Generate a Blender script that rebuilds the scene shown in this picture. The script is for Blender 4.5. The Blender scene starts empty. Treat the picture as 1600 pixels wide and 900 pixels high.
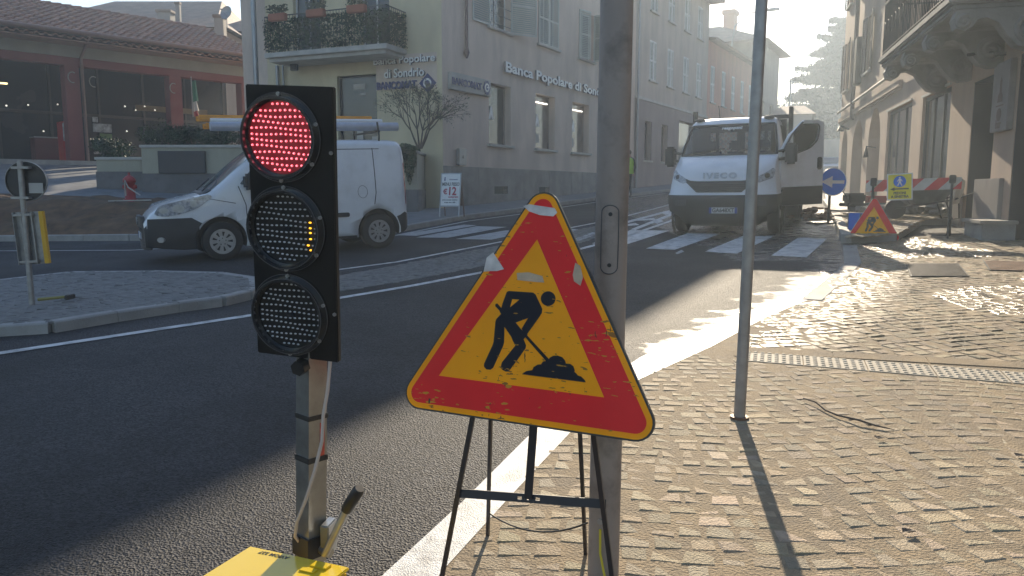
import bpy, bmesh, math, random
from mathutils import Vector, Matrix
from math import radians as R, sin, cos, tan, pi
random.seed(7)
scene = bpy.context.scene
COL = scene.collection
# ---------------------------------------------------------------- camera, sky, sun, exposure
CAMH = 1.4; PITCH = R(7.3); FPX = 1200.0
cd = bpy.data.cameras.new('camera'); cam = bpy.data.objects.new('camera', cd); COL.objects.link(cam)
cd.sensor_width = 36; cd.lens = 27; cd.clip_start = .05; cd.clip_end = 1500
cam.location = (0, 0, CAMH); cam.rotation_euler = (pi/2 - PITCH, 0, 0); scene.camera = cam
SUN_AZ = R(10.4); SUN_EL = R(21.5)
w = bpy.data.worlds.new('World'); scene.world = w; w.use_nodes = True
nt = w.node_tree; bg = nt.nodes['Background']; sky = nt.nodes.new('ShaderNodeTexSky')
sky.sky_type = 'NISHITA'; sky.sun_disc = False; sky.sun_elevation = SUN_EL; sky.sun_rotation = SUN_AZ
sky.air_density = 1.4; sky.dust_density = .7; sky.ozone_density = 2.5
tint = nt.nodes.new('ShaderNodeMix'); tint.data_type = 'RGBA'; tint.blend_type = 'MULTIPLY'; tint.inputs[0].default_value = 1; tint.inputs[7].default_value = (.95, .98, 1.10, 1)
nt.links.new(sky.outputs[0], tint.inputs[6]); nt.links.new(tint.outputs[2], bg.inputs[0]); bg.inputs[1].default_value = .09
sl = bpy.data.lights.new('sun', 'SUN'); sun = bpy.data.objects.new('sun', sl); COL.objects.link(sun)
sl.energy = 5.0; sl.angle = R(.5); sl.color = (1, .85, .64)
sd = Vector((sin(SUN_AZ)*cos(SUN_EL), cos(SUN_AZ)*cos(SUN_EL), sin(SUN_EL)))
sun.rotation_euler = sd.to_track_quat('Z', 'Y').to_euler()
vs = scene.view_settings; vs.view_transform = 'Standard'; vs.look = 'None'; vs.gamma = 1; vs.use_curve_mapping = False
vs.exposure = 1.0
HAZE = .0024
try:
    scene.cycles.volume_bounces = 1; scene.cycles.max_bounces = 6
except Exception: pass

# ---------------------------------------------------------------- measuring helpers (metres; camera at the origin, looking along +Y)
AX, AY = .026, .030                      # the street climbs gently away and to the right
def ray(x, y):
    u = (x-800)/FPX; v = (450-y)/FPX
    return Vector((u, cos(PITCH)+v*sin(PITCH), -sin(PITCH)+v*cos(PITCH)))
def gz(X, Y):
    return AX*max(-30, min(35, X)) + AY*max(-10, min(75, Y))
def gp(x, y, dz=0):                      # point of the street plane
    d = ray(x, y); t = (CAMH-dz)/(AX*d[0]+AY*d[1]-d[2])
    return Vector((t*d[0], t*d[1], CAMH+t*d[2]))
def dp(x, y, Y):                         # point at distance Y
    d = ray(x, y); t = Y/d[1]
    return Vector((t*d[0], Y, CAMH+t*d[2]))
GN = Vector((-AX, -AY, 1)).normalized()
def frame_on_ground(X, Y, fwd, dz=0):    # local x = forward, y = left, z = ground normal
    f = Vector((fwd[0], fwd[1], 0)); f = (f - GN*f.dot(GN)).normalized(); l = GN.cross(f)
    M = Matrix.Identity(4)
    for i in range(3):
        M[i][0] = f[i]; M[i][1] = l[i]; M[i][2] = GN[i]
    M.translation = Vector((X, Y, gz(X, Y)+dz)); return M
def frame_up(X, Y, Z, az=0):             # local x to the right, y away, z up, turned az clockwise
    return Matrix.Translation((X, Y, Z)) @ Matrix.Rotation(-az, 4, 'Z')

# ---------------------------------------------------------------- object helpers
def setp(o, label=None, cat=None, group=None, kind=None):
    if label: o['label'] = label
    if cat: o['category'] = cat
    if group: o['group'] = group
    if kind: o['kind'] = kind
    return o
def empty(name, M, label=None, cat=None, group=None):
    o = bpy.data.objects.new(name, None); COL.objects.link(o); o.matrix_world = M
    o.empty_display_size = .2
    return setp(o, label, cat, group)
def copy_tree(o, parent=None):
    c = o.copy(); COL.objects.link(c); c.parent = parent
    for ch in list(o.children): copy_tree(ch, c)
    return c
class MB:
    def __init__(s): s.v = []; s.f = []; s.m = []; s.sm = []
    def add(s, vs_, fs, m=0, sm=False):
        b = len(s.v); s.v += [tuple(v) for v in vs_]
        for f in fs: s.f.append([b+i for i in f]); s.m.append(m); s.sm.append(sm)
        return s
    def box(s, x0, x1, y0, y1, z0, z1, m=0, M=None):
        v = [Vector(p) for p in ((x0,y0,z0),(x1,y0,z0),(x1,y1,z0),(x0,y1,z0),(x0,y0,z1),(x1,y0,z1),(x1,y1,z1),(x0,y1,z1))]
        if M is not None: v = [M @ p for p in v]
        return s.add(v, [(3,2,1,0),(4,5,6,7),(0,1,5,4),(1,2,6,5),(2,3,7,6),(3,0,4,7)], m)
    def rbox(s, x0, x1, y0, y1, z0, z1, r=.01, m=0, M=None):   # box with bevelled edges
        bm = bmesh.new(); bmesh.ops.create_cube(bm, size=1)
        for v in bm.verts: v.co = Vector(((x0+x1)/2+v.co.x*(x1-x0), (y0+y1)/2+v.co.y*(y1-y0), (z0+z1)/2+v.co.z*(z1-z0)))
        bmesh.ops.bevel(bm, geom=bm.edges[:], offset=r, segments=2, affect='EDGES')
        bm.verts.ensure_lookup_table()
        s.add([(M @ v.co if M is not None else v.co) for v in bm.verts], [[v.index for v in f.verts] for f in bm.faces], m, False)
        bm.free(); return s
    def bar(s, p0, p1, w, h, m=0, up=(0,0,1)):
        p0 = Vector(p0); p1 = Vector(p1); d = (p1-p0); L = d.length; d.normalize(); u = Vector(up)
        if abs(d.dot(u)) > .98: u = Vector((0,1,0))
        a = d.cross(u).normalized(); b = a.cross(d)
        M = Matrix((( a[0],d[0],b[0],p0[0]),(a[1],d[1],b[1],p0[1]),(a[2],d[2],b[2],p0[2]),(0,0,0,1)))
        return s.box(-w/2, w/2, 0, L, -h/2, h/2, m, M)
    def tube(s, pts, r, n=10, m=0, caps=True, sm=True):
        pts = [Vector(p) for p in pts]; k = len(pts); rs = r if isinstance(r, (list, tuple)) else [r]*k
        vs_ = []; u = None
        for i, p in enumerate(pts):
            d = (pts[min(i+1,k-1)]-pts[max(i-1,0)]).normalized()
            if u is None:
                u = d.orthogonal().normalized()
            u = (u - d*u.dot(d)).normalized(); w_ = d.cross(u)
            for j in range(n):
                a = 2*pi*j/n; vs_.append(p + (u*cos(a)+w_*sin(a))*rs[i])
        fs = [(i*n+j, i*n+(j+1)%n, (i+1)*n+(j+1)%n, (i+1)*n+j) for i in range(k-1) for j in range(n)]
        s.add(vs_, fs, m, sm)
        if caps:
            s.add(vs_[:n], [list(range(n))[::-1]], m); s.add(vs_[-n:], [list(range(n))], m)
        return s
    def disc(s, c, ax, r, h=0, n=24, m=0):                    # short cylinder along ax
        c = Vector(c); ax = Vector(ax).normalized(); return s.tube([c, c+ax*max(h, 1e-4)], r, n, m)
    def ring(s, c, ax, r0, r1, h, n=32, m=0):                 # flat washer with thickness h
        c = Vector(c); ax = Vector(ax).normalized(); u = ax.orthogonal().normalized(); w_ = ax.cross(u); vs_ = []
        for j in range(n):
            a = 2*pi*j/n; d = u*cos(a)+w_*sin(a)
            vs_ += [c+d*r0, c+d*r1, c+d*r1+ax*h, c+d*r0+ax*h]
        fs = []
        for j in range(n):
            k = (j+1) % n
            for q in range(4): fs.append((4*j+q, 4*j+(q+1)%4, 4*k+(q+1)%4, 4*k+q))
        return s.add(vs_, fs, m, False)
    def prism(s, poly, O, U, V, h, m=0):                      # polygon in plane (O,U,V) extruded h along U x V
        O = Vector(O); U = Vector(U); V = Vector(V); N = U.cross(V).normalized(); n = len(poly)
        a = sum(poly[i][0]*poly[(i+1)%n][1]-poly[(i+1)%n][0]*poly[i][1] for i in range(n))
        if a < 0: poly = poly[::-1]
        lo = [O+U*p[0]+V*p[1] for p in poly]; hi = [p+N*h for p in lo]
        s.add(lo+hi, [list(range(n))[::-1], list(range(n, 2*n))]+[(i, (i+1)%n, n+(i+1)%n, n+i) for i in range(n)], m)
        return s
    def sphere(s, c, r, nu=10, nv=7, m=0, sc=(1,1,1)):
        c = Vector(c); vs_ = [c+Vector((0,0,r*sc[2]))]
        for i in range(1, nv):
            a = pi*i/nv
            for j in range(nu):
                b = 2*pi*j/nu; vs_.append(c+Vector((r*sc[0]*sin(a)*cos(b), r*sc[1]*sin(a)*sin(b), r*sc[2]*cos(a))))
        vs_.append(c-Vector((0,0,r*sc[2]))); fs = [(0, 1+j, 1+(j+1)%nu) for j in range(nu)]
        for i in range(nv-2):
            for j in range(nu): fs.append((1+i*nu+j, 1+(i+1)*nu+j, 1+(i+1)*nu+(j+1)%nu, 1+i*nu+(j+1)%nu))
        L = len(vs_)-1; fs += [(L, 1+(nv-2)*nu+(j+1)%nu, 1+(nv-2)*nu+j) for j in range(nu)]
        return s.add(vs_, fs, m, True)
    def mesh(s, name, mats):
        me = bpy.data.meshes.new(name); me.from_pydata(s.v, [], s.f)
        for m_ in (mats if isinstance(mats, (list, tuple)) else [mats]): me.materials.append(m_)
        me.polygons.foreach_set('material_index', s.m); me.polygons.foreach_set('use_smooth', s.sm); me.update()
        return me
    def build(s, name, mats, parent=None, M=None, **kw):
        o = bpy.data.objects.new(name, s.mesh(name, mats)); COL.objects.link(o)
        if parent is not None: o.parent = parent
        if M is not None:
            if parent is None: o.matrix_world = M
            else: o.matrix_local = M
        return setp(o, **kw)
def text_mb(body, size, depth=.004, bold=0.0, spacing=1.0, align='CENTER', sx=1.0):
    """letters as solid geometry in the xz plane, facing -y"""
    c = bpy.data.curves.new('t', 'FONT'); c.body = body; c.size = size; c.extrude = depth/2; c.offset = bold
    c.align_x = align; c.align_y = 'CENTER'; c.space_character = spacing; c.resolution_u = 3
    o = bpy.data.objects.new('t', c); COL.objects.link(o)
    dg = bpy.context.evaluated_depsgraph_get(); me = bpy.data.meshes.new_from_object(o.evaluated_get(dg))
    mb = MB(); mb.add([(v.co.x*sx, -v.co.z, v.co.y) for v in me.vertices], [list(p.vertices) for p in me.polygons])
    bpy.data.objects.remove(o); bpy.data.meshes.remove(me); bpy.data.curves.remove(c)
    return mb
def merge(dst, src, M, m=0):
    dst.add([M @ Vector(v) for v in src.v], src.f, m); return dst
def boolean(o, cutter):
    md = o.modifiers.new('b', 'BOOLEAN'); md.operation = 'DIFFERENCE'; md.object = cutter; md.solver = 'EXACT'
    bpy.context.view_layer.update()
    dg = bpy.context.evaluated_depsgraph_get(); me = bpy.data.meshes.new_from_object(o.evaluated_get(dg))
    o.modifiers.clear(); old = o.data; o.data = me; bpy.data.meshes.remove(old)
    bpy.data.objects.remove(cutter)

# ---------------------------------------------------------------- materials
MATS = {}
def mat(name, col, rough=.6, metal=0, var=.15, vscale=3.0, bump=0, bscale=40, dirt=None, dirt_amt=.4, dscale=1.5, spec=.5, emit=None, estr=0, coat=0, stretch=None, trans=0):
    if name in MATS: return MATS[name]
    m = bpy.data.materials.new(name); m.use_nodes = True; MATS[name] = m
    n = m.node_tree.nodes; l = m.node_tree.links; b = n['Principled BSDF']
    b.inputs['Roughness'].default_value = rough; b.inputs['Metallic'].default_value = metal
    b.inputs['Specular IOR Level'].default_value = spec; b.inputs['Coat Weight'].default_value = coat
    b.inputs['Transmission Weight'].default_value = trans
    tc = n.new('ShaderNodeTexCoord'); mp = n.new('ShaderNodeMapping'); l.new(tc.outputs['Object'], mp.inputs[0])
    if stretch: mp.inputs['Scale'].default_value = stretch
    no = n.new('ShaderNodeTexNoise'); no.inputs['Scale'].default_value = vscale; no.inputs['Detail'].default_value = 6; l.new(mp.outputs[0], no.inputs[0])
    mr = n.new('ShaderNodeMapRange'); mr.inputs[1].default_value = .3; mr.inputs[2].default_value = .7; mr.inputs[3].default_value = 1-var; mr.inputs[4].default_value = 1+var
    l.new(no.outputs[0], mr.inputs[0])
    vm = n.new('ShaderNodeVectorMath'); vm.operation = 'SCALE'; vm.inputs[0].default_value = col[:3]; l.new(mr.outputs[0], vm.inputs['Scale'])
    out = vm.outputs[0]
    if dirt:
        n2 = n.new('ShaderNodeTexNoise'); n2.inputs['Scale'].default_value = dscale; n2.inputs['Detail'].default_value = 8; n2.inputs['Roughness'].default_value = .65
        l.new(mp.outputs[0], n2.inputs[0])
        r2 = n.new('ShaderNodeMapRange'); r2.inputs[1].default_value = .48; r2.inputs[2].default_value = .72; r2.inputs[4].default_value = dirt_amt; l.new(n2.outputs[0], r2.inputs[0])
        mx = n.new('ShaderNodeMix'); mx.data_type = 'RGBA'; l.new(r2.outputs[0], mx.inputs[0]); l.new(out, mx.inputs[6]); mx.inputs[7].default_value = (*dirt[:3], 1); out = mx.outputs[2]
    l.new(out, b.inputs['Base Color'])
    rr = n.new('ShaderNodeMapRange'); rr.inputs[3].default_value = max(.02, rough-.12*min(1, var*4)); rr.inputs[4].default_value = min(1, rough+.12*min(1, var*4)); l.new(no.outputs[0], rr.inputs[0]); l.new(rr.outputs[0], b.inputs['Roughness'])
    if bump:
        n3 = n.new('ShaderNodeTexNoise'); n3.inputs['Scale'].default_value = bscale; n3.inputs['Detail'].default_value = 4; l.new(mp.outputs[0], n3.inputs[0])
        bp = n.new('ShaderNodeBump'); bp.inputs['Strength'].default_value = min(1, bump); bp.inputs['Distance'].default_value = .01; l.new(n3.outputs[0], bp.inputs['Height']); l.new(bp.outputs[0], b.inputs['Normal'])
    if emit: b.inputs['Emission Color'].default_value = (*emit, 1); b.inputs['Emission Strength'].default_value = estr
    return m
# ---------------------------------------------------------------- ground materials
def asphalt_mat(name, col=(.020,.020,.022), wetline=None, base_rough=.72):
    m = bpy.data.materials.new(name); m.use_nodes = True; n = m.node_tree.nodes; l = m.node_tree.links; b = n['Principled BSDF']
    b.inputs['Specular IOR Level'].default_value = .3
    tc = n.new('ShaderNodeTexCoord')
    g = n.new('ShaderNodeTexVoronoi'); g.inputs['Scale'].default_value = 105; l.new(tc.outputs['Object'], g.inputs[0])
    g2 = n.new('ShaderNodeTexNoise'); g2.inputs['Scale'].default_value = 70; g2.inputs['Detail'].default_value = 3; l.new(tc.outputs['Object'], g2.inputs[0])
    big = n.new('ShaderNodeTexNoise'); big.inputs['Scale'].default_value = .5; big.inputs['Detail'].default_value = 7; big.inputs['Roughness'].default_value = .6; l.new(tc.outputs['Object'], big.inputs[0])
    sp = n.new('ShaderNodeSeparateColor'); l.new(g.outputs['Color'], sp.inputs[0])
    cr = n.new('ShaderNodeMapRange'); cr.inputs[3].default_value = .3; cr.inputs[4].default_value = 2.6; l.new(sp.outputs[0], cr.inputs[0])
    cb = n.new('ShaderNodeMapRange'); cb.inputs[1].default_value = .3; cb.inputs[2].default_value = .7; cb.inputs[3].default_value = .4; cb.inputs[4].default_value = 2.1; l.new(big.outputs[0], cb.inputs[0])
    mu = n.new('ShaderNodeMath'); mu.operation = 'MULTIPLY'; l.new(cr.outputs[0], mu.inputs[0]); l.new(cb.outputs[0], mu.inputs[1])
    vm = n.new('ShaderNodeVectorMath'); vm.operation = 'SCALE'; vm.inputs[0].default_value = col; l.new(mu.outputs[0], vm.inputs['Scale'])
    l.new(vm.outputs[0], b.inputs['Base Color'])
    at = n.new('ShaderNodeAttribute'); at.attribute_name = 'wet'
    wn = n.new('ShaderNodeTexNoise'); wn.inputs['Scale'].default_value = 5; wn.inputs['Detail'].default_value = 5; l.new(tc.outputs['Object'], wn.inputs[0])
    ad = n.new('ShaderNodeMath'); ad.operation = 'ADD'; l.new(at.outputs['Fac'], ad.inputs[0]); l.new(wn.outputs[0], ad.inputs[1])
    wr = n.new('ShaderNodeMapRange'); wr.inputs[1].default_value = .85; wr.inputs[2].default_value = 1.15; l.new(ad.outputs[0], wr.inputs[0])
    rr = n.new('ShaderNodeMapRange'); rr.inputs[3].default_value = base_rough; rr.inputs[4].default_value = .16; l.new(wr.outputs[0], rr.inputs[0]); l.new(rr.outputs[0], b.inputs['Roughness'])
    bp = n.new('ShaderNodeBump'); bp.inputs['Distance'].default_value = .012
    bs = n.new('ShaderNodeMapRange'); bs.inputs[3].default_value = 1.0; bs.inputs[4].default_value = .40; l.new(wr.outputs[0], bs.inputs[0]); l.new(bs.outputs[0], bp.inputs['Strength'])
    h = n.new('ShaderNodeMath'); h.operation = 'ADD'; l.new(g2.outputs[0], h.inputs[0]); l.new(g.outputs['Distance'], h.inputs[1]); l.new(h.outputs[0], bp.inputs['Height'])
    l.new(bp.outputs[0], b.inputs['Normal'])
    return m
M_ASPH = asphalt_mat('asphalt')
M_PAINT = mat('road_paint', (.62,.62,.60), .55, var=.2, vscale=5, bump=.6, bscale=160, dirt=(.07,.07,.07), dirt_amt=.75, dscale=7)
M_PAINT_OLD = mat('worn_road_paint', (.42,.43,.43), .6, var=.2, vscale=5, bump=.6, bscale=160, dirt=(.06,.06,.065), dirt_amt=.9, dscale=5)
M_KERB = mat('kerb_stone', (.30,.29,.27), .7, var=.2, vscale=6, bump=.7, bscale=60, dirt=(.10,.09,.08), dirt_amt=.6, dscale=3)
M_SAND = mat('sandy_joints', (.28,.21,.125), .9, var=.25, vscale=7, bump=1, bscale=90, dirt=(.12,.10,.08), dirt_amt=.55, dscale=2.5)
M_COB_D = mat('dark_cobbles', (.16,.155,.145), .75, var=.25, vscale=9, bump=.9, bscale=30, dirt=(.08,.075,.065), dirt_amt=.6, dscale=12)
M_SOIL = mat('soil', (.125,.068,.032), .95, var=.4, vscale=4, bump=1, bscale=25, dirt=(.035,.035,.015), dirt_amt=.6, dscale=1.2)
M_PAVE = mat('grey_paving', (.17,.175,.18), .75, var=.2, vscale=2.5, bump=.5, bscale=30, dirt=(.09,.09,.09), dirt_amt=.5)
def stone_mat():
    m = mat('cobble_stone', (.31,.25,.165), .8, var=.18, vscale=25, bump=1, bscale=110, dirt=(.27,.205,.125), dirt_amt=.8, dscale=9)
    n = m.node_tree.nodes; l = m.node_tree.links; b = n['Principled BSDF']
    at = n.new('ShaderNodeAttribute'); at.attribute_name = 'tone'
    src = b.inputs['Base Color'].links[0].from_socket
    vm = n.new('ShaderNodeVectorMath'); vm.operation = 'MULTIPLY'; l.new(src, vm.inputs[0]); l.new(at.outputs['Color'], vm.inputs[1]); l.new(vm.outputs[0], b.inputs['Base Color'])
    wt = n.new('ShaderNodeAttribute'); wt.attribute_name = 'wet'
    mx = n.new('ShaderNodeMix'); l.new(wt.outputs['Fac'], mx.inputs[0])
    rs = b.inputs['Roughness'].links[0].from_socket; l.new(rs, mx.inputs[2]); mx.inputs[3].default_value = .2; l.new(mx.outputs[0], b.inputs['Roughness'])
    return m
M_STONE = stone_mat()

# ---------------------------------------------------------------- ground sheet to the horizon
def seg_dist(P, A, B):
    d = B-A; t = max(0, min(1, (P-A).dot(d)/max(1e-9, d.dot(d)))); return (P-A-d*t).length
def V2(p): return Vector((p[0], p[1]))
GUT = [V2(gp(*q)) for q in ((985,597),(1130,535),(1215,492),(1290,452),(1325,418),(1322,380),(1306,345),(1290,325))]
def wetness(X, Y):
    P = Vector((X, Y)); d = min(seg_dist(P, GUT[i], GUT[i+1]) for i in range(len(GUT)-1))
    w_ = max(0, .74-d*.80)
    if Y < 6: w_ *= max(0, (Y-4.2)/1.8)
    if Y > 10.5 and X > 3.2 and X < 7: w_ = max(w_, .62)           # water spilt beside the lorry
    return w_
def grid_vals(lo, hi, a, b, fine, coarse):
    v = [lo]
    while v[-1] < hi:
        s = fine if a <= v[-1] < b else coarse
        v.append(min(hi, v[-1]+s))
    return v
xs = [-400, -150, -60] + grid_vals(-30, 35, -1, 9, .25, 2.5) + [60, 150, 400]
ys = [-60] + grid_vals(-10, 75, 4, 20, .25, 2.5) + [110, 200, 500, 900]
me = MB(); me.v = [(x, y, gz(x, y)) for y in ys for x in xs]; nx = len(xs)
me.add([], [])
for j in range(len(ys)-1):
    for i in range(nx-1): me.f.append([j*nx+i, j*nx+i+1, (j+1)*nx+i+1, (j+1)*nx+i]); me.m.append(0); me.sm.append(True)
road = me.build('road', M_ASPH, kind='structure')
wa = road.data.attributes.new('wet', 'FLOAT', 'POINT'); wa.data.foreach_set('value', [wetness(v[0], v[1]) for v in me.v])

def sheet(name, polys_px, m, lift, kind='structure', world=False, sub=None):
    """flat paint / paving sheets lying on the street plane; outlines given as seen in the photograph"""
    mb = MB()
    for pl in polys_px:
        pts = [Vector((p[0], p[1], 0)) if world else gp(*p) for p in pl]
        v = [(p[0], p[1], gz(p[0], p[1])+lift) for p in pts]
        n = len(v); a = sum(v[i][0]*v[(i+1)%n][1]-v[(i+1)%n][0]*v[i][1] for i in range(n))
        if a < 0: v = v[::-1]
        mb.add(v, [list(range(n))])
    bm = bmesh.new(); me_ = mb.mesh(name, m); bm.from_mesh(me_); bmesh.ops.triangulate(bm, faces=bm.faces[:]); bm.to_mesh(me_); bm.free()
    o = bpy.data.objects.new(name, me_); COL.objects.link(o); return setp(o, kind=kind)
def band(pts, w0, w1=None):
    """polyline in world xy -> ribbon outline"""
    w1 = w1 if w1 is not None else w0; n = len(pts); L = []; Rr = []
    for i, p in enumerate(pts):
        d = (V2(pts[min(i+1, n-1)])-V2(pts[max(i-1, 0)])).normalized(); nn = Vector((-d.y, d.x)); w_ = w0+(w1-w0)*i/(n-1)
        L.append(V2(p)+nn*w_/2); Rr.append(V2(p)-nn*w_/2)
    return [(L[i], L[i+1], Rr[i+1], Rr[i]) for i in range(n-1)]
def G(*q): return [V2(gp(*p)) for p in q]
# painted lines
lineL = G((-60,562),(0,553),(399,492.7),(529,466.7),(640,448),(760,425),(915,387.5),(975,371),(1050,345),(1062,336))
sheet('edge_line', band(lineL, .12), M_PAINT, .008, world=True)
lineB = G((-60,451),(110,442),(399,435),(529,422),(620,410),(780,379),(893,356),(960,343),(1050,319))
sheet('lane_line', band(lineB, .10), M_PAINT, .008, world=True)
lineC = G((590,374),(640,364),(730,346),(810,335.5),(872,325),(927,317),(1050,301))
sheet('kerbside_line', band(lineC, .12), M_PAINT_OLD, .008, world=True)
lineD = G((-60,394),(0,392.5),(205,391.5),(420,380))
sheet('mound_side_line', band(lineD, .10), M_PAINT_OLD, .008, world=True)
# right edge line beside the cobbled pavement
lw = [((540,960),(640,960)),((602,898),(694,892)),((720,789),(800,775)),((840,669),(900,668)),((1000,560),(1000,594)),((1058,532),(1112,543)),((1173,486),(1195,498)),((1235,461),(1262,470))]
sheet('pavement_edge_line', [(*G(lw[i][0], lw[i+1][0]), *G(lw[i+1][1], lw[i][1])) for i in range(len(lw)-1)], M_PAINT, .008, world=True)
# zebra crossing
zb = [[(1009,389),(1075,364.7),(1126,365.8),(1054,391)], [(1101,394),(1160,369.5),(1210,369.5),(1151,397)],
      [(1205,400),(1247,372),(1292,374),(1260,403)], [(925,381),(985,360),(1046,361),(976,383.5)]]
sheet('zebra_crossing', zb, M_PAINT, .008)
zc = [[(617,368),(725,351.5),(745,352.5),(650,369)], [(650,371.5),(745,354),(792,355),(700,372)], [(712,374),(790,360.5),(835,361),(768,375)],
      [(893,375.5),(925,363.5),(938,364.5),(905,377)], [(840,371),(880,357),(905,359),(860,375)], [(505,352),(560,349),(600,353),(520,359)]]
sheet('side_road_zebra', zc, M_PAINT_OLD, .008)
hatch = [[(977,351),(993,349),(999,352),(976,354)], [(997,344),(1021,341),(1025,344),(990,345.5)], [(1035,334),(1052,329),(1056,333),(1040,336)],
         [(985,359),(1056,331),(1058,334),(993,360)], [(975,347),(1056,326),(1056,328.5),(977,350)], [(1022,348),(1032,344),(1037,346),(1027,350)]]
sheet('island_hatching', hatch, M_PAINT, .008)
sheet('worn_marks', [[(1055,396),(1065,391),(1069,394),(1058,398)], [(1062,330),(1066,330),(1067,331),(1063,331)]], M_PAINT_OLD, .008)
# flush cobbled strip and traffic island
strip = [(529,431),(529,456),(640,438),(760,415),(880,388),(975,358),(960,348),(893,361),(780,384),(620,415)]
strip_o = sheet('cobbled_strip', [strip], M_COB_D, .004)

def slab(name, px, h, m, label=None, m_side=None, world=False):
    pts = [V2(p) for p in px] if world else [V2(gp(*p)) for p in px]
    n = len(pts); a = sum(pts[i][0]*pts[(i+1)%n][1]-pts[(i+1)%n][0]*pts[i][1] for i in range(n))
    if a < 0: pts = pts[::-1]
    mb = MB(); lo = [(p.x, p.y, gz(*p)-.02) for p in pts]; hi = [(p.x, p.y, gz(*p)+h) for p in pts]
    mb.add(lo+hi, [list(range(n, 2*n))], 0); mb.add(lo+hi, [(i, (i+1)%n, n+(i+1)%n, n+i) for i in range(n)], 1)
    me_ = mb.mesh(name, [m, m_side or m]); bm = bmesh.new(); bm.from_mesh(me_); bmesh.ops.triangulate(bm, faces=[f for f in bm.faces if len(f.verts) > 4]); bm.to_mesh(me_); bm.free()
    o = bpy.data.objects.new(name, me_); COL.objects.link(o); return setp(o, kind='structure')
def kerb_run(name, pts, w=.14, h=.13, step=1.0, lift=.0):
    """row of kerb stones with open joints along a world polyline"""
    mb = MB()
    for i in range(len(pts)-1):
        A, B = V2(pts[i]), V2(pts[i+1]); L = (B-A).length; k = max(1, round(L/step)); d = (B-A)/L; nn = Vector((-d.y, d.x))
        for j in range(k):
            a = A+d*(L*j/k+.006); b = A+d*(L*(j+1)/k-.006); hh = h+random.uniform(-.004, .004)
            q = [a-nn*w/2, b-nn*w/2, b+nn*w/2, a+nn*w/2]; qi = [a-nn*(w/2-.015)+d*.005, b-nn*(w/2-.015)-d*.005, b+nn*(w/2-.015)-d*.005, a+nn*(w/2-.015)+d*.005]
            vs_ = [(p.x, p.y, gz(*p)-.03) for p in q]+[(p.x, p.y, gz(*p)+hh-.015+lift) for p in q]+[(p.x, p.y, gz(*p)+hh+lift) for p in qi]
            mb.add(vs_, [(0,1,5,4),(1,2,6,5),(2,3,7,6),(3,0,4,7),(4,5,9,8),(5,6,10,9),(6,7,11,10),(7,4,8,11),(8,9,10,11)])
    return mb.build(name, M_KERB, kind='structure')
isl_front = G((-80,536),(0,524),(81,519),(180,502),(277,487),(345,478),(385,468),(399,458))
isl_back = G((396,446),(347,438),(237,435),(110,436),(0,449),(-80,456))
slab('traffic_island', isl_front+isl_back, .10, M_COB_D, world=True)
kerb_run('island_kerb', isl_front+isl_back[:1], h=.106)
kerb_run('island_back_kerb', isl_back, h=.106)

from mathutils import noise as nz_
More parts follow.
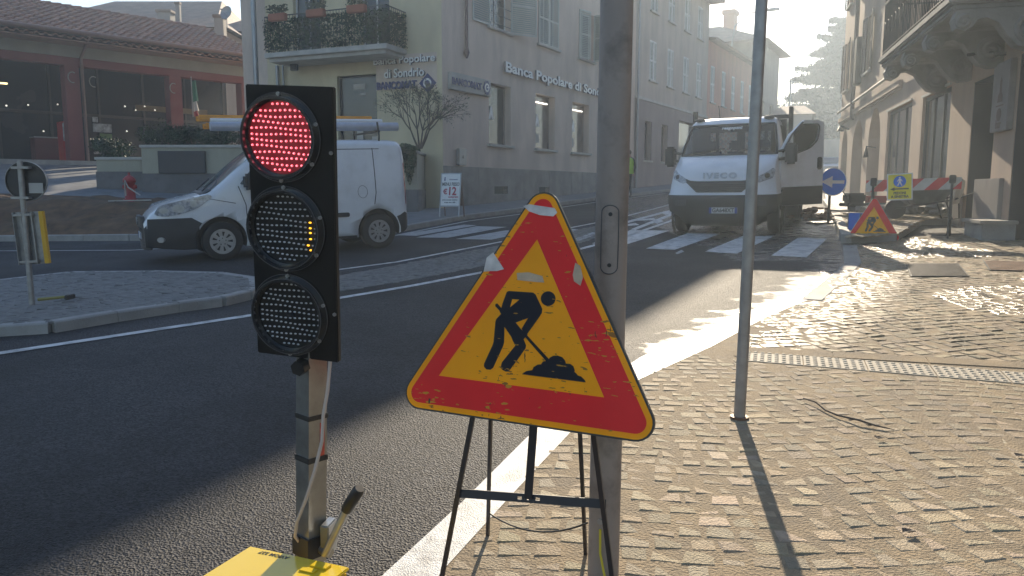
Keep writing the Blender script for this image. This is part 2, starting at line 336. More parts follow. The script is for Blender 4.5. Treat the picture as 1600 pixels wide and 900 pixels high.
# ---------------------------------------------------------------- cobbles as real stones
def inside(poly, x, y):
    c = False; n = len(poly); j = n-1
    for i in range(n):
        xi, yi = poly[i][0], poly[i][1]; xj, yj = poly[j][0], poly[j][1]
        if (yi > y) != (yj > y) and x < (xj-xi)*(y-yi)/(yj-yi)+xi: c = not c
        j = i
    return c
def cobbles(name, poly, size, ang, base, hmin, hmax, warp=0, mats=None, tone=(.7, 1.35), wetf=None, jit=.12, low=0, gap=.008, long_=1.0, tilt=.06):
    poly = [V2(p) for p in poly]; cx = sum(p.x for p in poly)/len(poly); cy = sum(p.y for p in poly)/len(poly)
    rad = max((p-Vector((cx, cy))).length for p in poly); k = int(rad/size)+2; ca, sa = cos(ang), sin(ang)
    vs_ = []; fs = []; tn = []; wt = []
    rnd = random.Random(name)
    for j in range(-k, k+1):
        off = rnd.random(); u = -rad-size+off*size
        while u < rad+size:
            wd = size*long_*rnd.uniform(.8, 1.25); uc = u+wd/2; u += wd
            v = j*size
            vv = v+warp*sin(uc*1.1+1.3)+warp*.5*sin(uc*2.7)
            x = cx+uc*ca-vv*sa; y = cy+uc*sa+vv*ca
            if not inside(poly, x, y): continue
            if rnd.random() < low: continue
            sl_ = warp*1.1*cos(uc*1.1+1.3)+warp*1.35*cos(uc*2.7)
            a2 = ang+math.atan(sl_)+rnd.uniform(-.05, .05); c2, s2 = cos(a2), sin(a2)
            hx = wd/2-gap/2-rnd.uniform(0, .006); hy = size/2-gap/2-rnd.uniform(0, .006); z = gz(x, y)+base+rnd.uniform(hmin, hmax)
            tx, ty = rnd.gauss(0, tilt), rnd.gauss(0, tilt); ch = .14
            b = len(vs_)
            cor = [(-1,-1),(1,-1),(1,1),(-1,1)]; cj = [(a*hx*(1+rnd.uniform(-jit, jit)), c*hy*(1+rnd.uniform(-jit, jit))) for a, c in cor]
            for (px_, py_) in cj: vs_.append((x+px_*c2-py_*s2, y+px_*s2+py_*c2, gz(x, y)+base-.02))
            for (px_, py_) in cj: vs_.append((x+px_*c2-py_*s2, y+px_*s2+py_*c2, z-.006+px_*tx+py_*ty))
            for (px_, py_) in cj:
                q, r_ = px_*(1-ch), py_*(1-ch); vs_.append((x+q*c2-r_*s2, y+q*s2+r_*c2, z+q*tx+r_*ty))
            fs += [(b+i, b+(i+1)%4, b+4+(i+1)%4, b+4+i) for i in range(4)]+[(b+4+i, b+4+(i+1)%4, b+8+(i+1)%4, b+8+i) for i in range(4)]+[(b+8, b+9, b+10, b+11)]
            t = rnd.uniform(*tone)*(1.35 if rnd.random() < .09 else 1)*(1+.45*nz_.noise(Vector((x*.8, y*.8, 0)))+.2*nz_.noise(Vector((x*2.5, y*2.5, 3)))); c_ = (t*rnd.uniform(.95, 1.08), t, t*rnd.uniform(.9, 1.05), 1); tn += [c_]*12; wt += [wetf(x, y) if wetf else 0]*12
    mb = MB(); mb.v = vs_; mb.f = [list(f) for f in fs]; mb.m = [0]*len(fs); mb.sm = [False]*len(fs)
    o = mb.build(name, mats or M_STONE, kind='structure')
    ca_ = o.data.color_attributes.new('tone', 'FLOAT_COLOR', 'POINT'); ca_.data.foreach_set('color', [c for t in tn for c in t])
    w_ = o.data.attributes.new('wet', 'FLOAT', 'POINT'); w_.data.foreach_set('value', wt)
    return o
# right pavement: sandy bed, then stones
edgeR = [V2(p) for p in G((640,960),(694,892),(800,775),(900,668),(1000,594),(1112,543),(1195,498),(1262,470))]
curbR = [V2(p) for p in G((1300,436),(1332,412),(1330,388))]
tactA = G((1185,556),(1600,580)); tactB = G((1172,566),(1600,602))
farR = [Vector((7.0,13.4)), Vector((9.6,13.4)), Vector((9.6,-.5)), Vector((-1.0,-.5))]
side_poly = edgeR+curbR+farR
sheet('pavement', [side_poly], M_SAND, .006, world=True)
def extl(A, B, t0, t1): A, B = V2(A), V2(B); d = B-A; return A+d*t0, A+d*t1
tA0, tA1 = extl(tactA[0], tactA[1], -.06, 2.6); tB0, tB1 = extl(tactB[0], tactB[1], -.03, 2.6)
up = (tA0-tB0).normalized()
slabs0 = [tA0+up*.04, tA1+up*.04, tA1+up*.22, tA0+up*.22]
near_poly = edgeR[:4]+[V2(gp(1000,594)), V2(gp(1090,552)), tB0, tB1, Vector((9.6,-.5)), Vector((-1,-.5))]
cobbles('cobbled_pavement', near_poly, .10, R(-9), .006, -.0008, .0018, warp=.15, tone=(.78, 1.15), low=.03, jit=.18, long_=1.1, tilt=.02, gap=.003)
def wet_far(x, y):
    w_ = wetness(x, y)*2.0
    if (Vector((x, y))-Vector((5.1, 7.2))).length < .95 or (Vector((x, y))-Vector((6.2, 8.2))).length < .6: w_ = max(w_, .85)
    return min(1, w_)
far_poly = [slabs0[3], V2(gp(1195,498)), V2(gp(1262,470))]+curbR+farR[:2]+[slabs0[2]]
cobbles('cobbled_pavement_beyond', far_poly, .115, R(9), .006, .0, .005, warp=.05, tone=(.75, 1.25), wetf=wet_far, low=.01, jit=.07, tilt=.04)
# smooth stone course and raised-dot strip
mb = MB(); A, B = slabs0[0], slabs0[1]; L = (B-A).length; d = (B-A)/L
for j in range(int(L/.6)):
    a = A+d*(j*.6+.004); b = A+d*((j+1)*.6-.004); q = [a, b, b+up*.17, a+up*.17]
    mb.add([(p.x, p.y, gz(*p)-.02) for p in q]+[(p.x, p.y, gz(*p)+.012) for p in q], [(0,1,5,4),(1,2,6,5),(2,3,7,6),(3,0,4,7),(4,5,6,7)])
mb.build('stone_course', M_SAND, kind='structure')
mb = MB(); A, B = V2(tB0), V2(tB1); L = (B-A).length; d = (B-A)/L; wd = (V2(tA0)-V2(tB0)).length
M_TACT = mat('tactile_stone', (.36,.315,.24), .75, var=.15, vscale=8, bump=.5, bscale=90, dirt=(.2,.17,.12), dirt_amt=.6, dscale=6)
WT = .30
for j in range(int(L/.4)):
    a = A+d*(j*.4+.004); b = A+d*((j+1)*.4-.004); q = [a, b, b+up*(WT-.02), a+up*(WT-.02)]
    mb.add([(p.x, p.y, gz(*p)-.02) for p in q]+[(p.x, p.y, gz(*p)+.011) for p in q], [(0,1,5,4),(1,2,6,5),(2,3,7,6),(3,0,4,7),(4,5,6,7)])
    for ii in range(8):
        for jj in range(5):
            c = A+d*(j*.4+.03+ii*.0485)+up*(.035+jj*.056); s = .015; t = .009
            q0 = [c+d*sx*s+up*sy*s for sx, sy in ((-1,-1),(1,-1),(1,1),(-1,1))]; q1 = [c+d*sx*t+up*sy*t for sx, sy in ((-1,-1),(1,-1),(1,1),(-1,1))]
            mb.add([(p.x, p.y, gz(*p)+.011) for p in q0]+[(p.x, p.y, gz(*p)+.0155) for p in q1], [(0,1,5,4),(1,2,6,5),(2,3,7,6),(3,0,4,7),(4,5,6,7)])
mb.build('tactile_paving', M_TACT, kind='structure')
# stones of the traffic island and of the flush strip
il = [V2(p) for p in isl_front[1:]+isl_back[:-1]]
cobbles('island_cobbles', il, .12, R(30), .098, .0, .008, warp=.03, mats=M_COB_D, tone=(.8, 1.2), jit=.1)
cobbles('strip_cobbles', G(*strip), .11, R(35), .006, -.001, .004, mats=M_COB_D, jit=.1)
# gutter stones, kerb by the works, manhole lid, drain
gut2 = G((1268,470),(1308,436),(1333,412),(1328,384))
kerb_run('gutter_stones', gut2, w=.22, h=.012, step=.8)
kr = G((1322,380),(1310,350),(1297,328),(1290,318))
far_side = [V2(p) for p in kr]+[Vector((12.5,31)), Vector((11.9,26)), Vector((10.4,20)), Vector((9.1,15.5)), V2(gp(1440,352)), V2(gp(1400,378))]
M_SLABTOP = mat('pale_flagstones', (.36,.33,.29), .6, var=.25, vscale=3, bump=.6, bscale=30, dirt=(.18,.15,.11), dirt_amt=.6, dscale=1.5)
slab('raised_pavement', far_side, .13, M_SLABTOP, m_side=M_KERB, world=True)
cobbles('works_cobbles', [gp(1322,384), gp(1300,345), Vector((10.6,22)), Vector((9.1,15.5)), gp(1440,352), gp(1400,378)], .115, R(9), .13, .001, .006, warp=.05, tone=(.8, 1.2), low=.02, jit=.07, tilt=.04)
kerb_run('works_kerb', kr, w=.16, h=.145)
M_IRON = mat('cast_iron', (.07,.065,.06), .45, metal=.5, var=.3, vscale=12, bump=.6, bscale=50)
M_RUST = mat('rusty_iron', (.16,.085,.05), .6, metal=.3, var=.3, vscale=12, bump=.6, bscale=50)
def grate(px, name, label, m, nb):
    P = [gp(*q) for q in px]; mb = MB(); O = P[0]; U = (P[1]-P[0]); V_ = (P[3]-P[0])
    lu, lv = U.length, V_.length; U.normalize(); V_.normalize()
    mb.prism([(0,0),(lu,0),(lu,lv),(0,lv)], O+Vector((0,0,.0145)), U, V_, .003, 1)
    for i in range(nb):
        a = lv*(i+.15)/nb; b = lv*(i+.75)/nb; mb.prism([(.02,a),(lu-.02,a),(lu-.02,b),(.02,b)], O+Vector((0,0,.0185)), U, V_, .005, 0)
    return mb.build(name, [m, M_IRON], label=label, cat=name.replace('_', ' '))
grate([(1422,434),(1515,434),(1495,416),(1415,414)], 'manhole_cover', 'dark ribbed iron manhole cover set in the sunlit cobbled pavement', M_IRON, 14)
grate([(1545,424),(1640,427),(1620,412),(1535,409)], 'drain_grate', 'rusty brown drain grate in the pavement at the right edge', M_RUST, 8)
# left side: soil mound, paved forecourt in front of the hall
def loft(name, lines, m, noise=0, nu=40, nv=8, kind='structure', extra=None):
    def at(line, t):
        k = t*(len(line)-1); i = min(int(k), len(line)-2); return Vector(line[i]).lerp(Vector(line[i+1]), k-i)
    mb = MB(); rows = []
    from mathutils import noise as nz
    tot = (len(lines)-1)*nv
    for j in range(tot+1):
        a, b = divmod(j, nv); a2 = min(a+1, len(lines)-1)
        if a == len(lines)-1: a -= 1; b = nv
        for i in range(nu+1):
            p = at(lines[a], i/nu).lerp(at(lines[a+1], i/nu), b/nv)
            if noise and 0 < j < tot: p.z += noise*(nz.noise(p*1.7)+.5*nz.noise(p*4.1))
            mb.v.append(tuple(p))
    for j in range(tot):
        for i in range(nu): mb.f.append([j*(nu+1)+i, j*(nu+1)+i+1, (j+1)*(nu+1)+i+1, (j+1)*(nu+1)+i]); mb.m.append(0); mb.sm.append(True)
    return mb.build(name, m, kind=kind)
kl = G((-120,378),(0,377),(205,376),(330,374),(450,368))
kerb_run('mound_kerb', kl, h=.14)
k3 = [Vector((p.x, p.y+.1, gz(p.x, p.y)+.11)) for p in kl]
top1 = [dp(-120,304,20.5), dp(0,302,20.5), dp(203,309,20.5), dp(330,312,20.5), dp(480,315,20.5)]
mid = [a.lerp(b, .55)+Vector((0,0,.25)) for a, b in zip(k3, top1)]
loft('soil_mound', [k3, mid, top1], M_SOIL, noise=.10, nu=70, nv=8)
# ---------------------------------------------------------------- building helpers
def stucco(name, col, dirt, amt=.6, ds=.9): return mat(name, col, .85, var=.12, vscale=1.2, bump=.5, bscale=35, dirt=dirt, dirt_amt=amt, dscale=ds, stretch=(1,1,.35))
M_BANK = stucco('cream_stucco', (.60,.49,.40), (.38,.31,.26)); M_BANK_Y = stucco('yellow_cream_stucco', (.58,.50,.33), (.42,.35,.24), .3)
M_PLINTH = mat('plinth_slabs', (.24,.22,.20), .7, var=.25, vscale=2, bump=.5, bscale=20, dirt=(.13,.12,.11), dirt_amt=.7, dscale=1.3)
M_SILL = mat('sill_stone', (.42,.40,.36), .7, var=.15, bump=.3); M_SHUT = mat('sage_shutter', (.27,.31,.27), .5, var=.1); M_SHUTF = mat('pale_shutter_frame', (.45,.47,.42), .5, var=.1)
M_SHUTB = mat('brown_shutter', (.12,.09,.07), .55, var=.2); M_WFRAME = mat('window_frame', (.28,.22,.18), .5); M_WHITEF = mat('white_window_frame', (.6,.6,.58), .5)
M_GLASS = mat('dark_glass', (.035,.04,.045), .08, var=.3, vscale=.7, spec=.8); M_DARK = mat('dark_interior', (.018,.018,.02), .8)
M_GLASS_L = mat('blind_behind_glass', (.22,.18,.15), .12, var=.15, spec=.8)
M_TILE = mat('roof_tile', (.21,.11,.075), .6, var=.35, vscale=2.2, bump=.5, bscale=25, dirt=(.10,.07,.06), dirt_amt=.7, dscale=1.6)
M_TILE_G = mat('old_roof_tile', (.23,.16,.12), .8, var=.25, vscale=2, bump=.4, dirt=(.12,.1,.09), dirt_amt=.6)
M_PIPE = mat('brown_downpipe', (.16,.10,.085), .5, var=.1); M_GREYM = mat('grey_metal', (.30,.31,.32), .4, metal=.6, var=.12); M_GALV = mat('galvanised_steel', (.30,.295,.285), .42, metal=.5, var=.2, vscale=14, dirt=(.3,.3,.29), dirt_amt=.5, dscale=20)
M_BLACK = mat('black_paint', (.012,.013,.015), .4, var=.2); M_IRONB = mat('black_iron', (.02,.02,.02), .5)
M_WHITE = mat('white_lettering', (.72,.72,.70), .45, var=.05); M_NAVY = mat('navy_lettering', (.03,.04,.14), .45, var=.05)
M_RED_ST = stucco('red_stucco', (.17,.05,.045), (.13,.045,.04), .5); M_GREYBEAM = stucco('grey_fascia', (.25,.25,.22), (.17,.17,.15))
class Facade:
    def __init__(s, X, Y, Z, az, side):
        """vertical wall through (X,Y), running along azimuth az; side=+1: street on its right, -1: street on its left"""
        s.P = Vector((X, Y, Z)); d = Vector((sin(az), cos(az), 0))*side; s.x = d; s.y = Vector((-d.y, d.x, 0))
        s.M = Matrix(((s.x[0], s.y[0], 0, X), (s.x[1], s.y[1], 0, Y), (0, 0, 1, Z), (0, 0, 0, 1)))
    def fp(s, px, py, off=0):       # (along, up) of the wall point seen there; off = metres in front of the wall
        d = ray(px, py); C = Vector((0, 0, CAMH)); O = s.P - s.y*off; t = (O-C).dot(s.y)/d.dot(s.y); q = C+d*t-s.P
        return q.dot(s.x), q.z
    def x_at(s, px, off=0): return s.fp(px, 296, off)[0]
def wall_mb(x0, x1, z0, z1, ops, rd=.28, mb=None, m=0, arches=(), yf=0):
    """wall front at y=yf with rectangular openings ops=[(xa,xb,za,zb)], reveals rd deep"""
    mb = mb or MB(); E = 1e-4
    xs_ = sorted(set([x0, x1]+[v for o in ops for v in o[:2] if x0 < v < x1])); zs = sorted(set([z0, z1]+[v for o in ops for v in o[2:4] if z0 < v < z1]))
    for i in range(len(xs_)-1):
        for j in range(len(zs)-1):
            cx = (xs_[i]+xs_[i+1])/2; cz = (zs[j]+zs[j+1])/2
            if any(o[0]-E < cx < o[1]+E and o[2]-E < cz < o[3]+E for o in ops): continue
            mb.add([(xs_[i],yf,zs[j]),(xs_[i+1],yf,zs[j]),(xs_[i+1],yf,zs[j+1]),(xs_[i],yf,zs[j+1])], [(0,1,2,3)], m)
    for (a, b, c, d) in [o[:4] for o in ops]:
        c2 = max(c, z0)
        mb.add([(a,yf,c2),(a,yf+rd,c2),(a,yf+rd,d),(a,yf,d)], [(0,1,2,3)], m); mb.add([(b,yf,c2),(b,yf,d),(b,yf+rd,d),(b,yf+rd,c2)], [(0,1,2,3)], m)
        mb.add([(a,yf,d),(a,yf+rd,d),(b,yf+rd,d),(b,yf,d)], [(0,1,2,3)], m); mb.add([(a,yf,c2),(b,yf,c2),(b,yf+rd,c2),(a,yf+rd,c2)], [(0,1,2,3)], m)
    for (a, b, zs_, zt) in arches:            # arch head inside the opening (a,b,..,zt), springing at zs_
        n = 12; cx = (a+b)/2; r = (b-a)/2
        pts = [(cx-r*cos(pi*k/n), zs_+(zt-zs_)*sin(pi*k/n)) for k in range(n+1)]
        for k in range(n):
            (xa, za), (xb, zb_) = pts[k], pts[k+1]
            mb.add([(xa,yf,za),(xb,yf,zb_),(xb,yf,zt+1e-3),(xa,yf,zt+1e-3)], [(0,1,2,3)], m)
            mb.add([(xa,yf,za),(xa,yf+rd,za),(xb,yf+rd,zb_),(xb,yf,zb_)], [(0,1,2,3)], m)
    return mb
def body_mb(mb, x0, x1, z0, z1, depth, m=0, yb=.6):
    """sides, back and lid of the building behind its front wall"""
    mb.add([(x0,0,z0),(x0,0,z1),(x0,depth,z1),(x0,depth,z0)], [(0,1,2,3)], m); mb.add([(x1,0,z0),(x1,depth,z0),(x1,depth,z1),(x1,0,z1)], [(0,1,2,3)], m)
    mb.add([(x0,depth,z0),(x0,depth,z1),(x1,depth,z1),(x1,depth,z0)], [(0,1,2,3)], m); mb.add([(x0,0,z1),(x1,0,z1),(x1,depth,z1),(x0,depth,z1)], [(0,1,2,3)], m)
    return mb
def window(root, a, b, c, d, rd=.2, frame=M_WFRAME, glass=M_GLASS, sill=True, mull=1, trans=0, label=None, poster=0, lamp=False, yf=0, fw=.055):
    f = MB(); y0 = yf+rd; f.box(a, a+fw, y0, y0+.06, c, d); f.box(b-fw, b, y0, y0+.06, c, d); f.box(a+fw, b-fw, y0, y0+.06, c, c+fw); f.box(a+fw, b-fw, y0, y0+.06, d-fw, d)
    for k in range(1, mull+1):
        xm = a+(b-a)*k/(mull+1); f.box(xm-.025, xm+.025, y0+.003, y0+.055, c+fw, d-fw)
    for k in range(1, trans+1):
        zm = c+(d-c)*k/(trans+1); f.box(a+fw, b-fw, y0+.006, y0+.05, zm-.02, zm+.02)
    w_ = f.build('window', frame, root, label=label)
    g = MB(); g.box(a, b, y0+.03, y0+.045, c, d); g.build('pane', glass, w_)
    if sill: s = MB(); s.rbox(a-.12, b+.12, yf-.12, yf+.02, c-.09, c-.003, .012); s.build('sill', M_SILL, w_)
    return w_
def louvre(parent, a, b, c, d, y, open_ang=0, hinge='l', m=M_SHUT, mf=M_SHUTF, name='shutter', bars=2):
    """shutter leaf w x h, hinged at its left or right edge, swung out by open_ang degrees"""
    W = b-a; s = MB(); fr = .06
    s.box(0, fr, -.02, .02, c, d, 1); s.box(W-fr, W, -.02, .02, c, d, 1)
    for k in range(bars+1):
        z = c+(d-c-fr)*k/bars; s.box(fr, W-fr, -.018, .018, z, z+fr, 1)
    n = int((d-c)/.07)
    for k in range(n):
        z = c+(d-c)*(k+.5)/n; s.add([(fr,-.014,z-.03),(W-fr,-.014,z-.03),(W-fr,.012,z+.03),(fr,.012,z+.03)], [(0,1,2,3)], 0)
    if hinge == 'l': M = Matrix.Translation((a, y, 0)) @ Matrix.Rotation(-R(open_ang), 4, 'Z')
    else: M = Matrix.Translation((b, y, 0)) @ Matrix.Rotation(R(open_ang), 4, 'Z') @ Matrix.Translation((-W, 0, 0))
    return s.build(name, [m, mf], parent, M)

# ================================================================ the bank (left, beyond the crossing)
AZL = R(29.7)
bz = dp(693, 324, 25).z; bP = dp(693, 296, 25)
FB = Facade(bP.x, 25, bz, AZL, 1)               # long side along the street
bank = empty('bank_building', FB.M, 'cream corner bank building with a planted balcony and raised lettering on both sides', 'building', )
H_B = 11.9; LB = FB.x_at(989)
# camera-side wall: turned about 97 degrees
AZF = R(-67.2); fL = 6.9
dF = Vector((sin(AZF), cos(AZF), 0)); PF = Vector((bP.x, 25, 0))+dF*fL
FA = Facade(PF.x, PF.y, bz, R(180-67.2), 1)
FA.x = -dF; FA.y = Vector((dF.y, -dF.x, 0)); FA.y = FA.y if FA.y.y > 0 else -FA.y
FA.M = Matrix(((FA.x[0], FA.y[0], 0, PF.x), (FA.x[1], FA.y[1], 0, PF.y), (0, 0, 1, bz), (0, 0, 0, 1)))
FA.P = Vector((PF.x, PF.y, bz))
def rel(Fc): return FB.M.inverted() @ Fc.M
A_M = rel(FA)
# openings of the street side (measured from the photograph through the wall plane)
def op(F_, xl, xr, yt, yb, off=0, ref='l'):
    a = F_.x_at(xl, off); b = F_.x_at(xr, off); xx = xl if ref == 'l' else xr
    return (min(a, b), max(a, b), F_.fp(xx, yb, off)[1], F_.fp(xx, yt, off)[1])
low = [op(FB, 764.5, 798, 128.4, 226), op(FB, 836.5, 866, 145, 232), op(FB, 893, 919, 158.5, 236)]
zA = sum(o[2] for o in low)/3; zB = sum(o[3] for o in low)/3
low = [(o[0], o[1], zA, zB) for o in low]
upw = []
for (xl, xr) in ((765, 797), (840, 870), (902, 924)):
    upw.append((FB.x_at(xl), FB.x_at(xr)))
zU = FB.fp(840, 67)[1]; zU2 = zU+2.0
ups = [(a, b, zU, zU2) for a, b in upw]; top_ = [(a, b, zU+3.4, zU+5.2) for a, b in upw]
vents = [op(FB, 771, 792, 291, 303), op(FB, 841, 857, 292, 302)]
zpl = FB.fp(760, 262)[1]
wm = wall_mb(0, LB, -1.5, H_B, low+ups+top_+vents); body_mb(wm, 0, LB, -1.5, H_B, 9)
# front face (camera side) with its door, in its own frame
door = op(FA, 531, 592, 119, 222); door = (door[0], door[1], .55, door[3])
balz = FA.fp(608, 66, 1.3)[1]
upd = [(1.2, 2.3, balz+.1, balz+2.4), (3.9, 5.0, balz+.1, balz+2.4)]
wa_ = wall_mb(0, fL-.004, -1.5, H_B-.01, [door]+upd); body_mb(wa_, 0, fL-.004, -1.5, H_B-.01, 6)
wm2 = MB(); wm2.add(wm.v, wm.f, 0)
wm2.build('wall', M_BANK, bank)
wa_.build('camera_side_wall', M_BANK_Y, bank, A_M, label='yellowish wall with the balcony and the glass door')
pl = MB(); xs0 = 0; k = 0
for (a, b) in [(0, vents[0][0]), (vents[0][1], vents[1][0]), (vents[1][1], LB)]:
    n = max(1, round((b-a)/1.1))
    for i in range(n):
        pl.box(a+(b-a)*i/n+.004, a+(b-a)*(i+1)/n-.004, -.035-.004*(k % 3), .0, -1.5, zpl, 0); k += 1
for v in vents: pl.box(v[0], v[1], -.035, 0, v[3], zpl); pl.box(v[0], v[1], -.035, 0, -1.5, v[2])
pl.build('plinth', M_PLINTH, bank)
for v in vents:
    g = MB(); g.box(v[0], v[1], .15, .2, v[2], v[3]);
    for i in range(5): z = v[2]+(v[3]-v[2])*(i+.5)/5; g.box(v[0], v[1], -.01, .02, z-.018, z+.018)
    g.build('cellar_vent', M_IRONB, bank)
for i, o in enumerate(low):
    w_ = window(bank, *o, rd=.26, mull=0, trans=0, glass=M_GLASS_L if i else M_GLASS)
    p_ = MB(); cx = o[0]+(o[1]-o[0])*.36; z = zA+(zB-zA)*.42                   # folded leaflet standing on the inner ledge
    p_.prism([(-.16,0),(-.05,.48),(.05,.48),(.16,0),(.05,0),(0,.2),(-.05,0)], (cx, .25, z), (1,0,0), (0,0,1), .005); p_.build('notice', M_WHITE, w_)
    if i: p_ = MB(); p_.box(o[0]+.12, o[0]+.75, .25, .256, zA+.25, zA+.62); p_.build('notice', M_SILL, w_)
    if i:
        t_ = MB(); t_.box(o[0]+.1, o[1]-.2, .24, .25, zB-.3, zB-.26); t_.build('tube_light', mat('tube_light', (1,1,1), .5, emit=(1,.95,.85), estr=2.0), w_)
for i, o in enumerate(ups+top_):
    w_ = window(bank, *o, rd=.2, frame=M_WHITEF, trans=0)
    W = (o[1]-o[0])/2
    if i == 0:
        louvre(w_, o[0]-2*W*.75, o[0], o[2], o[3], -.04, 0, 'r'); louvre(w_, o[1], o[1]+W*1.5, o[2]-.05, o[3], -.04, 30, 'l')
        rb = MB()
        for zz in (.15, .45, .75): rb.tube([(o[0], -.03, o[2]+zz), (o[1], -.03, o[2]+zz)], .012, 6)
        rb.build('guard_rail', M_IRONB, w_)
    elif i == 2:
        louvre(w_, o[0], o[0]+W, o[2], o[3], -.03, 14, 'l'); louvre(w_, o[1]-W, o[1], o[2], o[3], -.03, 75, 'r')
    else:
        louvre(w_, o[0], o[0]+W-.01, o[2], o[3], -.03, 0, 'l'); louvre(w_, o[0]+W+.01, o[1], o[2], o[3], -.03, 0, 'r')
# roof with overhanging eaves
rf = MB(); rf.box(-.7, LB+.0, -.8, 9, H_B, H_B+.18); rf.add([(-.7,-.8,H_B+.18),(LB,-.8,H_B+.18),(LB,9.2,H_B+.18),(-.7,9.2,H_B+.18),(-.7+4,4.2,H_B+2.2),(LB,4.2,H_B+2.2)], [(0,1,5,4),(2,3,4,5),(3,0,4),(1,2,5)])
rf.build('roof', M_TILE_G, bank)
# downpipe on the street side
xd = FB.x_at(727); zd = FB.fp(727, 92)[1]
dpn = MB(); dpn.tube([(xd,-.1,H_B),(xd,-.1,zd+.35)], .055, 10); dpn.tube([(xd,-.1,zd+.35),(xd,-.1,zd+.18),(xd,-.1,zd)], [.055,.10,.03], 10); dpn.build('downpipe', M_PIPE, bank)
# raised lettering, street side
def letters(parent, body, F_, x0, x1, ztop, zbot, y, M=None, mface=M_WHITE, depth=.06, name='lettering', ref=None, bold=.0, side=None):
    t = text_mb(body, 1, depth, bold=bold); xs_ = [v[0] for v in t.v]; zs = [v[2] for v in t.v]
    sx = (x1-x0)/(max(xs_)-min(xs_)); sz = (ztop-zbot)/(max(zs)-min(zs))
    t.v = [((v[0]-min(xs_))*sx+x0, v[1]+y, (v[2]-min(zs))*sz+zbot) for v in t.v]
    if side:
        t.m = []
        for f in t.f:
            ys_ = [t.v[i][1] for i in f]; t.m.append(0 if max(ys_)-min(ys_) < depth*.2 else 1)
        return t.build(name, [mface, side], parent, M)
    t.m = [0]*len(t.f)
    return t.build(name, mface, parent, M)
M_LSIDE = mat("letter_sides", (.16,.15,.16), .6)
a = FB.fp(786, 95)[0]; b = FB.x_at(946); zt = FB.fp(786.7, 96)[1]; zb_ = FB.fp(786.7, 117.5)[1]
letters(bank, 'Banca Popolare di Sondrio', FB, a, b, zt, zb_, -.08, depth=.08, bold=.03, side=M_LSIDE)
# small panel on the street side
def sign_panel(F_, px, M, txt, parent):
    xa = F_.x_at(px[0]); xb = F_.x_at(px[1]); zt = F_.fp(px[0], px[2])[1]; zb = F_.fp(px[0], px[3])[1]
    s = MB(); s.rbox(xa, xb, -.12, 0, zb, zt, .015); p_ = s.build('sign_panel', M_SILL, parent, M)
    W = xb-xa; Hh = zt-zb
    t = letters(p_, txt, F_, xa+.03*W, xa+.74*W, zt-.3*Hh, zb+.28*Hh, -.135, bold=.03, mface=M_NAVY, depth=.03)
    e = MB(); c = (xa+.87*W, -.123, (zt+zb)/2); r = Hh*.42
    e.prism([(-r,0),(-r*.35,-r),(r*.35,-r),(r,0),(r*.35,r),(-r*.35,r)], c, (1,0,0), (0,0,1), .03); e.build('emblem', M_NAVY, p_)
    e = MB(); rr_ = r*.62
    e.ring((c[0], c[1]-.03, c[2]), (0,-1,0), rr_*.62, rr_, .008, 24); e.box(c[0]-.01, c[0]+rr_*.55, c[1]-.042, c[1]-.03, c[2]-.03*Hh, c[2]+.06*Hh)
    e.build('emblem_mark', M_WHITE, p_)
sign_panel(FB, (701, 763.5, 112, 139.5), None, 'BANCOMAT', bank)
# camera-side lettering
def zof(F_, x, y, off=0): return F_.fp(x, y, off)[1]
letters(bank, 'Banca Popolare', FA, FA.x_at(591), FA.x_at(685), zof(FA, 591, 91), zof(FA, 591, 106), -.08, A_M, depth=.10, bold=.02, side=M_LSIDE)
letters(bank, 'di Sondrio', FA, FA.x_at(607), FA.x_at(668), zof(FA, 607, 109), zof(FA, 607, 123), -.08, A_M, depth=.10, bold=.02, side=M_LSIDE)
wp = MB(); wp.box(FA.x_at(592), FA.x_at(685), -.02, 0, zof(FA,592,142), zof(FA,592,88)); wp.build('sign_backing', M_BANK, bank, A_M)
letters(bank, 'BANCOMAT', FA, FA.x_at(594), FA.x_at(655), zof(FA, 594, 129), zof(FA, 594, 141), -.06, A_M, mface=M_NAVY, depth=.06, bold=.04)
e = MB(); c = (FA.x_at(672), -.03, zof(FA, 672, 130)); r = .30
e.prism([(-r,0),(0,-r),(r,0),(0,r)], c, (1,0,0), (0,0,1), .06); em = e.build('emblem', M_NAVY, bank, A_M)
e = MB(); e.ring((c[0], c[1]-.061, c[2]), (0,-1,0), .09, .15, .006, 20); e.build('emblem_mark', M_WHITE, em)
# glass door of the bank
dw = window(bank, *door, rd=.15, frame=M_IRONB, mull=0, sill=False, trans=0); dw.matrix_local = A_M; dw.name = 'glass_door'
D = door; W = D[1]-D[0]; Hh = D[3]-D[2]
for (a, b, c, d) in ((.42,.58,.40,.56), (.80,.98,.33,.47), (.36,.66,.88,.93), (.52,.68,.83,.85)): nt_ = MB(); nt_.box(D[0]+W*a, D[0]+W*b, .14, .145, D[2]+Hh*c, D[2]+Hh*d); nt_.build('notice', M_SILL, dw)
for o in upd: u_ = window(bank, *o, rd=.15, frame=M_WHITEF, sill=False, mull=1); u_.matrix_local = A_M
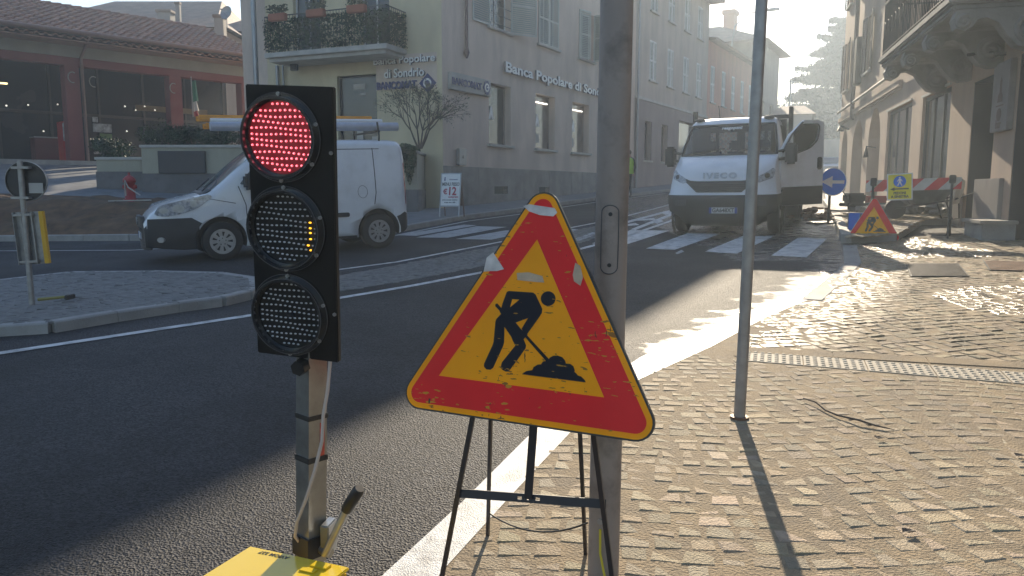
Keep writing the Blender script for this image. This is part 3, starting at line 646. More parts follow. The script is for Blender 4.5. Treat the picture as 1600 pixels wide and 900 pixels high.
# balcony
bx1 = FA.x_at(608, 1.25); bx0 = FA.x_at(421, 1.25)
bal = MB(); bal.rbox(bx0, bx1, -1.25, 0, balz-.16, balz, .015); bal.box(bx0+.1, bx1-.1, -1.12, -.02, balz-.28, balz-.163); balo = bal.build('balcony', M_SILL, bank, A_M)
rl = MB(); zt = balz+1.15
for p0, p1 in (((bx0+.04,-1.2),(bx1-.04,-1.2)), ((bx0+.04,-1.2),(bx0+.04,0)), ((bx1-.04,-1.2),(bx1-.04,0))):
    L = math.hypot(p1[0]-p0[0], p1[1]-p0[1]); n = int(L/.11)
    rl.bar((*p0, zt), (*p1, zt), .04, .03); rl.bar((*p0, balz+.1), (*p1, balz+.1), .03, .02)
    for i in range(n+1):
        x = p0[0]+(p1[0]-p0[0])*i/n; y = p0[1]+(p1[1]-p0[1])*i/n; rl.tube([(x,y,balz),(x,y,zt)], .009, 5)
rl.build('railing', M_IRONB, balo)
M_LEAF_D = mat('dark_ivy_leaf', (.03,.06,.03), .6, spec=.25, var=.5, vscale=3); M_LEAF = mat('shrub_leaf', (.05,.085,.03), .6, spec=.25, var=.5, vscale=3); M_LEAF_O = mat('olive_leaf', (.09,.10,.055), .6, var=.4)
M_BARK = mat('bark', (.09,.07,.055), .9, var=.3, bump=.8); M_TERRA = mat('terracotta', (.33,.12,.07), .8, var=.15)
def leaves(mb, fn, n, s, m=0, rnd=random):
    """n small leaf faces; fn() gives a point"""
    for _ in range(n):
        c = Vector(fn()); u = Vector((rnd.gauss(0,1), rnd.gauss(0,1), rnd.gauss(0,1))).normalized(); v = u.orthogonal().normalized(); v.rotate(Matrix.Rotation(rnd.random()*6.3, 3, u)); w_ = u.cross(v); q = s*rnd.uniform(.6, 1.3)
        mb.add([c-v*q, c+w_*q*.5, c+v*q, c-w_*q*.5], [(0,1,2,3)], m)
sc = MB(); rnd = random.Random(3)
def ivy_pt():
    if rnd.random() < .82: return (rnd.uniform(bx0, bx1), -1.2+rnd.gauss(0, .035), balz+.04+1.02*rnd.random()**.9)
    return (bx1-.04+rnd.gauss(0,.035), rnd.uniform(-1.2, 0), balz+.04+1.02*rnd.random())
leaves(sc, ivy_pt, 5200, .055, 0, rnd); sc.build('ivy_screen', M_LEAF_D, balo)
for i, px in enumerate((446, 504, 566)):
    x = FA.x_at(px, 1.3); p_ = MB(); p_.rbox(x-.33, x+.33, -1.46, -1.27, balz+.95, balz+1.18, .02)
    fb = empty('flower_box', bank.matrix_world @ A_M, ['terracotta flower box with grey leaves hung at the left end of the bank balcony', 'terracotta flower box hung near the middle of the bank balcony rail', 'terracotta flower box hung towards the right end of the bank balcony rail'][i], 'flower box', 'flower boxes on the bank balcony rail')
    p_.build('box', M_TERRA, fb); l_ = MB(); leaves(l_, lambda: (x+rnd.uniform(-.34,.34), -1.36+rnd.gauss(0,.07), balz+1.2+rnd.random()*.25), 240, .05, 0, rnd); l_.build('foliage', M_LEAF_O, fb)
# downpipes at the far left of that wall, lamp bracket
ptl = MB()
for px, r_ in ((443,.06),(452,.035)): x = FA.x_at(px); ptl.tube([(x,-.1,-1.0),(x,-.1,balz-.2)], r_, 8)
ptl.build('downpipe', M_GREYM, bank, A_M)
x = FA.x_at(412); 
pp = MB(); pp.tube([(x,-.15,-1),(x,-.15,H_B)], .09, 10); pp.build('corner_pipe', M_GREYM, bank, A_M)
lb = MB(); x = FA.x_at(468); z = zof(FA, 468, 100); lb.tube([(x,0,z),(x+.1,-.3,z+.1),(x+.35,-.45,z-.05)], .025, 6); lb.rbox(x+.2, x+.45, -.55, -.38, z-.3, z-.02, .02); lb.build('lamp_bracket', M_IRONB, bank, A_M)

# ================================================================ houses further along the left side
M_B2 = stucco('grey_cream_stucco', (.44,.38,.32), (.27,.24,.21)); M_B3 = stucco('pink_stucco', (.50,.30,.22), (.33,.23,.18)); M_B2L = stucco('lower_grey_stucco', (.27,.22,.20), (.2,.17,.15)); M_B4 = stucco('brown_grey_stucco', (.27,.24,.21), (.2,.18,.16))
def house(name, label, x0, x1, H_, depth, m, wins, lower=None, roof=None, base=-1.0, shutters=True, dz=0, extra_ops=()):
    root = empty(name, FB.M @ Matrix.Translation((x0, 0, dz)), label, 'house'); L = x1-x0
    ops = [(a-x0, b-x0, c-dz, d-dz) for a, b, c, d in wins]; eo = [(a-x0, b-x0, c-dz, d-dz) for a, b, c, d in extra_ops]
    mb = wall_mb(0.003, L-.003, base, H_-dz, ops+eo); body_mb(mb, 0.003, L-.003, base, H_-dz, depth); mb.build('wall', m, root)
    for o in ops:
        w_ = window(root, *o, rd=.12, frame=M_WHITEF, mull=1, trans=1)
        if shutters:
            W = (o[1]-o[0])/2; louvre(w_, o[0], o[0]+W-.01, o[2], o[3], .03, 4, 'l', M_SHUTF, M_WHITEF); louvre(w_, o[0]+W+.01, o[1], o[2], o[3], .03, 4, 'r', M_SHUTF, M_WHITEF)
    for o in eo: window(root, *o, rd=.2, frame=M_WFRAME, mull=0, sill=True)
    return root
x2a = LB+.002; x2b = FB.x_at(1100); x3b = FB.x_at(1176)
def col(px, y0, y1, hw): 
    c = FB.x_at(px); return (c-hw, c+hw, FB.fp(px, y1)[1], FB.fp(px, y0)[1])
mid_ = [col(px, 0, 0, .55)[:2] for px in (1016, 1042.7, 1066.7, 1086.7)]
zm0 = FB.fp(1016, 125)[1]; zm1 = FB.fp(1016, 62)[1]; zt0 = FB.fp(1016, 15)[1]; z3 = FB.fp(1140, 170)[1]; z3t = FB.fp(1140, 117)[1]
print('z', zA, zB, zU, zm0, zm1, zt0, z3, z3t, 'LB', LB, x2b, x3b, 'balz', balz, door, zpl)
w2 = [(a, b, zm0, zm1) for a, b in mid_]+[(a, b, zt0, zt0+1.9) for a, b in mid_]
H2 = FB.fp(1104, 2)[1]; print("H2", H2); zbelt = FB.fp(992, 151)[1]
lowd = [(FB.x_at(1004), FB.x_at(1015), FB.fp(1004, 250)[1], FB.fp(1004, 188)[1]), (FB.x_at(1030), FB.x_at(1040), FB.fp(1004, 250)[1], FB.fp(1004, 188)[1])]
gate2 = [(FB.x_at(1057), FB.x_at(1085), FB.fp(1057, 270)[1], FB.fp(1057, 187)[1])]
h2 = house('plastered_house', 'tall grey cream house with paired shutters beyond the bank', x2a, x2b, H2, 10, M_B2, w2, extra_ops=lowd+gate2)
bl = MB(); bl.box(0, x2b-x2a, -.09, -.001, zbelt-.06, zbelt+.08); bl.build('belt_course', M_SILL, h2)
lp_ = MB(); ops_ = [(a-x2a, b-x2a, c, d) for a, b, c, d in lowd+gate2]; wall_mb(.003, x2b-x2a-.003, -1, zbelt-.07, ops_, rd=.05, mb=lp_, yf=-.05); lp_.build('lower_facing', M_B2L, h2)
ev = MB(); ev.box(-.0, x2b-x2a+.3, -.9, 10, H2, H2+.15); ev.add([(0,-.95,H2+.15),(x2b-x2a+.3,-.95,H2+.15),(x2b-x2a+.3,10,H2+.15),(0,10,H2+.15),(0,5,H2+1.9),(x2b-x2a+.3,5,H2+1.9)], [(0,1,5,4),(2,3,4,5),(3,0,4),(1,2,5)]); ev.build('roof', M_TILE_G, h2)
dd = MB(); dd.tube([(.12,-.12,-.5),(.12,-.12,H2)], .06, 8); dd.build('downpipe', M_GREYM, h2)
H3 = FB.fp(1110, 64)[1]
w3 = [(FB.x_at(px)-.5, FB.x_at(px)+.5, z3, z3t) for px in (1108, 1125, 1140, 1154, 1166.7)]
h3 = house('pink_house', 'lower pink house with five pale shuttered windows between the tall houses', x2b+.002, x3b, H3, 8, M_B3, w3)
ev = MB(); L3 = x3b-x2b; ev.box(0, L3, -.5, 8, H3, H3+.12); ev.add([(0,-.55,H3+.12),(L3,-.55,H3+.12),(L3,8,H3+.9),(0,8,H3+.9)], [(0,1,2,3)]); ev.build('roof', M_TILE_G, h3)
# lamp arm on the roof edge of the pink house
la = MB(); xa = FB.x_at(1128)-x2b; la.tube([(xa,-.3,H3+.1),(xa,-.5,H3+1.6),(xa+.2,-1.2,H3+2.4),(xa+.6,-2.6,H3+2.6)], .05, 6); la.rbox(xa+.4, xa+.8, -3.3, -2.5, H3+2.5, H3+2.65, .03); la.build('lamp_arm', M_GREYM, h3)
# brown house with hipped roof
x4a = x3b+.01; x4b = FB.x_at(1209); H4 = FB.fp(1209, 80)[1]
h4 = empty('hip_roofed_house', FB.M @ Matrix.Translation((x4a, 0, 0)), 'hazy brown house with hipped roof and tall chimney ending the left row', 'house'); L4 = x4b-x4a; D4 = 15
q = [(FB.x_at(1184)-x4a, FB.x_at(1189)-x4a, 6.2, 7.9), (FB.x_at(1197)-x4a, FB.x_at(1202)-x4a, 6.2, 7.9), (FB.x_at(1197)-x4a, FB.x_at(1202)-x4a, 2.8, 4.8)]
mb = wall_mb(0, L4, -.5, H4, q); body_mb(mb, 0, L4, -.5, H4, D4); mb.build('wall', M_B4, h4)
for o in q: window(h4, *o, rd=.15, frame=M_SHUTB, mull=1)
rr_ = MB(); e_ = .95; Z = H4-.1
rr_.add([(-e_,-e_,Z),(L4+e_,-e_,Z),(L4+e_,D4+e_,Z),(-e_,D4+e_,Z),(L4/2,L4/2,Z+2.3),(L4/2,D4-L4/2,Z+2.3)], [(0,1,4),(1,2,5,4),(2,3,5),(3,0,4,5),(3,2,1,0)]); rr_.build('roof', M_TILE_G, h4)
# chimney near x=1140
cp = h4.matrix_world.inverted() @ dp(1141, 38, 72); cxx, cyy = cp.x, cp.y; zc0 = cp.z; zc1 = (h4.matrix_world.inverted() @ dp(1141, 17, 72)).z
ch = MB(); ch.rbox(cxx-.55, cxx+.55, cyy-.5, cyy+.5, zc0-1.6, zc1-.4, .03); ch.rbox(cxx-.7, cxx+.7, cyy-.62, cyy+.62, zc1-.399, zc1, .04); ch.build('chimney', M_B3, h4)
# ================================================================ market hall (far left), behind a raised forecourt
AZH = R(43.3)
hp = dp(129, 296, 30); hb = dp(129, 254, 30).z
FH = Facade(hp.x, 30, hb, AZH, 1)
hall = empty('market_hall', FH.M, 'long low hall with red columns, grey fascia and tiled roof behind the soil mound', 'building')
xh0 = FH.x_at(-150); xh1 = FH.x_at(425)
cols = [FH.x_at(-128), FH.x_at(125), FH.x_at(283), FH.x_at(392)]
zbm = FH.fp(129, 104)[1]; zbt = zbm+.30; zf0 = zbt; zf1 = zf0+.62
bm_ = MB(); bm_.box(xh0, xh1, 0, .45, zbm, zbt); bm_.build('red_beam', M_RED_ST, hall)
for i, c in enumerate(cols):
    cm = MB(); cm.rbox(c-.26, c+.26, -.02, .5, -.3, zbm-.002, .02); cm.build('column', M_RED_ST, hall)
fm = MB(); fm.box(xh0, xh1, -.05, .5, zf0+.001, zf1); fm.box(xh0, xh1, -.12, -.051, zf1-.10, zf1-.02); fm.build('fascia', M_GREYBEAM, hall)
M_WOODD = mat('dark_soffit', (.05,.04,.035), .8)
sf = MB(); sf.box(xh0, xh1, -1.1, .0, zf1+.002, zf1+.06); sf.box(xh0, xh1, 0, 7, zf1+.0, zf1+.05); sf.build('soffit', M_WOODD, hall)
gt = MB(); gt.tube([(xh0,-1.17,zf1+.12),(xh1,-1.17,zf1+.12)], .085, 8); gt.tube([(cols[1]+.33,-.1,-.2),(cols[1]+.33,-.1,zf0),(cols[1]+.33,-1.1,zf1+.05)], .06, 8); gt.build('gutter', M_PIPE, hall)
# tiled roof: real rolls of tiles
oe, oi = 1.12, -5.2
ze = FH.fp(150, 66, oe)[1]; zr = FH.fp(150, 19, oi)[1]
rt = MB(); ncol = int((xh1-xh0)/.30); nrow = 14; sg = 5
V_ = []
W_ = (xh1-xh0)/ncol
rnd = random.Random(5)
for r_ in range(nrow):
    y0 = -oe+(oe-oi)*r_/nrow; y1 = -oe+(oe-oi)*(r_+1)/nrow; z0 = ze+(zr-ze)*r_/nrow; z1 = ze+(zr-ze)*(r_+1)/nrow
    for c in range(ncol):
        xa = xh0+W_*c; b = len(rt.v); jz = rnd.uniform(-.008, .008); jx = rnd.uniform(-.01,.01)
        for (yy, zz, lift) in ((y0, z0, .06), (y1, z1, .0)):
            for k in range(sg+1):
                t = k/sg; rt.v.append((xa+W_*t+jx, yy, zz+lift+jz+.085*sin(pi*min(1, t/.62))*(1 if t < .62 else 0)))
        for k in range(sg): rt.f.append([b+k, b+k+1, b+sg+1+k+1, b+sg+1+k]); rt.m.append(0); rt.sm.append(False)
        rt.f.append([b, b+sg, b+sg, b+0][:2]+[]) if False else None
        # butt end of the tile
        bb = len(rt.v); rt.v += [rt.v[b+k] for k in range(sg+1)]+[(rt.v[b+k][0], rt.v[b+k][1]+.002, rt.v[b+k][2]-.05) for k in range(sg+1)]
        for k in range(sg): rt.f.append([bb+k, bb+sg+1+k, bb+sg+2+k, bb+k+1]); rt.m.append(0); rt.sm.append(False)
rt.box(xh0, xh1, -oe+.02, 5.2, ze-.06, ze-.02)
rt.add([(xh0,-oi,zr-.03),(xh1,-oi,zr-.03),(xh1,-oi+5.5,ze),(xh0,-oi+5.5,ze)], [(0,1,2,3)])
rt.add([(xh1,-oe,ze-.02),(xh1,-oi,zr-.02),(xh1,-oi+5.5,ze)], [(0,1,2)])
for c in range(int((xh1-xh0)/.4)): x = xh0+.4*c; rt.tube([(x,-oi,zr+.02),(x+.42,-oi,zr+.05)], [.10,.12], 8)
rt.build('tiled_roof', M_TILE, hall)
# glazed inner wall
iw = MB(); 
M_HALLG = mat('hall_glazing', (.012,.014,.016), .25, var=.4, vscale=.5, spec=.25)
iw.box(xh0, xh1, 4.0, 4.05, -.3, zbm+.6); iwo = iw.build('glass_wall', M_HALLG, hall)
fr = MB(); 
x = xh0
while x < xh1: fr.box(x, x+.09, 3.9, 3.995, -.3, zbm+.6); x += 1.9
fr.box(xh0, xh1, 3.91, 3.99, 2.1, 2.22); fr.build('glazing_bars', mat('dark_frames', (.03,.025,.022), .5), iwo)
tr = MB(); tr.box(FH.x_at(220, -3.8), FH.x_at(330, -3.8), 3.8, 3.88, 2.5, 2.75); tr.build('transom_panel', mat('ochre_panel', (.14,.11,.06), .7), iwo)
M_BULB = mat('lit_lamp', (1,1,1), .5, emit=(1,.9,.75), estr=.7)
for (px, py) in ((10,165),(44,164),(90,163),(195,166),(212,172),(226,166),(242,172),(270,175),(198,205),(243,218),(68,205)):
    a, z = FH.fp(px, py, -3.5); b_ = MB(); b_.sphere((a, 3.5, z), .035, 8, 5); b_.build('ceiling_lamp', M_BULB, hall)
a, z = FH.fp(5, 130, -2.5); b_ = MB(); b_.box(a-.25, a+.12, 2.4, 2.5, z-.04, z+.02); b_.build('ceiling_lamp', mat('warm_strip', (1,1,1), .5, emit=(1,.75,.35), estr=1.2), hall)
# things standing in the hall
def stand_in(name, label, cat, px0, px1, y0, y1, off, parts):
    a = FH.x_at(px0, off); b = FH.x_at(px1, off); z0 = FH.fp(px0, y1, off)[1]; z1 = FH.fp(px0, y0, off)[1]
    e = empty(name, FH.M @ Matrix.Translation((a, -off, z0)), label, cat); W = b-a; Hh = z1-z0
    for (pn, m, xa, xb, za, zb, d) in parts: p_ = MB(); p_.rbox(W*xa, W*xb, 0 if 'body' in pn or 'frame' in pn else -.03, d, Hh*za, Hh*zb, .01); p_.build(pn, m, e)
    return e
M_REDP = mat('red_paint', (.35,.03,.025), .4, var=.15); M_PAPER = mat('printed_paper', (.34,.37,.37), .6, var=.5, vscale=9)
stand_in('vending_machine', 'red machine with pale picture panel beside the first red column of the hall', 'vending machine', 104, 119, 190, 251, -.9, [('body', M_REDP, 0, 1, 0, 1, .6), ('picture_panel', M_PAPER, .05, .95, .5, .97, .01)])
stand_in('notice_stand', 'stand of pale and green notices right of the first red column of the hall', 'notice board', 151, 181, 182, 224, -2.5, [('frame', M_GREYM, 0, 1, -.4, -.3, .05), ('notice', M_PAPER, .02, .3, .78, .98, .01), ('notice', M_PAPER, .02, .98, .42, .74, .01), ('notice', mat('green_poster', (.12,.2,.07), .6), .35, .98, .05, .38, .01)])
stand_in('shop_counter', 'dark red counter deep inside the hall between the left columns', 'counter', 60, 100, 214, 249, -2.6, [('body', mat('dark_red_panel', (.09,.02,.02), .5), 0, 1, 0, 1, .6), ('top', M_GREYM, -.02, 1.02, .97, 1.03, .6)])
# hanging flag
a, z = FH.fp(297, 126, .2); fl_e = empty('hanging_flag', FH.M @ Matrix.Translation((a, -.3, z)), 'green white and red flag hanging limply beside the second red column', 'flag')
def flagpart(name, m, z0, z1):
    f = MB(); n = 10
    for k in range(2):
        for i in range(n+1): t = i/n; f.v.append((.02+.28*t*(1-.3*(1-k)), .05*sin(t*9+z0), (z0 if k else z1)-.03*sin(t*6)))
    for i in range(n): f.f.append([i, i+1, n+2+i, n+1+i]); f.m.append(0); f.sm.append(True)
    f.build(name, m, fl_e)
flagpart('green_stripe', mat('flag_green', (.02,.13,.08), .8), -.85, 0); flagpart('white_stripe', mat('flag_white', (.4,.4,.4), .8), -1.25, -.85); flagpart('red_stripe', mat('flag_red', (.3,.03,.03), .8), -1.45, -1.25)
p_ = MB(); p_.tube([(0,0,-1.5),(0,0,.15)], .02, 6); p_.build('staff', M_GREYM, fl_e)
# low life ring shapes fixed on the columns
for px, py in ((113,121),(146,128),(271,138)):
    a, z = FH.fp(px, py, .05); g = MB(); g.tube([(a+.16*cos(t*.5), -.08, z+.2*sin(t*.5)) for t in range(2, 11)], .022, 6); g.build('ornament', M_GREYBEAM, hall)

# forecourt climbing to the hall
fbase = [FH.P+FH.x*t-Vector((0,0,.02)) for t in (xh0, cols[1], xh1+6)]
fback = [p+FH.y*9 for p in fbase]
toeR = [dp(-120,304,20.5)-Vector((0,0,.02)), dp(203,309,20.5)-Vector((0,0,.02)), dp(480,315,20.5)-Vector((0,0,.02))]
loft('forecourt', [toeR, fbase, fback], M_PAVE, nu=20, nv=4)
stp = MB(); stp.box(xh0, xh1, -.9, 6.0, -.25, .04); stp.build('plinth_step', M_KERB, hall)
# rear houses seen above the hall roof
def gable(name, label, px0, px1, ytop, yeave, Y, d, m, mr, az=0, ridge_back=True):
    A = dp(px0, yeave, Y); B = dp(px1, yeave, Y); W = B.x-A.x; z0 = gz(0, 75)-A.z
    e = empty(name, Matrix.Translation((A.x, Y, A.z)) @ Matrix.Rotation(az, 4, 'Z'), label, 'house'); hr = dp(px0, ytop, Y+d/2).z-A.z
    b_ = MB(); b_.box(0, W, 0, d, -9, 0); b_.build('wall', m, e)
    r_ = MB(); r_.add([(-.5,-.5,-.05),(W+.5,-.5,-.05),(W+.5,d+.5,-.05),(-.5,d+.5,-.05),(1.5,d/2,hr),(W-1.5,d/2,hr)], [(0,1,5,4),(1,2,5),(2,3,4,5),(3,0,4)]); r_.build('roof', mr, e)
    return e
M_FAR = stucco('far_stucco', (.30,.27,.24), (.24,.22,.2)); 
gable('old_house', 'broad brown tiled house roof rising behind the left half of the hall', 60, 330, 2, 36, 46, 12, M_FAR, M_TILE_G)
gable('grey_gabled_house', 'small grey roofed house between the chimney and the satellite dish', 258, 345, 24, 44, 40, 6, M_FAR, M_TILE_G)
gable('brown_roofed_house', 'dark brown roof just left of the bank behind the hall', 340, 440, 18, 50, 44, 10, M_SHUTB, M_TILE_G)
def stack(px, y0, y1, Y, w, label):
    A = dp(px, y1, Y); Hh = dp(px, y0, Y).z-A.z; e = empty('chimney_stack', Matrix.Translation(A), label, 'chimney', 'chimneys above the hall roof'); b_ = MB(); b_.rbox(-w, w, -w, w, -1.0, Hh-.15, .02); b_.build('shaft', M_FAR, e); b_ = MB(); b_.rbox(-w*1.25, w*1.25, -w*1.25, w*1.25, Hh-.148, Hh, .02); b_.build('cap', M_TILE_G, e)
stack(279, 3, 28, 44, .12, 'tall thin pale chimney on the roof left of the satellite dish'); stack(260, 17, 26, 45, .35, 'low wide chimney left of the tall thin one'); stack(344, 24, 34, 38.5, .22, 'short chimney immediately left of the satellite dish')
A = dp(354, 34, 38); de = empty('satellite_dish', Matrix.Translation(A), 'pale round satellite dish standing on a roof behind the hall', 'satellite dish')
ds = MB(); N_ = Vector((-.35,-.9,.25)).normalized(); C_ = Vector((0,0,.42))
u = N_.orthogonal().normalized(); v = N_.cross(u); n = 20
ds.v = [tuple(C_-N_*.08)]
for k, (r_, dd_) in enumerate(((.15,-.065),(.25,-.03),(.33,.02))):
    for j in range(n): a = 2*pi*j/n; ds.v.append(tuple(C_+(u*cos(a)+v*sin(a))*r_+N_*dd_))
for j in range(n): ds.f.append([0, 1+j, 1+(j+1)%n])
for k in range(2):
    for j in range(n): ds.f.append([1+k*n+j, 1+(k+1)*n+j, 1+(k+1)*n+(j+1)%n, 1+k*n+(j+1)%n])
ds.m = [0]*len(ds.f); ds.sm = [True]*len(ds.f); ds.build('dish', M_GREYM, de)
p_ = MB(); p_.tube([(0,.05,-.3),(0,.05,.4)], .025, 6); p_.bar((0,0,.35), tuple(C_+N_*.35), .02, .02); p_.sphere(tuple(C_+N_*.35), .04, 8, 5); p_.build('mount', M_GREYM, de)

# ================================================================ planter walls, shrubs, bare tree
M_CREAMW = stucco('planter_stucco', (.36,.34,.26), (.22,.2,.15), .6, 1.2); M_FOOT = mat('stone_footing', (.15,.14,.135), .85, var=.3, bump=.7, bscale=20, dirt=(.08,.08,.075), dirt_amt=.6)
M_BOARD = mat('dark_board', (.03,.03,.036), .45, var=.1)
def planter(name, label, px0, px1, ytop, yfoot, ybase, Y, depth, parts=()):
    A = dp(px0, ybase, Y); W = dp(px1, ybase, Y).x-A.x; zt = dp(px0, ytop, Y).z-A.z; zf = dp(px0, yfoot, Y).z-A.z
    e = empty(name, Matrix.Translation(A), label, 'planter wall')
    b_ = MB(); b_.box(0, W, 0, depth, zf, zt-.05); b_.build('wall', M_CREAMW, e)
    b_ = MB(); b_.rbox(-.04, W+.04, -.04, depth+.04, zt-.048, zt+.03, .01); b_.build('coping', M_SILL, e)
    b_ = MB(); b_.box(-.02, W+.02, -.03, depth, -.6, zf-.002); b_.build('footing', M_FOOT, e)
    return e, A, W, zt
p1, A1, W1, z1 = planter('low_planter', 'low cream planter wall with stone footing in front of the hall', 153, 223.5, 247, 268, 290, 22.4, 1.6)
p2, A2, W2, z2 = planter('high_planter', 'higher cream planter wall carrying a dark blank board behind the van bonnet', 224, 470, 228, 271, 292, 22, 1.8)
b_ = MB(); xa = dp(248,236,22).x-A2.x; xb = dp(321.5,236,22).x-A2.x; za = dp(248,271,22).z-A2.z; zb = dp(248,236,22).z-A2.z; b_.rbox(xa, xb, -.09, -.005, za, zb, .01)
bo = b_.build('dark_board', M_BOARD, p2); b_ = MB(); 
for x in (xa+.1, xb-.15): b_.box(x, x+.06, -.05, -.035, -.1, za-.001)
b_.build('board_legs', M_BOARD, bo) if False else None
p3, A3, W3, z3_ = planter('corner_planter', 'cream planter wall overhung by ivy behind the rear of the van', 500, 653, 237, 296, 322, 23.2, 2.2)
# shrubs
def shrub(name, label, C_, rx, ry, rz, n, s, m, seed, group=None, twig=True):
    e = empty(name, Matrix.Translation(C_), label, 'shrub', group); rnd = random.Random(seed); lumps = [(rnd.uniform(-.6,.6)*rx, rnd.uniform(-.5,.5)*ry, rnd.uniform(.1,.7)*rz, rnd.uniform(.3,.55)) for _ in range(9)]
    def pt():
        c = rnd.choice(lumps); d = Vector((rnd.gauss(0,1), rnd.gauss(0,1), rnd.gauss(0,1))).normalized()*rnd.random()**.4
        return (c[0]+d.x*rx*c[3], c[1]+d.y*ry*c[3], max(.0, c[2]+d.z*rz*c[3]))
    l_ = MB(); leaves(l_, pt, n, s, 0, rnd); l_.build('foliage', m, e)
    t_ = MB()
    for c in lumps: t_.tube([(c[0]*.2, c[1]*.2, -.15), (c[0]*.7, c[1]*.7, c[2]*.6), (c[0], c[1], c[2])], [.02,.012,.005], 5)
    t_.build('stems', M_BARK, e)
C_ = dp(187, 247, 23.2); shrub('clipped_shrub', 'low dark clipped shrub on the low planter wall', C_, .85, .6, .62, 2600, .04, M_LEAF_D, 1)
C_ = dp(262, 228, 22.9); shrub('round_shrub', 'round dark shrub at the left end of the high planter wall', C_, .8, .7, .75, 3000, .035, M_LEAF_D, 2, 'shrubs on the high planter wall')
C_ = dp(305, 228, 22.9); shrub('round_shrub', 'dark shrub in the middle of the high planter wall under the flag', C_, .8, .7, .68, 3000, .035, M_LEAF_D, 12, 'shrubs on the high planter wall')
C_ = dp(352, 228, 22.9); shrub('round_shrub', 'dark shrub on the high planter wall just above the van windscreen', C_, .8, .7, .6, 2600, .035, M_LEAF_D, 13, 'shrubs on the high planter wall')
# ivy hanging over the corner planter
iv = empty('hanging_ivy', p3.matrix_world.copy(), 'dark green ivy spilling over the corner planter behind the van', 'ivy'); rnd = random.Random(8)
xa = dp(618,237,23.2).x-A3.x
def ivp():
    t = rnd.random(); x = xa+(W3-xa)*t*1.12-.1; drop = .15+.95*max(0, 1-abs(t-.72)/.32)**.7
    if rnd.random() < .45: return (x, rnd.uniform(-.1, .9), z3_+.03+rnd.random()*.22*(1-abs(t-.5)))
    return (x, -.06-abs(rnd.gauss(0,.07)), z3_+.12-rnd.random()*drop)
l_ = MB(); leaves(l_, ivp, 4200, .045, 0, rnd); l_.build('foliage', M_LEAF_D, iv)
t_ = MB()
for k in range(7): x = xa+(W3-xa)*(.3+.1*k); t_.tube([(x,.3,z3_),(x,-.05,z3_+.05),(x+.05,-.09,z3_-.4)], .012, 5)
t_.build('stems', M_BARK, iv)
# bare little tree above it
def bare_tree(name, label, base, H_, spread, seed, depth=6, leafn=900):
    rnd = random.Random(seed); e = empty(name, Matrix.Translation(base), label, 'tree'); tips = []
    mb = MB()
    def grow(p, d, L, r_, k):
        q = p+d*L*.5+Vector((rnd.gauss(0,.04), rnd.gauss(0,.04), 0))*L; p2 = q+(d+Vector((0,0,.08))).normalized()*L*.5
        mb.tube([p, q, p2], [r_, r_*.85, r_*.68], 6 if k > 2 else 4, caps=False)
        if k <= 2: tips.append((q, p2))
        if k == 0: return
        for i in range(3 if k > 3 or rnd.random() < .45 else 2):
            a = rnd.uniform(.25, .62); ax = d.orthogonal().normalized(); ax.rotate(Matrix.Rotation(rnd.random()*6.3, 3, d)); d2 = d.copy(); d2.rotate(Matrix.Rotation(a, 3, ax)); d2 = Vector((d2.x*spread, d2.y*spread, d2.z)).normalized()
            grow(p2, d2, L*rnd.uniform(.68, .86), r_*.64, k-1)
    for i in range(5):
        a = i*1.26+rnd.random(); grow(Vector((.05*cos(a), .05*sin(a), 0)), Vector((.42*cos(a), .42*sin(a), 1)).normalized(), H_*.27, .035, depth-1)
    mb.build('branches', M_BARK, e)
    l_ = MB(); leaves(l_, lambda: (lambda t: t[0].lerp(t[1], rnd.random())+Vector((rnd.gauss(0,.04), rnd.gauss(0,.04), rnd.gauss(0,.04))))(rnd.choice(tips)), leafn, .03, 0, rnd); l_.build('leaves', M_LEAF_O, e)
    return e
C_ = dp(656, 232, 23.9); bare_tree('bare_tree', 'nearly bare spreading little tree above the ivy before the bank', C_, 2.2, 1.1, 4, 6, 1100)
# meter box on the corner of the bank
xa = FB.x_at(711, .0); a, z = FB.fp(712, 257); b_ = MB(); b_.rbox(a-.02, a+.42, -.16, -.036, z-.02, z+.52, .015); bx = b_.build('meter_box', M_GREYM, bank); b_ = MB(); b_.prism([(0,0),(.12,0),(.06,.13)], (a+.14, -.163, z+.2), (1,0,0), (0,0,1), .002); b_.build('warning_mark', M_BLACK, bx)
# pavement along the bank
lc = lineC[::-1] if False else lineC
pb = [V2(gp(x, y)) for x, y in ((590,368),(640,359),(730,342),(810,331.5),(872,321),(927,313.5),(1050,299))]
bk = [V2((FB.P+FB.x*t)) for t in (40, 20, 8, 0)]+[V2((-9.5, 26.5)), V2((-14, 24)), V2((-9.5, 20)), V2((-5.2, 18.3))]
slab('bank_pavement', pb+bk, .12, M_PAVE, m_side=M_KERB, world=True)
kerb_run('bank_kerb', pb, h=.125, w=.15)
# hydrant
hy = empty('fire_hydrant', Matrix.Translation(dp(204, 313, 20.0)-Vector((0,0,.05))), 'red fire hydrant on the soil mound in front of the low planter', 'hydrant')
b_ = MB(); b_.tube([(0,0,0),(0,0,.08),(0,0,.085),(0,0,.5),(0,0,.52),(0,0,.6),(0,0,.66),(0,0,.7)], [.17,.17,.13,.13,.16,.15,.09,.02], 14); b_.build('barrel', M_REDP, hy)
for s_ in (-1, 1): b_ = MB(); b_.tube([(s_*.08,0,.4),(s_*.17,0,.4)], .05, 10); b_.build('outlet', M_REDP, hy)
b_ = MB(); b_.tube([(0,0,.7),(0,0,.76)], .03, 6); b_.build('nut', M_REDP, hy)
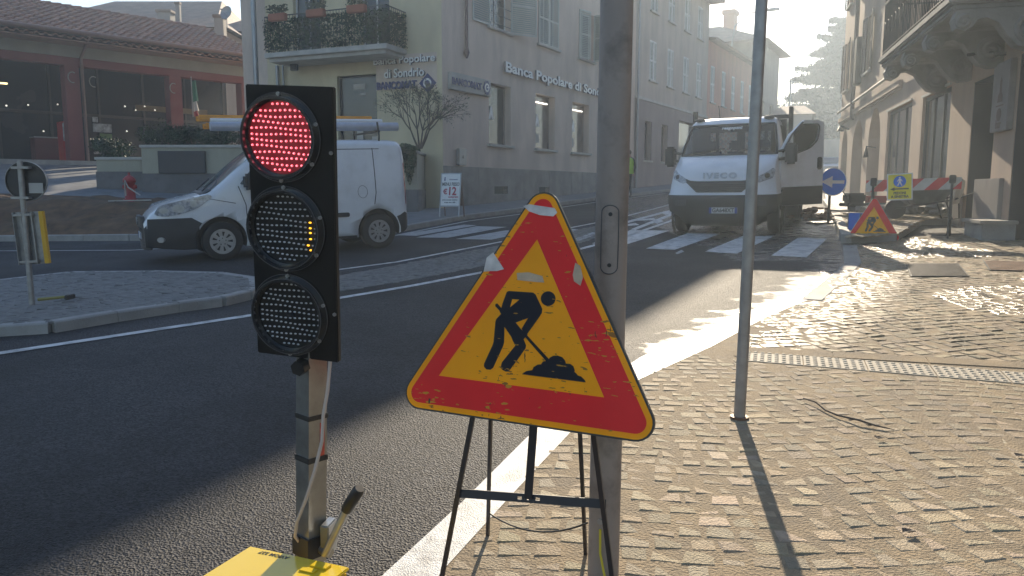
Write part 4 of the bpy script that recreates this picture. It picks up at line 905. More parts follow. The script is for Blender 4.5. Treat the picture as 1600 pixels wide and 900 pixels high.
# loose pieces on the mound
P_ = dp(205, 319, 19.2); b_ = MB(); b_.bar((-.55,0,.1),(.45,.1,.12), .09, .03); o = b_.build('pale_board', M_SILL, None, Matrix.Translation(P_-Vector((0,0,.02))), label='thin pale board lying on the soil mound below the hydrant', cat='board')
P_ = dp(196, 300, 19.8); b_ = MB(); b_.tube([(0,0,-.1),(0,0,.3),(.1,-.05,.12),(.42,-.1,-.08)], .018, 6); b_.build('pale_hose', M_SILL, None, Matrix.Translation(P_), label='short pale hose hanging down beside the fire hydrant', cat='hose')

# ================================================================ A-board with the lunch price
def aboard():
    A = gp(686, 338.5, .13); B = gp(712, 341, .13); A.z = gz(A.x, A.y)+.125; B = A+Vector((.62, -.22, 0)); u = (B-A).normalized(); W = .58; yv = Vector((-u.y, u.x, 0))
    M = Matrix(((u.x, yv.x, 0, A.x), (u.y, yv.y, 0, A.y), (u.z, 0, 1, A.z), (0,0,0,1)))
    e = empty('sandwich_board', M, 'white sandwich board offering a 12 euro menu on the pavement by the bank', 'sandwich board')
    lean = .16; Mf = Matrix.Rotation(-lean, 4, 'X'); Hh = 1.16
    b_ = MB()
    for x in (.015, W-.015): b_.box(x-.015, x+.015, -.012, .012, 0, Hh, 0, Mf)
    for z in (.3, Hh): b_.box(0, W, -.013, .013, z-.03, z, 0, Mf)
    b_.build('front_frame', M_GREYM, e)
    b_ = MB(); b_.box(.03, W-.03, -.006, .006, .3, Hh-.03, 0, Mf); pn = b_.build('panel', M_WHITE, e)
    Mb = Matrix.Translation((0,.37,0)) @ Matrix.Rotation(lean, 4, 'X'); b_ = MB()
    for x in (.015, W-.015): b_.box(x-.015, x+.015, -.012, .012, 0, Hh, 0, Mb)
    b_.box(.03, W-.03, -.006, .006, .3, Hh-.03, 0, Mb); b_.build('rear_frame', M_PIPE, e)
    def tx(s_, size, cx, cz, m, bold=0, sx=1):
        t = text_mb(s_, size, .003, bold, sx=sx); q = MB(); merge(q, t, Mf @ Matrix.Translation((cx, -.009, cz))); q.build('lettering', m, pn)
    M_REDL = mat('red_lettering', (.4,.03,.05), .5); M_DKL = mat('dark_lettering', (.04,.045,.05), .5)
    tx('MENU FISSO', .125, W/2, .86, M_DKL, .003, .72); tx('\u20ac', .19, W*.25, .66, M_REDL, .005); tx('12', .30, W*.58, .67, M_REDL, .008, .85); tx('compreso', .07, W*.66, .53, M_REDL, .002)
    tx('primo secondo contorno', .05, W/2, .45, M_DKL, .001, .85); tx('acqua vino caffe', .05, W/2, .385, M_DKL, .001); tx('ristorante', .06, W*.62, .99, M_NAVY, .001); tx('i', .13, W*.2, 1.0, M_NAVY, .01)
aboard()
# ================================================================ right-hand building with arches and stone balcony
AZR = R(15.8); pr = gp(1493, 355)
FR = Facade(8.75, 14.98, .75, AZR, -1)
M_RW = stucco('peach_stucco', (.40,.285,.21), (.30,.235,.19), .55, .8); M_BASE = mat('marble_base', (.30,.27,.24), .45, var=.3, vscale=2, bump=.2, dirt=(.17,.15,.14), dirt_amt=.6, dscale=2, stretch=(1,1,.3)); M_OLDST = mat('old_balcony_stone', (.21,.205,.19), .85, var=.3, bump=.9, bscale=18, dirt=(.08,.08,.07), dirt_amt=.7)
rb = empty('arcaded_building', FR.M, 'peach building on the right with arches, shop windows and a stone balcony', 'building')
xL = FR.x_at(1308); xR = 14
def opr(xl, xr, ytl, yb, xref=None):
    a = FR.x_at(xl); b = FR.x_at(xr); return (a, b, FR.fp(xref or xl, yb)[1], FR.fp(xref or xl, ytl)[1])
A1_ = opr(1311.5, 1320.5, 208, 300); A2_ = opr(1327.5, 1344, 195, 312); A3_ = opr(1352, 1370.5, 178, 318)
S1_ = opr(1380, 1417, 179, 290); S2_ = opr(1433, 1476, 158, 286); D1_ = opr(1510, 1546, 134, 360); D2_ = opr(1578, 1640, 92, 372)
print('R', A1_, A2_, A3_, S1_, S2_, D1_, D2_, xL)
G0 = -.05
def zg(x):  # street level along the facade
    p = FR.P+FR.x*x; return gz(p.x, p.y)+.13-FR.P.z
ground_ops = [(A1_[0], A1_[1], zg(A1_[0])-.1, A1_[3]), (A2_[0], A2_[1], zg(A2_[0])-.1, A2_[3]), (A3_[0], A3_[1], zg(A3_[0])-.1, A3_[3]), (S1_[0], S1_[1], zg(S1_[0])+.25, S1_[3]), (S2_[0], S2_[1], zg(S2_[0])+.25, S2_[3]), (D1_[0], D1_[1], -.6, D1_[3]), (D2_[0], D2_[0]+2.4, -.6, D2_[3])]
HR = 9.3
U1 = [opr(1315.5, 1320, 96, 150, 1320), opr(1342, 1350, 46, 118, 1350), opr(1371, 1379, 14, 85, 1379)]
zu0 = U1[1][2]; zu1 = U1[1][2]+1.9
upx = [(x-.5, x+.5, zu0, zu1) for x in (xL+1.3, FR.x_at(1346), FR.x_at(1380)+.2, FR.x_at(1380)+4.2, FR.x_at(1380)+9.0)]
upx[3] = (upx[3][0], upx[3][1], zu0-.6, zu1+.3)
up2 = [(a, b, zu0+3.3, zu1+3.0) for a, b, c, d in upx]
ops = ground_ops+upx+up2
wr = wall_mb(xL, xR, -1.5, HR, ops, rd=.45, arches=[(a[0], a[1], a[3]-(a[1]-a[0])/2*1.1, a[3]) for a in (A1_, A2_, A3_)]); body_mb(wr, xL, xR, -1.5, HR, 9); wr.build('wall', M_RW, rb)
ev = MB(); ev.box(xL-.6, xR, -.75, 9, HR, HR+.2); ev.add([(xL-.6,-.8,HR+.2),(xR,-.8,HR+.2),(xR,9,HR+.2),(xL-.6,9,HR+.2),(xL+3,4,HR+2.2),(xR,4,HR+2.2)], [(0,1,5,4),(2,3,4,5),(3,0,4),(1,2,5)]); ev.build('roof', M_TILE_G, rb)
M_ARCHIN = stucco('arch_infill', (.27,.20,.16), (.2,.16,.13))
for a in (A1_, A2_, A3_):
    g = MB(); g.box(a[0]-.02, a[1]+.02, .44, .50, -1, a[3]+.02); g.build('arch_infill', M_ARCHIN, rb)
for o in ground_ops[3:5]:
    w_ = window(rb, *o, rd=.07, frame=M_IRONB, glass=M_GLASS, mull=2, sill=False, fw=.09); w_.name = 'shop_window'
    g = MB(); g.box(o[0], o[1], -.04, -.004, o[3], o[3]+.05); g.build('lintel', M_SILL, w_)
g = MB(); o = ground_ops[3]; g.box(o[1]-.9, o[1]-.35, .28, .285, o[2]+.6, o[2]+1.0); g.build('notice', M_WHITE, rb)
for i, o in enumerate(ground_ops[5:7]):
    g = MB(); y0 = .55
    g.box(o[0], o[1], y0, y0+.06, -.6, o[3]);
    for k in range(2):
        xa = o[0]+(o[1]-o[0])*k/2
        for z in range(3): g.rbox(xa+.1, xa+(o[1]-o[0])/2-.1, y0-.03, y0+.01, .2+z*.95, .95+z*.95, .015)
    g.build('doorway', mat('brown_door', (.14,.10,.08), .6), rb)
    g = MB(); g.box(o[0]+.002, o[0]+.03, .01, .549, -.6, o[3]-.01); g.box(o[0]+.031, o[1]-.002, .01, .549, o[3]-.03, o[3]-.01); g.build('jamb_shade', M_BOARD, rb)  # dark boards paint in the shade of the far jamb and door head
for i, o in enumerate(upx+up2):
    w_ = window(rb, *o, rd=.2, frame=M_WHITEF, mull=1, trans=1); W = .5
    if i not in (3,): 
        louvre(w_, o[0]-W*1.0, o[0], o[2], o[3], -.04, 6, 'r', M_SHUTB, M_SHUTB); louvre(w_, o[1], o[1]+W, o[2], o[3], -.04, 6, 'l', M_SHUTB, M_SHUTB)
# string course and pipe below the upper floor
zc_ = FR.fp(1340, 173)[1]; zp_ = FR.fp(1340, 159)[1]; xe = FR.x_at(1400)
s_ = MB(); s_.box(xL-.05, xe, -.10, -.001, zc_-.08, zc_+.08); s_.box(xL-.05, xe, -.05, -.002, zc_-.16, zc_-.081); s_.build('string_course', M_RW, rb)
s_ = MB(); s_.tube([(xL+.1,-.14,zp_),(xe+.8,-.14,zp_)], .045, 8); s_.build('wall_pipe', M_SILL, rb)
xd = FR.x_at(1331); s_ = MB(); s_.tube([(xd,-.14,zc_-.3),(xd,-.14,HR)], .075, 10); s_.build('downpipe', M_SHUTB, rb)
s_ = MB(); xq = FR.x_at(1336); s_.rbox(xq-.45, xq+.1, -.22, -.002, zp_+.55, zp_+2.2, .03); s_.build('wall_cabinet', M_IRONB, rb)
xs_ = FR.x_at(1323); s_ = MB(); s_.tube([(xs_,-.02,zc_-.55),(xs_,-.35,zc_-.4),(xs_,-.35,zc_-.62)], [.03,.04,.14], 8); s_.build('wall_lamp', M_IRONB, rb)
xs_ = FR.x_at(1366); s_ = MB(); z = FR.fp(1366, 232)[1]; s_.tube([(xs_,-.02,z),(xs_,-.3,z+.05),(xs_,-.3,z-.3)], [.02,.03,.09], 8); s_.build('wall_lamp', M_IRONB, rb)
# marble base blocks beside the door, plaque, stone step, wall bracket
a = FR.x_at(1528); b = FR.x_at(1568); zt = FR.fp(1530, 280)[1]; s_ = MB(); s_.rbox(a, b-.002, -.07, 0, -.9, zt, .008); s_.build('marble_base', M_BASE, rb)
a2 = FR.x_at(1494); b2 = FR.x_at(1506); s_ = MB(); s_.rbox(FR.x_at(1478), b2, -.05, 0, -.9, FR.fp(1480,300)[1], .008); s_.build('marble_base', M_BASE, rb)
pa = FR.x_at(1549); pb_ = FR.x_at(1575); z0 = FR.fp(1575, 204)[1]; z1 = FR.fp(1575, 97)[1]; s_ = MB(); s_.rbox(pa, pb_, -.10, -.003, z0, z1, .012); M_PLQ = mat('grey_plaque', (.20,.18,.17), .5, var=.2, vscale=3); pq = s_.build('wall_plaque', M_PLQ, rb)
W = pb_-pa; Hh = z1-z0; s_ = MB()
s_.prism([(0,0),(.30*W,0),(.27*W,.1*Hh),(.2*W,.14*Hh),(.2*W,.3*Hh),(.15*W,.36*Hh),(.1*W,.3*Hh),(.1*W,.14*Hh),(.03*W,.1*Hh)], (pa+W*.38, -.104, z0+Hh*.42), (1,0,0), (0,0,1), .003); s_.box(pa+W*.3, pa+W*.75, -.106, -.103, z0+Hh*.36, z0+Hh*.38); s_.disc((pa+W*.52,-.103,z0+Hh*.24), (0,-1,0), W*.13, .004, 16); s_.build('plaque_emblem', mat('dull_red_print', (.13,.08,.075), .6), pq)
t = text_mb('bar', .2, .003, .004); q_ = MB(); merge(q_, t, Matrix.Translation((pa+W*.52, -.104, z0+Hh*.10))); q_.build('lettering', mat('dull_red_print', 0), pq)
xb = FR.x_at(1556); z = FR.fp(1556, 92)[1]; s_ = MB(); s_.tube([(xb,-.0,z),(xb-.2,-.3,z+.05),(xb-.1,-.55,z+.02)], [.03,.05,.03], 6); s_.build('wall_hook', M_IRONB, rb)
st = gp(1565, 385, .0); e = empty('stone_step', FR.M @ Matrix.Translation((FR.x_at(1552)+.0, -.42, zg(FR.x_at(1552))-.12)), 'low stone step with a pale slab top at the doorway on the right', 'step')
s_ = MB(); s_.rbox(0, 1.0, .02, .5, -.15, .22, .01); s_.build('base', M_KERB, e); s_ = MB(); s_.rbox(-.05, 1.05, -.03, .52, .222, .28, .01); s_.build('top_slab', M_SLABTOP, e)
# stone balcony
OB = 1.3; bxa = FR.x_at(1360, OB); bxb = FR.x_at(1463, OB); zb_ = FR.fp(1463, 24, OB)[1]; zb2 = FR.fp(1360, 105, OB)[1]; print('balc', bxa, bxb, zb_, zb2)
zb_ = (zb_+zb2)/2-.04
s_ = MB(); s_.rbox(bxa, bxb, -OB, 0, zb_, zb_+.14, .03, 0); s_.rbox(bxa+.06, bxb-.06, -OB+.06, 0, zb_-.1, zb_-.002, .03); bl = s_.build('stone_balcony', M_OLDST, rb)
def corbel(x):
    # scrolled bracket: profile in the y (out) / z plane
    pts = [(0,0),(-1.18,0),(-1.22,-.12),(-1.18,-.26),(-1.06,-.30),(-.96,-.24),(-.9,-.14),(-.78,-.12),(-.62,-.2),(-.5,-.38),(-.36,-.54),(-.18,-.6),(0,-.58)]
    c = MB(); c.prism([(p[0], p[1]) for p in pts], (x-.13, 0, zb_-.102), (0,1,0), (0,0,1), .26)
    for (cy, cz, r_, turns) in ((-.2,-.32,.22,2.2),(-1.08,-.17,.10,1.6)):
        sp = [(x+.14, cy+r_*(1-t/22*.85)*cos(t/22*turns*2*pi+1), zb_-.1+cz+r_*(1-t/22*.85)*sin(t/22*turns*2*pi+1)) for t in range(23)]
        c.tube(sp, .034, 6)
    return c.build('corbel', M_OLDST, bl)
nb = 4
for k in range(nb): corbel(bxa+.35+(bxb-bxa-.49)*k/(nb-1))
s_ = MB(); zt = zb_+1.25
for (x0, y0, x1, y1) in ((bxa+.08,-OB+.08,bxb-.08,-OB+.08),(bxa+.08,-OB+.08,bxa+.08,0),(bxb-.08,-OB+.08,bxb-.08,0)):
    L = math.hypot(x1-x0, y1-y0); n = int(L/.12)
    s_.bar((x0,y0,zt),(x1,y1,zt), .05, .03); s_.bar((x0,y0,zb_+.22),(x1,y1,zb_+.22), .03, .02)
    for i in range(n+1):
        x = x0+(x1-x0)*i/n; y = y0+(y1-y0)*i/n; s_.tube([(x,y,zb_+.14),(x,y,zt)], .011, 5)
        if i % 3 == 1: 
            s_.tube([(x+.05*cos(a), y-.01, zb_+.7+.16*sin(a)) for a in [q*.6 for q in range(11)]], .008, 4)
s_.build('railing', M_IRONB, bl)

# ================================================================ cedar, far trees, far buildings, cars
M_CEDAR = mat('cedar_needles', (.018,.035,.032), .8, spec=.1, var=.4); M_FARLEAF = mat('far_leaf', (.035,.05,.035), .8, spec=.1, var=.4)
def cedar(C_, H_, seed):
    rnd = random.Random(seed); e = empty('cedar_tree', Matrix.Translation(C_), 'tall hazy blue cedar with layered branches at the end of the street', 'tree')
    t_ = MB(); t_.tube([(0,0,-1),(0.1,0,H_*.5),(0,0,H_*.97)], [.6,.38,.08], 10)
    l_ = MB(); z = H_*.22
    while z < H_*.98:
        f = 1-(z/H_)**1.5; rad = 6.6*f+1.2
        for k in range(5):
            a = rnd.random()*6.3; L = rad*rnd.uniform(.65, 1.1); dz = L*rnd.uniform(.05, .22); P0 = Vector((0,0,z)); P1 = Vector((cos(a)*L, sin(a)*L, z+dz)); Pm = (P0+P1)/2+Vector((0,0,.05*L))
            t_.tube([P0, Pm, P1], [.09,.06,.02], 5, caps=False); w_ = Vector((-sin(a), cos(a), 0))
            def pt():
                t = rnd.random()**.6; q = P0.lerp(Pm, t*2) if t < .5 else Pm.lerp(P1, t*2-1); s_ = L*.26*sin(min(1, .15+t)*2.4)
                return q+w_*rnd.uniform(-1,1)*s_+Vector((0,0,rnd.gauss(0,.10)-.12*abs(rnd.gauss(0,1))))
            leaves(l_, pt, int(150+L*60), .18, 0, rnd)
        z += H_*.028
    t_.build('trunk', M_BARK, e); l_.build('crown', M_CEDAR, e)
Cc = dp(1306, 250, 88); Cc.z = gz(40, 80); topz = dp(1290, 27, 88).z; cedar(Cc, topz-Cc.z, 11)
def broad(px, ytop, Y, r_, label, seed, n=2600, name='broadleaf_tree'):
    rnd = random.Random(seed); top = dp(px, ytop, Y); C_ = Vector((top.x, Y, gz(40, 80))); H_ = top.z-C_.z; e = empty(name, Matrix.Translation(C_), label, 'tree')
    t_ = MB(); t_.tube([(0,0,-.5),(0,0,H_*.4),(.2,0,H_*.75)], [.3,.2,.08], 8); l_ = MB(); lumps = [(rnd.uniform(-.7,.7)*r_, rnd.uniform(-.7,.7)*r_, H_*rnd.uniform(.45,.85), rnd.uniform(.3,.5)*r_) for _ in range(14)]
    for c in lumps: t_.tube([(0,0,H_*.35),(c[0]*.5,c[1]*.5,(c[2]+H_*.35)/2),(c[0],c[1],c[2])], [.1,.06,.03], 5, caps=False)
    def pt():
        c = rnd.choice(lumps); d = Vector((rnd.gauss(0,1), rnd.gauss(0,1), rnd.gauss(0,1))).normalized()*rnd.random()**.45*c[3]; return (c[0]+d.x, c[1]+d.y, min(H_, c[2]+d.z))
    leaves(l_, pt, n, .15, 0, rnd); t_.build('trunk', M_BARK, e); l_.build('crown', M_FARLEAF, e)
broad(1217, 152, 100, 3.5, 'hazy round tree low between the far house and the utility pole', 21); broad(1243, 158, 96, 3.5, 'hazy tree just right of the utility pole', 22); broad(1275, 170, 92, 5, 'pale hazy tree under the left boughs of the cedar', 23, 4200)
broad(1300, 165, 98, 6, 'pale hazy tree directly under the cedar', 24, 5000); broad(1262, 205, 80, 3, 'low hazy tree beside the open lorry door', 25, 3000); broad(1293, 215, 78, 3.2, 'low hazy tree above the parked cars at the street end', 26, 3000)
A = dp(1209, 190, 66); e = empty('far_building', Matrix.Translation((A.x, 66, gz(30, 66))) @ Matrix.Rotation(R(-20), 4, 'Z'), 'pale hazy building with a low sloping roof behind the lorry', 'house')
Hh = dp(1209, 180, 66).z-gz(30,66); s_ = MB(); s_.box(0, 3.0, 0, 8, -1, Hh); s_.build('wall', M_B2, e); s_ = MB(); s_.add([(-.3,-.4,Hh),(3.3,-.4,Hh),(3.3,8,Hh),(-.3,8,Hh),(.4,4,Hh+1.1),(2.4,4,Hh+1.1)], [(0,1,5,4),(1,2,5),(2,3,4,5),(3,0,4)]); s_.build('roof', M_TILE_G, e)
s_ = MB(); s_.box(.7, 1.5, -.01, .05, Hh-2.2, Hh-1.2); s_.build('window', M_GLASS, e)
A = dp(1230, 250, 70); A.z = gz(35, 70); s_ = MB(); tz = dp(1231, 124, 70).z-A.z; e = empty('utility_pole', Matrix.Translation(A), 'thin utility pole in the haze beyond the lorry', 'utility pole'); s_.tube([(0,0,-.3),(0,0,tz)], [.13,.08], 8); s_.build('pole', M_GREYM, e); s_ = MB(); s_.bar((-.5,0,tz-.2),(.5,0,tz-.2), .08, .08); s_.build('crossarm', M_GREYM, e)
# garden wall behind the far cars
A = dp(1240, 250, 74); s_ = MB(); s_.box(-8, 14, 0, .3, -1, 3.0); s_.build('garden_wall', M_B2, None, Matrix.Translation((A.x, 74, gz(35, 74))), label='pale hazy wall closing the far end of the street', cat='wall')
# small cars in the distance
def far_car(px, Y, m, label, az):
    A = dp(px, 260, Y); e = empty('parked_car', frame_on_ground(A.x, Y, (sin(az), cos(az)), .0), label, 'car', 'cars parked at the far end of the street')
    prof = [(-2,.3),(-2.05,.75),(-1.9,.95),(-1.1,1.0),(-.5,1.42),(.9,1.44),(1.7,1.0),(2.0,.9),(2.02,.3)]
    b_ = MB()
    for k, (x, z) in enumerate(prof): w_ = .82 if z < 1.1 else .66; b_.v += [(x,-w_,z),(x,w_,z)]
    n = len(prof); b_.f = [[2*i, 2*i+1, 2*i+3, 2*i+2] for i in range(n-1)]+[[2*i for i in range(n)], [2*i+1 for i in range(n)][::-1], [0, 2*n-2, 2*n-1, 1]]; b_.m = [0]*len(b_.f); b_.sm = [False]*len(b_.f); b_.build('body', m, e)
    for (x0, z0, x1, z1) in ((-1.12,1.04,-.55,1.4),(.95,1.4,1.62,1.06)): b_ = MB(); b_.add([(x0-.01,-.62,z0+.02),(x0-.01,.62,z0+.02),(x1,.56,z1+.015),(x1,-.56,z1+.015)], [(0,1,2,3)]); b_.build('windscreen', M_GLASS, e)
    for x in (-1.3, 1.3):
        for y in (-.84, .7): b_ = MB(); b_.tube([(x,y,.3),(x,y+.14,.3)], .3, 14); b_.build('wheel', M_BLACK, e)
M_CARW = mat('white_car_paint', (.6,.62,.64), .25, var=.05, coat=.5); M_CARG = mat('grey_car_paint', (.3,.33,.36), .25, var=.05, coat=.5)
far_car(1283, 56, M_CARW, 'white car parked nearest at the far end of the street', R(200)); far_car(1296, 61, M_CARG, 'grey car parked behind the white one at the street end', R(200)); far_car(1300, 50, M_CARG, 'grey car beside the last arch of the right building', R(205))
# ================================================================ vehicles
from mathutils.geometry import tessellate_polygon
M_VANW = mat('white_vehicle_paint', (.68,.70,.72), .25, var=.04, vscale=2, coat=.6, dirt=(.42,.42,.40), dirt_amt=.35, dscale=2.5)
M_PLAS = mat('black_bumper_plastic', (.022,.023,.026), .55, var=.15, vscale=6); M_TYRE = mat('tyre_rubber', (.018,.018,.018), .85, var=.2); M_ALLOY = mat('wheel_trim', (.38,.39,.40), .35, metal=.6, var=.15, vscale=12)
M_VGLASS = mat('vehicle_glass', (.10,.13,.15), .06, var=.1, spec=1.0, coat=.5); M_LAMPG = mat('headlamp_glass', (.34,.36,.39), .12, var=.5, vscale=16, coat=.6); M_TAIL = mat('tail_lamp', (.35,.01,.015), .2, coat=.6, var=.2, vscale=10)
M_SEAM = mat('panel_gap', (.06,.06,.065), .7); M_PLATE = mat('number_plate', (.55,.56,.56), .4, var=.05); M_PBLUE = mat('plate_blue', (.02,.06,.30), .4)
def thin_glass(name, tint):
    m = bpy.data.materials.new(name); m.use_nodes = True; n = m.node_tree.nodes; l = m.node_tree.links; n.remove(n['Principled BSDF'])
    t = n.new('ShaderNodeBsdfTransparent'); t.inputs[0].default_value = (*tint, 1); g = n.new('ShaderNodeBsdfGlossy'); g.inputs['Roughness'].default_value = .03
    f = n.new('ShaderNodeFresnel'); f.inputs[0].default_value = 1.7; mx = n.new('ShaderNodeMixShader'); l.new(f.outputs[0], mx.inputs[0]); l.new(t.outputs[0], mx.inputs[1]); l.new(g.outputs[0], mx.inputs[2]); l.new(mx.outputs[0], n['Material Output'].inputs[0]); return m
M_THIN = thin_glass('windscreen_glass', (.42,.47,.47))
def lerp_tab(tab, x, c=1):
    if x <= tab[0][0]: return tab[0][c]
    for a, b in zip(tab, tab[1:]):
        if x <= b[0]: t = (x-a[0])/(b[0]-a[0]); return a[c]+(b[c]-a[c])*t
    return tab[-1][c]
# ---------------------------------------------------------------- delivery van
vF = gp(350, 407); vR = gp(593, 388); vd = (V2(vF)-V2(vR)).normalized()
nrm = Vector((-vd.y, vd.x)); nrm = nrm if nrm.y < 0 else -nrm      # towards the camera = the van's left
cR = V2(vR)-nrm*.82; van_M = frame_on_ground(cR.x, cR.y, vd)
if (van_M.to_3x3() @ Vector((0,1,0))).y > 0: print('van side flipped')
VS = (V2(vF)-V2(vR)).length/2.755
van = empty('delivery_van', van_M @ Matrix.Scale(VS*1.0, 4), 'small white delivery van with roof rack loads turning past the traffic light', 'van')
TOP = [(-.76,1.55),(-.74,1.66),(-.70,1.76),(-.60,1.825),(-.3,1.85),(.4,1.86),(1.2,1.86),(1.7,1.83),(1.95,1.76),(2.2,1.60),(2.5,1.385),(2.8,1.165),(2.92,1.09),(3.05,1.06),(3.3,.985),(3.5,.90),(3.6,.80),(3.655,.66)]
ZB = [(-.76,.36),(-.3,.24),(2.2,.22),(3.3,.22),(3.655,.28)]
def v_w(x, z):
    w_ = .905
    if z > .95: w_ -= .045*(z-.95)+.10*max(0, (z-.95)/.9)**2
    if z < .45: w_ -= .05*(.45-z)/.25
    if x > 2.75: t = (x-2.75)/.93; w_ *= math.sqrt(max(.05, 1-.62*t**2.6))
    if x < -.55: t = (-.55-x)/.22; w_ *= math.sqrt(max(.05, 1-.22*t**2.2))
    return w_
xsv = [-.76,-.74,-.70,-.63,-.5,-.3,0,.3,.6,.9,1.2,1.5,1.7,1.95,2.1,2.3,2.5,2.7,2.85,2.92,3.0,3.1,3.2,3.3,3.4,3.5,3.58,3.63,3.655]
NS = 12
b_ = MB(); rows = []
for x in xsv:
    zt = lerp_tab(TOP, x); zb = lerp_tab(ZB, x); rc = min(.13, (zt-zb)*.25); sec = []
    for k in range(NS+1): z = zb+(zt-rc-zb)*k/NS; sec.append((v_w(x, z), z))
    w0 = sec[-1][0]
    for k in range(1, 6): a = pi/2*k/5; sec.append((w0-rc*(1-cos(a))*1.2, zt-rc+rc*sin(a)))
    w1 = sec[-1][0]
    for k in range(1, 5): sec.append((w1*(1-k/4), zt+.025*(1-(1-k/4)**2)))
    full = [(x, y, z) for y, z in sec]+[(x, -y, z) for y, z in sec[-2::-1]]
    rows.append(len(b_.v)); b_.v += full; nsec = len(full)
for i in range(len(xsv)-1):
    for k in range(nsec-1): b_.f.append([rows[i]+k, rows[i+1]+k, rows[i+1]+k+1, rows[i]+k+1]); b_.m.append(0); b_.sm.append(True)
    b_.f.append([rows[i]+nsec-1, rows[i+1]+nsec-1, rows[i+1], rows[i]]); b_.m.append(1); b_.sm.append(False)
b_.f.append([rows[0]+k for k in range(nsec)]); b_.m.append(0); b_.sm.append(False)
b_.f.append([rows[-1]+k for k in range(nsec)][::-1]); b_.m.append(0); b_.sm.append(False)
body = b_.build('body', [M_VANW, M_PLAS], van)
bm = bmesh.new(); bm.from_mesh(body.data); bmesh.ops.recalc_face_normals(bm, faces=bm.faces); bm.to_mesh(body.data); bm.free()
for wx in (0, 2.755):
    c = MB()
    c.tube([(wx,-1.2,.34),(wx,-.58,.34)], .40, 36, 1, sm=False); c.tube([(wx,.58,.34),(wx,1.2,.34)], .40, 36, 1, sm=False)
    co = c.build('cutter', [M_VANW, M_PLAS]); co.matrix_world = van.matrix_world.copy()
    bpy.context.view_layer.update(); boolean(body, co)
def tess(poly, f, off, m=0, mb=None, sub=.12):
    """polygon (a,b) tessellated finely and laid on surface f(a,b,off)"""
    bm = bmesh.new(); vs_ = [bm.verts.new((p[0], p[1], 0)) for p in poly]; bm.faces.new(vs_); bmesh.ops.triangulate(bm, faces=bm.faces[:])
    for _ in range(5):
        e = [e for e in bm.edges if e.calc_length() > sub]
        if not e: break
        bmesh.ops.subdivide_edges(bm, edges=e, cuts=1); bmesh.ops.triangulate(bm, faces=bm.faces[:])
    bm.verts.ensure_lookup_table(); mb = mb or MB()
    mb.add([f(v.co.x, v.co.y, off) for v in bm.verts], [[v.index for v in fc.verts] for fc in bm.faces], m, True)
    b0 = [e for e in bm.edges if e.is_boundary]
    for e in b0:                                             # edge wall so that it is a solid skin
        p, q = e.verts; mb.add([f(p.co.x, p.co.y, off), f(q.co.x, q.co.y, off), f(q.co.x, q.co.y, -.004), f(p.co.x, p.co.y, -.004)], [(0,1,2,3)], m)
    bm.free(); return mb
def side(s): return lambda x, z, o: (x, s*(v_w(x, z)+o), z)
def rounded(poly, r, n=4):
    out = []; k = len(poly)
    for i in range(k):
        P = Vector(poly[i]); A = (Vector(poly[i-1])-P); B = (Vector(poly[(i+1)%k])-P); rr_ = min(r, A.length*.45, B.length*.45); a = P+A.normalized()*rr_; b = P+B.normalized()*rr_
        for j in range(n+1): t = j/n; out.append(tuple(a*(1-t)**2+P*2*t*(1-t)+b*t*t))
    return out
def arc_side(cx, cz, r, a0, a1, n=14): return [(cx+r*cos(a0+(a1-a0)*i/n), cz+r*sin(a0+(a1-a0)*i/n)) for i in range(n+1)]
